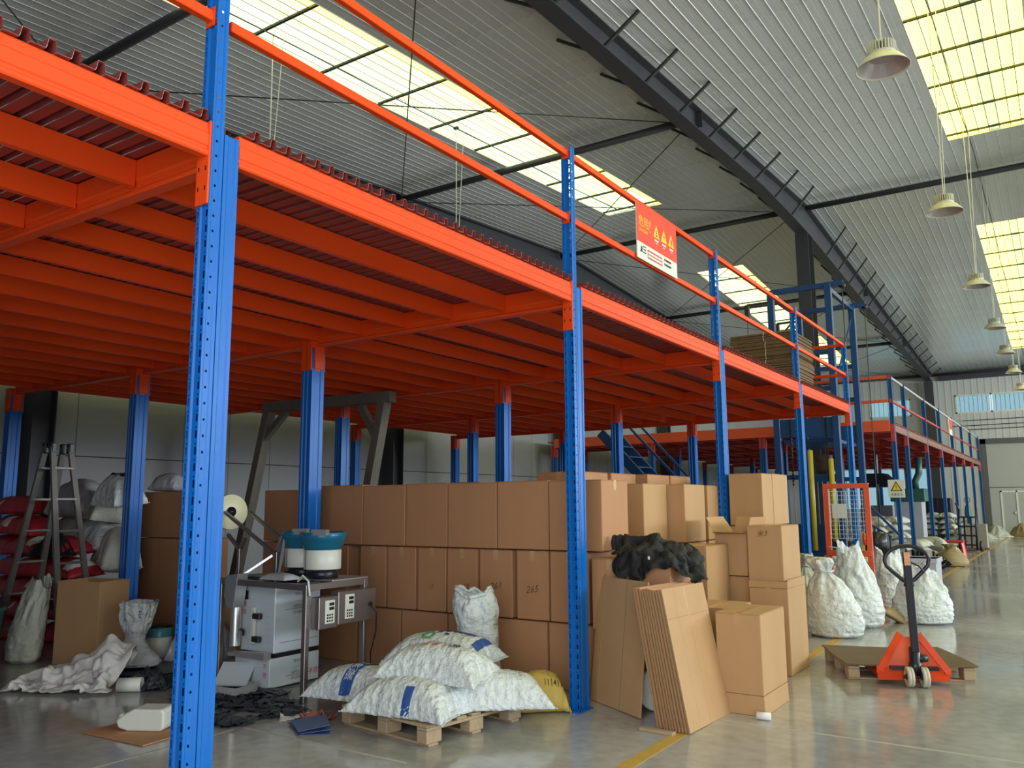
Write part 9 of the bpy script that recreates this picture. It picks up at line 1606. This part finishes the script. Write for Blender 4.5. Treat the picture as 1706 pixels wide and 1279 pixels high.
for k, (dz, rot) in enumerate(((0.002, 0.0), (0.012, 0.06), (0.024, -0.05))):
    m_ = MB(); m_.add([(-0.26, -0.02, dz), (0.05, -0.20, dz), (0.22, -0.06, dz+0.02*k), (-0.06, 0.15, dz+0.016*k), (-0.26, -0.02, dz+0.003), (0.05, -0.20, dz+0.003), (0.22, -0.06, dz+0.02*k+0.003), (-0.06, 0.15, dz+0.016*k+0.003)],
       [(0,1,2,3),(7,6,5,4),(0,4,5,1),(1,5,6,2),(2,6,7,3),(3,7,4,0)]); o = m_.build('cover', FOLDB, fdr); o.rotation_euler[2] = rot
crumple('pink_cardboard_scrap', [(-4.95, 4.50, 0), (-4.74, 4.62, 0), (-4.82, 4.78, 0), (-5.0, 4.66, 0)], mat('pink_brown_card', (0.36, 0.13, 0.09, 1), 0.6, var=0.3, vscale=8), 'crumpled pink-brown scrap between the white paper and the pallet', 'scrap', 0.12, seed=6.0, thick=0.006)
# left foreground: cardboard sheet with a white jerrycan
cb = sheetobj('cardboard_sheet', (-6.02, 3.44, 0.002), (0.98, 0.17, 0), (0.04, 1, 0), 0.68, 0.36, 0.008, CARD, (0.3,)); tag(cb, 'flat brown cardboard sheet on the floor under the white jerrycan', 'cardboard')
jc = thing('jerrycan', 'white plastic jerrycan lying on its side on a cardboard sheet', 'jerrycan', (-5.72, 3.76, 0.011), 0.50)
MB().prism([(-0.17, 0.02), (-0.10, 0.0), (0.15, 0.0), (0.17, 0.02), (0.17, 0.13), (0.15, 0.15), (-0.06, 0.15), (-0.12, 0.12), (-0.19, 0.07)], lambda p, t: (p[0], t, p[1]), -0.10, 0.10).build('can_body', WPLAST, jc)
m_ = jc.children[0].modifiers.new('b', 'BEVEL'); m_.width = 0.02; m_.segments = 3
MB().lathe([(0, 0), (0.026, 0), (0.026, 0.03), (0, 0.03)], 16, (-0.21, 0.0, 0.075), 'x').build('cap', WPLAST, jc, True)
rb = MB()
for z in (0.04, 0.075, 0.11): rb.box(0.169, 0.174, -0.075, 0.075, z, z+0.012)
rb.build('moulded_ridge', WPLAST, jc)
tb = MB().lathe([(0.052, -0.10), (0.06, -0.10), (0.06, 0.10), (0.052, 0.10), (0.052, -0.10)], 24, axis='x').build('plastic_tube', WPLAST, None, True, (-6.98, 4.40, 0.061)); tb.rotation_euler[2] = 0.70
tag(tb, 'short cream plastic tube lying on the floor beside the white cloth', 'tube')
# white cloth heap
def heap(name, cx, cy, rx, ry, h, mt, label, cat, seed, peak=(0, 0), nr=26, nt=72, rz=0.0, folds=7):
    vs = [(cx+peak[0], cy+peak[1], h)]; fs = []
    cr, sr_ = math.cos(rz), math.sin(rz)
    for i in range(1, nr+1):
        r = i/nr
        for k in range(nt):
            a = 2*PI*k/nt; ro = 1+0.22*fb(math.cos(a)*1.5+seed, math.sin(a)*1.5, 0)+0.05*math.sin(a*11+seed)
            x = peak[0]*(1-r)+(rx*math.cos(a)*cr-ry*math.sin(a)*sr_)*r*ro; y = peak[1]*(1-r)+(rx*math.cos(a)*sr_+ry*math.sin(a)*cr)*r*ro
            fo = math.sin(a*folds+2.6*fb(math.cos(a)*2, math.sin(a)*2+seed, r*2)+seed)
            z = h*(1-r)**1.0*(1-0.45*r*abs(fb(math.cos(a)*2+seed, math.sin(a)*2, r*2.5)))+0.075*h/0.3*fo*r*(1-r)*2.4+0.10*abs(fb(x*5+seed, y*5, 2, 4))*(1-r*r)+0.004
            vs.append((cx+x, cy+y, max(0.004, z)))
    for k in range(nt): fs.append((0, 1+k, 1+(k+1) % nt))
    for i in range(nr-1):
        for k in range(nt): fs.append((1+i*nt+k, 1+(i+1)*nt+k, 1+(i+1)*nt+(k+1) % nt, 1+i*nt+(k+1) % nt))
    o = MB().add(vs, fs).build(name, mt, None, True); m = o.modifiers.new('t', 'SOLIDIFY'); m.thickness = 0.006; m.offset = -1
    return tag(o, label, cat)
tag(packed_cloth(CLOTH_SHAPE, 'cloth', CLOTH, 0.004), 'crumpled off-white cloth sack heaped on the floor in front of the open carton', 'cloth')
# open carton, sacks and litter in the shade at the left
ocl = carton(-8.98, -8.41, 4.80, 5.20, 0, 0.84, 'large open tan carton standing behind the off-white cloth heap', None, mt=CARD2, rz=0.26, open_top=True)
sk_ = stand('white woven sack slumped against the stepladder, left of the open carton', (-9.28, 4.62, 0), 0.80, 0.22, 0.16, 2.9, 'cone', mt=SACKG, lean=(0.05, 0.1))
pk = stand('printed white sack with a pinched waist, blue and black lettering, beside the tin', (-7.98, 5.05, 0.03), 0.62, 0.27, 0.20, 5.5, 'waist', lean=(-0.02, 0.06), rz=0.3)
pt = MB(); letter(pt, '聚苯', 0.10, (-7.94, 4.995, 0.52), (0.93, 0.36, 0.06), (-0.02, 0.1, 1)); pt.build('printed_text', PNAVY, pk, fixn=False).matrix_parent_inverse = Matrix.Identity(4)
pk.children[-1].matrix_local = (Matrix.Translation((-7.98, 5.05, 0.03)) @ Matrix.Rotation(0.3, 4, 'Z')).inverted()
tr = MB().lathe([(0.0, 0.0), (0.40, 0.0), (0.46, 0.03), (0.47, 0.035), (0.40, 0.012), (0.0, 0.012)], 36).build('round_tray', mat('navy_plastic', (0.012, 0.018, 0.05, 1), 0.3), None, True, (-7.72, 5.12, 0.0)); tag(tr, 'dark navy round tray on the floor under the printed sack', 'tray')
tn = thing('tin_can', 'teal and white tin can with a dark lid beside the printed sack', 'tin', (-8.42, 5.62, 0))
MB().lathe([(0.0, 0), (0.13, 0), (0.13, 0.25), (0.0, 0.25)], 28).build('can_wall', WPLAST, tn, True); MB().lathe([(0.132, 0.2), (0.132, 0.30), (0.12, 0.31), (0, 0.31)], 28).build('teal_band', TCAN, tn, True); MB().lathe([(0.0, 0.325), (0.125, 0.325), (0.138, 0.315), (0.138, 0.30), (0, 0.30)], 28).build('lid', BLACKP, tn, True)
sack('bulging grey plastic bag behind the nearest blue post', 0.62, 0.46, 0.30, (-7.80, 5.72, 0.0), 0, 0, 0.5, 7.3, mt=FILM, res=(44, 30), name='plastic_bag')
sack('small pale plastic bag in front of the bulging grey bag', 0.36, 0.28, 0.16, (-7.52, 5.46, 0.04), 0.1, 0.2, 0.9, 2.7, mt=FILM, res=(30, 24), name='plastic_bag')
crumple('clear_plastic_sheet', [(-7.0, 4.35, 0), (-6.72, 4.55, 0), (-7.0, 5.0, 0), (-7.35, 4.8, 0)], DKFILM, 'crinkled clear plastic sheet on the floor beside the cream tube', 'plastic', 0.16, 22, 18, 4.0)
# stepladder
ld = thing('stepladder', 'grey aluminium A-frame stepladder standing before the red sacks', 'ladder', (-9.72, 5.05, 0), 0.14)
for s in (-1, 1):
    for w_ in (-1, 1):
        a = Vector((s*0.06, w_*0.11, 2.30)); b = Vector((s*0.56, w_*0.21, 0.03))
        MB().bar(a, b, 0.032, 0.065, (0, 1, 0)).build('side_rail', ALU, ld); MB().cbox(b.x-0.03, b.x+0.03, b.y-0.03, b.y+0.03, 0, 0.05, 0.005).build('rubber_foot', BLACKP, ld)
        MB().cbox(a.x-0.035, a.x+0.035, a.y-0.03, a.y+0.03, 2.22, 2.34, 0.01).build('hinge_cap', BLACKP, ld)
    for k in range(6):
        t = (k+0.7)/6.4; x = s*(0.06+0.50*t); hw = 0.11+0.10*t; z = 2.30-2.27*t
        MB().cbox(x-0.02, x+0.02, -hw, hw, z-0.014, z+0.014, 0.004).build('rung', ALU, ld)
MB().tube([(-0.05, -0.10, 2.27), (0, -0.10, 2.34), (0.05, -0.10, 2.27)], 0.02, 8).build('hinge', BLACKP, ld)
# heap of red and pale sacks against the wall
RG = 'red printed sacks behind the stepladder'
lay = [(-11.7, 5.6, 0), (-10.95, 5.45, 0), (-10.25, 5.6, 0), (-11.5, 5.65, 0.19), (-10.8, 5.5, 0.19), (-10.2, 5.6, 0.19), (-11.6, 5.6, 0.38), (-10.95, 5.5, 0.38), (-10.25, 5.6, 0.38), (-11.5, 5.6, 0.57), (-10.75, 5.5, 0.57), (-10.3, 5.6, 0.57), (-11.9, 5.7, 0.76), (-11.2, 5.6, 0.76), (-10.5, 5.6, 0.76), (-12.0, 5.7, 0.95), (-11.4, 5.65, 0.95), (-12.0, 5.7, 1.14), (-11.7, 5.7, 1.14)]
for i, (x, y, z) in enumerate(lay):
    lv = ['floor', 'second', 'third', 'fourth', 'fifth', 'sixth', 'seventh', 'top'][min(7, int(round(z/0.19)))]
    ps = [lay[j][0] for j in range(len(lay)) if abs(lay[j][2]-z) < 0.01]; ps.sort(); nm_ = {1: ['only one'], 2: ['left', 'right'], 3: ['left', 'middle', 'right']}[len(ps)][ps.index(x)]
    z *= 1.33
    sack('red and white printed sack, %s in the %s layer behind the stepladder' % (nm_, lv), 0.74, 0.50, 0.165, (x, y, z), R_.uniform(-0.04, 0.04), R_.uniform(-0.05, 0.05), R_.uniform(-0.3, 0.3), i*1.7, [('band', (-0.30, -0.20, -0.2, 0.2), SIGNW)] if i % 2 == 0 else [('band', (0.18, 0.30, -0.2, 0.2), SIGNW)], mt=SACKR, group=RG, res=(28, 20))
WG = 'white bags heaped on the red sacks'
for i, (x, y, z, L, W, H, mt) in enumerate(((-11.15, 6.05, 1.02, 0.75, 0.6, 0.32, SACKG), (-10.5, 6.05, 1.02, 0.8, 0.6, 0.30, SACK), (-10.0, 6.0, 0.80, 0.6, 0.5, 0.38, SACKG), (-10.95, 6.05, 1.48, 0.78, 0.6, 0.34, FILM), (-10.35, 6.05, 1.42, 0.7, 0.5, 0.30, SACKG), (-9.98, 6.0, 1.62, 0.6, 0.46, 0.28, SACK))):
    lab = ['pale sack at the left on top of the red sacks, under the clear bag', 'white sack in the middle on top of the red sacks', 'creased grey-white sack at the right end of the red pile', 'round clear plastic bag at the top left of the white heap', 'grey-white bag under the topmost white bag', 'topmost white bag beside the blue post, black straps on it'][i]
    sack(lab, L, W, H, (x, y, z), 0.1*R_.uniform(-1, 1), 0.1*R_.uniform(-1, 1), R_.uniform(-0.5, 0.5), 20+i*2.1, mt=mt, group=WG, res=(34, 24), name='plastic_bag' if i == 3 else 'sack')
sack('greenish clear bag lying on the large dark carton', 0.42, 0.4, 0.17, (-10.2, 6.85, 1.81), 0, 0, 0.3, 13.0, mt=FILM, res=(30, 22), name='plastic_bag')
stp = MB()
for k in range(5): stp.tube([(-10.16+0.05*k, 5.93+0.03*k, 1.93+0.03*math.sin(k)), (-10.03+0.03*k, 5.92, 2.02-0.01*k), (-9.86+0.03*k, 5.95, 1.97+0.015*k)], 0.022, 6)
tag(stp.build('black_strap', BLACKP, None, True), 'tangle of black straps on the topmost white bag by the blue post', 'strap')
heap('dark_rag', -10.35, 5.40, 0.34, 0.22, 0.30, BLACKC, 'black rag hanging over the red sacks behind the stepladder', 'rag', 9.0, folds=5)
for o in [bpy.data.objects['dark_rag']]: o.location.z = 1.02
dbn = thing('dark_bin', 'dark green plastic bin at the left edge behind the ladder foot', 'bin', (-9.35, 4.15, 0))
MB().lathe([(0.0, 0.0), (0.20, 0.0), (0.25, 0.55), (0.27, 0.56), (0.27, 0.60), (0.25, 0.60), (0.235, 0.54), (0.19, 0.03), (0, 0.03)], 24).build('bin_body', TEAL, dbn, True); MB().lathe([(0.27, 0.60), (0.275, 0.62), (0.2, 0.66), (0, 0.67)], 24).build('bin_lid', BLACKP, dbn, True)
# timber gantry frame under the deck
gf = thing('timber_gantry', 'grey weathered timber gantry frame standing behind the carton wall', 'frame', (-9.1, 8.55, 0))
G = lambda x, z, y=8.55: (x+9.1, y-8.55, z)
for s, (xt, xb, zt) in ((-1, (-10.25, -11.05, 3.10), ), (1, (-7.85, -8.5, 3.05))):
    MB().bar(G(xt, zt), G(xb, 0.0), 0.13, 0.15, (0, 1, 0)).build('timber_post', OLDW, gf)
MB().bar(G(-10.35, 3.13), G(-7.70, 3.10), 0.14, 0.15).build('timber_beam', OLDW, gf)
MB().bar(G(-9.85, 3.05), G(-10.45, 2.55), 0.09, 0.09).build('knee_brace', OLDW, gf); MB().bar(G(-8.3, 3.02), G(-8.0, 2.55), 0.09, 0.09).build('knee_brace', OLDW, gf)
# ------------------------------------------------------------------ aisle background
tt = thing('tote_box', 'grey plastic tote standing behind the squat white sack', 'tote', (-1.95, 14.1, 0), 0.0)
t_ = MB()
for (x0, x1, y0, y1) in ((-0.24, -0.23, -0.3, 0.3), (0.23, 0.24, -0.3, 0.3), (-0.23, 0.23, -0.3, -0.29), (-0.23, 0.23, 0.29, 0.3)): t_.cbox(x0, x1, y0, y1, 0.0, 0.76, 0.002)
t_.box(-0.23, 0.23, -0.29, 0.29, 0, 0.01); t_.build('tote_wall', TOTE, tt)
t_ = MB().cbox(-0.26, 0.26, -0.32, -0.29, 0.70, 0.77, 0.004).cbox(-0.26, 0.26, 0.29, 0.32, 0.70, 0.77, 0.004).cbox(-0.26, -0.24, -0.29, 0.29, 0.70, 0.77, 0.004).cbox(0.24, 0.26, -0.29, 0.29, 0.70, 0.77, 0.004); t_.build('tote_rim', TOTE, tt)
for i, (x, y, rx, h) in enumerate(((-3.45, 13.3, 0.26, 0.75), (-3.35, 14.6, 0.28, 0.72), (-2.75, 14.2, 0.26, 0.7), (-3.0, 15.3, 0.27, 0.68))):
    stand('dull white tied sack in the row behind the stacker, %s from the lift' % ['fourth', 'second', 'third', 'nearest'][i], (x, y, 0), h, rx, rx*0.9, 11+i*1.3, 'tied', mt=SACKG, group='dull sacks behind the stacker', nt=30, nz=26)
# sack heaps under the far mezzanine
HG = 'dusty sacks heaped under the far mezzanine'
n = 0
def pile(cx, cy, cols, rows_, layers, mt, where, rz=0.0, L=0.8, W=0.55, H=0.135):
    k = 0
    for l in range(layers):
        for c in range(cols-(l//3)):
            for r in range(rows_):
                x = cx+(c-(cols-1)/2)*W*0.98+R_.uniform(-0.04, 0.04)+0.05*(l % 2); y = cy+(r-(rows_-1)/2)*L*0.96+R_.uniform(-0.04, 0.04)
                lv = ['floor', 'second', 'third', 'fourth', 'fifth', 'sixth'][l]
                cn = {1: ['middle'], 2: ['left', 'right'], 3: ['left', 'middle', 'right'], 4: ['far left', 'mid left', 'mid right', 'far right']}[cols-(l//3)][c]
                sack('dusty white sack in the %s, %s layer, %s%s' % (where, lv, cn, ('' if rows_ == 1 else (' front', ' back')[r])), L, W, H, (x, y, l*0.205), 0, R_.uniform(-0.05, 0.05), PI/2+rz+R_.uniform(-0.15, 0.15), R_.uniform(0, 50), mt=mt, group=HG, res=(22, 16)); k += 1
pile(-4.15, 22.6, 3, 1, 6, SACKG, 'nearest heap beyond the lift')
pile(-4.05, 25.0, 3, 2, 6, SACKG, 'second heap beyond the lift')
pile(-3.8, 34.6, 3, 1, 6, SACKG, 'heap behind the hand truck')
pile(-3.7, 39.3, 3, 1, 5, SACKG, 'heap near the far door')
sack('large pale sack slumped against the nearest heap beyond the lift', 1.1, 0.8, 0.28, (-3.25, 26.6, 0.16), 0.25, 0.5, 1.3, 3.3, mt=SACKG, res=(34, 24))
sack('white sack lying behind the red stool under the far mezzanine', 0.8, 0.55, 0.22, (-3.35, 29.6, 0), 0, 0.1, 0.9, 6.3, mt=SACKG, res=(28, 20))
stand('tan woven sack slumped at the aisle edge beside the small white bag', (-2.6, 23.8, 0), 0.55, 0.38, 0.3, 2.2, 'tied', mt=SACKT, nt=32, nz=26)
sack('small white bag lying beside the tan woven sack', 0.7, 0.55, 0.26, (-3.1, 23.9, 0), 0, 0, 0.5, 9.9, mt=SACKG, res=(28, 20))
# black wiry scrap heap by the gate
wm = MB()
for k in range(46):
    c = Vector((-3.0+R_.uniform(-0.45, 0.45), 22.4+R_.uniform(-1.1, 1.1), 0)); hh = max(0.08, 0.85-abs(c.x+3.2)*0.9); pts = []
    for q in range(7): pts.append((c.x+0.22*fb(q*0.5, k, 0), c.y+0.22*fb(k, q*0.5, 1), abs(R_.uniform(0.02, hh))*(0.4+0.6*abs(fb(q*0.7, k, 3)))+0.02))
    wm.tube(pts, 0.030, 5)
tag(wm.build('black_hose_tangle', BLACKP, None, True), 'tangle of black hoses and wire heaped in front of the far sack heaps', 'hoses', kind='stuff')
mb_ = thing('black_motor', 'black machine block on the floor behind the pallet truck handle', 'machine', (-3.0, 17.6, 0))
MB().cbox(-0.5, 0.25, -0.2, 0.4, 0.02, 0.72, 0.03).build('machine_body', BLACKM, mb_); MB().lathe([(0, -0.2), (0.2, -0.2), (0.22, 0), (0.2, 0.2), (0, 0.2)], 18, (-0.2, 0, 0.82), 'x').build('motor_drum', BLACKM, mb_, True)
# red stool
rs = thing('step_stool', 'red plastic step stool at the aisle edge behind the tan sack', 'stool', (-3.0, 28.3, 0))
MB().cbox(-0.30, 0.30, -0.2, 0.2, 0.40, 0.46, 0.015).build('stool_top', REDP, rs)
for sx in (-1, 1):
    for sy in (-1, 1): MB().bar((sx*0.24, sy*0.15, 0.42), (sx*0.30, sy*0.19, 0.0), 0.09, 0.06).build('stool_leg', REDP, rs)
# hand truck
ht = thing('hand_truck', 'black two-wheeled hand truck leaning by the far sacks', 'hand truck', (-2.85, 31.2, 0), -0.2)
for s in (-1, 1):
    MB().tube([(s*0.26, -0.05, 0.05), (s*0.26, 0.05, 0.9), (s*0.26, 0.18, 1.35), (s*0.30, 0.02, 1.55)], 0.035, 8).build('frame_tube', BLACKM, ht, True)
    MB().lathe([(0.0, -0.04), (0.12, -0.04), (0.17, -0.03), (0.17, 0.03), (0.12, 0.04), (0, 0.04)], 18, (s*0.36, 0.12, 0.17), 'x').build('wheel', BLACKP, ht, True)
for z in (0.2, 0.5, 0.8, 1.1): MB().bar((-0.26, 0.02, z), (0.26, 0.02, z), 0.05, 0.05).build('cross_bar', BLACKM, ht)
for x in (-0.1, 0.1): MB().bar((x, 0, 0.1), (x, 0.08, 1.1), 0.05, 0.04, (0, 1, 0)).build('slat_bar', BLACKM, ht)
MB().cbox(-0.28, 0.28, -0.32, -0.03, 0.02, 0.04, 0.004).build('toe_plate', BLACKM, ht)
bx2 = carton(-3.0, -2.4, 32.4, 33.0, 0.05, 0.85, 'pale grey-brown carton behind the hand truck', None, mt=mat('greyed_cardboard', (0.33, 0.29, 0.24, 1), 0.7))
dl = MB().cbox(-0.35, 0.35, -0.4, 0.4, 0.02, 0.045, 0.004).build('dolly_board', mat('brown_board', (0.2, 0.11, 0.06, 1), 0.6), None, loc=(-2.7, 32.7, 0)); tag(dl, 'low brown dolly board under the grey-brown carton', 'dolly')
# workshop things further back
hd = thing('extraction_hood', 'black tapered extraction hood hanging over a pale machine behind the wire guard', 'hood', (-5.3, 30.0, 0))
MB().prism([(-0.55, 2.1), (0.55, 2.1), (0.55, 2.28), (0.28, 2.55), (-0.28, 2.55), (-0.55, 2.28)], lambda p, t: (p[0], t, p[1]), -0.5, 0.5).build('hood_shell', BLACKM, hd)
MB().lathe([(0.07, 2.5), (0.07, 3.2)], 12).build('duct', BLACKM, hd, True)
MB().cbox(-0.5, 0.5, -0.4, 0.4, 0, 1.5, 0.02).build('machine_body', TOTE, hd); MB().tube([(0.1, -0.55, 2.2), (0.1, -0.55, 0.4)], 0.05, 8).build('support_pole', BLACKM, hd)
tm = thing('green_machine', 'dark green machine with a bent duct under the far mezzanine', 'machine', (-4.2, 29.0, 0))
MB().cbox(-0.5, 0.5, -0.4, 0.4, 1.62, 2.02, 0.02).build('machine_head', TEAL, tm); MB().cbox(-0.4, 0.4, -0.35, 0.35, 0, 1.62, 0.02).build('machine_cabinet', TOTE, tm)
MB().tube([(0.2, 0, 2.0), (0.2, 0, 2.25), (0.32, 0, 2.5), (0.35, 0, 3.0)], 0.10, 12).build('duct', TEAL, tm, True)
cbd = thing('dark_cabinet', 'dark cabinet standing between the far sack heaps', 'cabinet', (-4.3, 37.0, 0)); MB().cbox(-0.45, 0.45, -0.3, 0.3, 0, 1.75, 0.01).build('cabinet_body', BLACKM, cbd); MB().cbox(-0.43, -0.01, -0.32, -0.3, 0.1, 1.7, 0.005).build('cabinet_door', BLACKM, cbd); MB().cbox(0.01, 0.43, -0.32, -0.3, 0.1, 1.7, 0.005).build('cabinet_door', BLACKM, cbd)
fe = thing('gas_cylinder', 'green gas cylinder standing by the far blue posts', 'cylinder', (-3.85, 43.0, 0)); MB().lathe([(0, 0), (0.14, 0), (0.14, 1.2), (0.1, 1.4), (0.05, 1.5), (0.05, 1.6), (0, 1.6)], 18).build('cylinder_body', mat('green_gas_bottle', (0.10, 0.20, 0.13, 1), 0.4), fe, True); MB().tube([(0.12*math.cos(2*PI*k/12), 0, 1.68+0.12*math.sin(2*PI*k/12)) for k in range(12)], 0.015, 5, closed=True).build('cylinder_ring', BLACKM, fe, True)
for i, (x, y, mt_, hh, rr) in enumerate(((-2.9, 44.6, SACKG, 0.55, 0.6), (-1.95, 45.9, SACKT, 0.6, 0.5), (-1.15, 45.0, SACKG, 0.9, 0.4), (-0.35, 45.8, SACKG, 0.5, 0.5), (-3.1, 42.0, SACKG, 0.25, 0.4))):
    heap('sack_heap', x, y, rr, rr*0.7, hh, mt_, 'crumpled %s sacking heaped by the far door, %s' % (('pale', 'tan')[mt_ is SACKT], ['left end', 'second from left', 'upright folded sheet in the middle', 'right end at the picture edge', 'flat piece on the aisle line'][i]), 'sacking', 4.0+i, nr=12, nt=30)
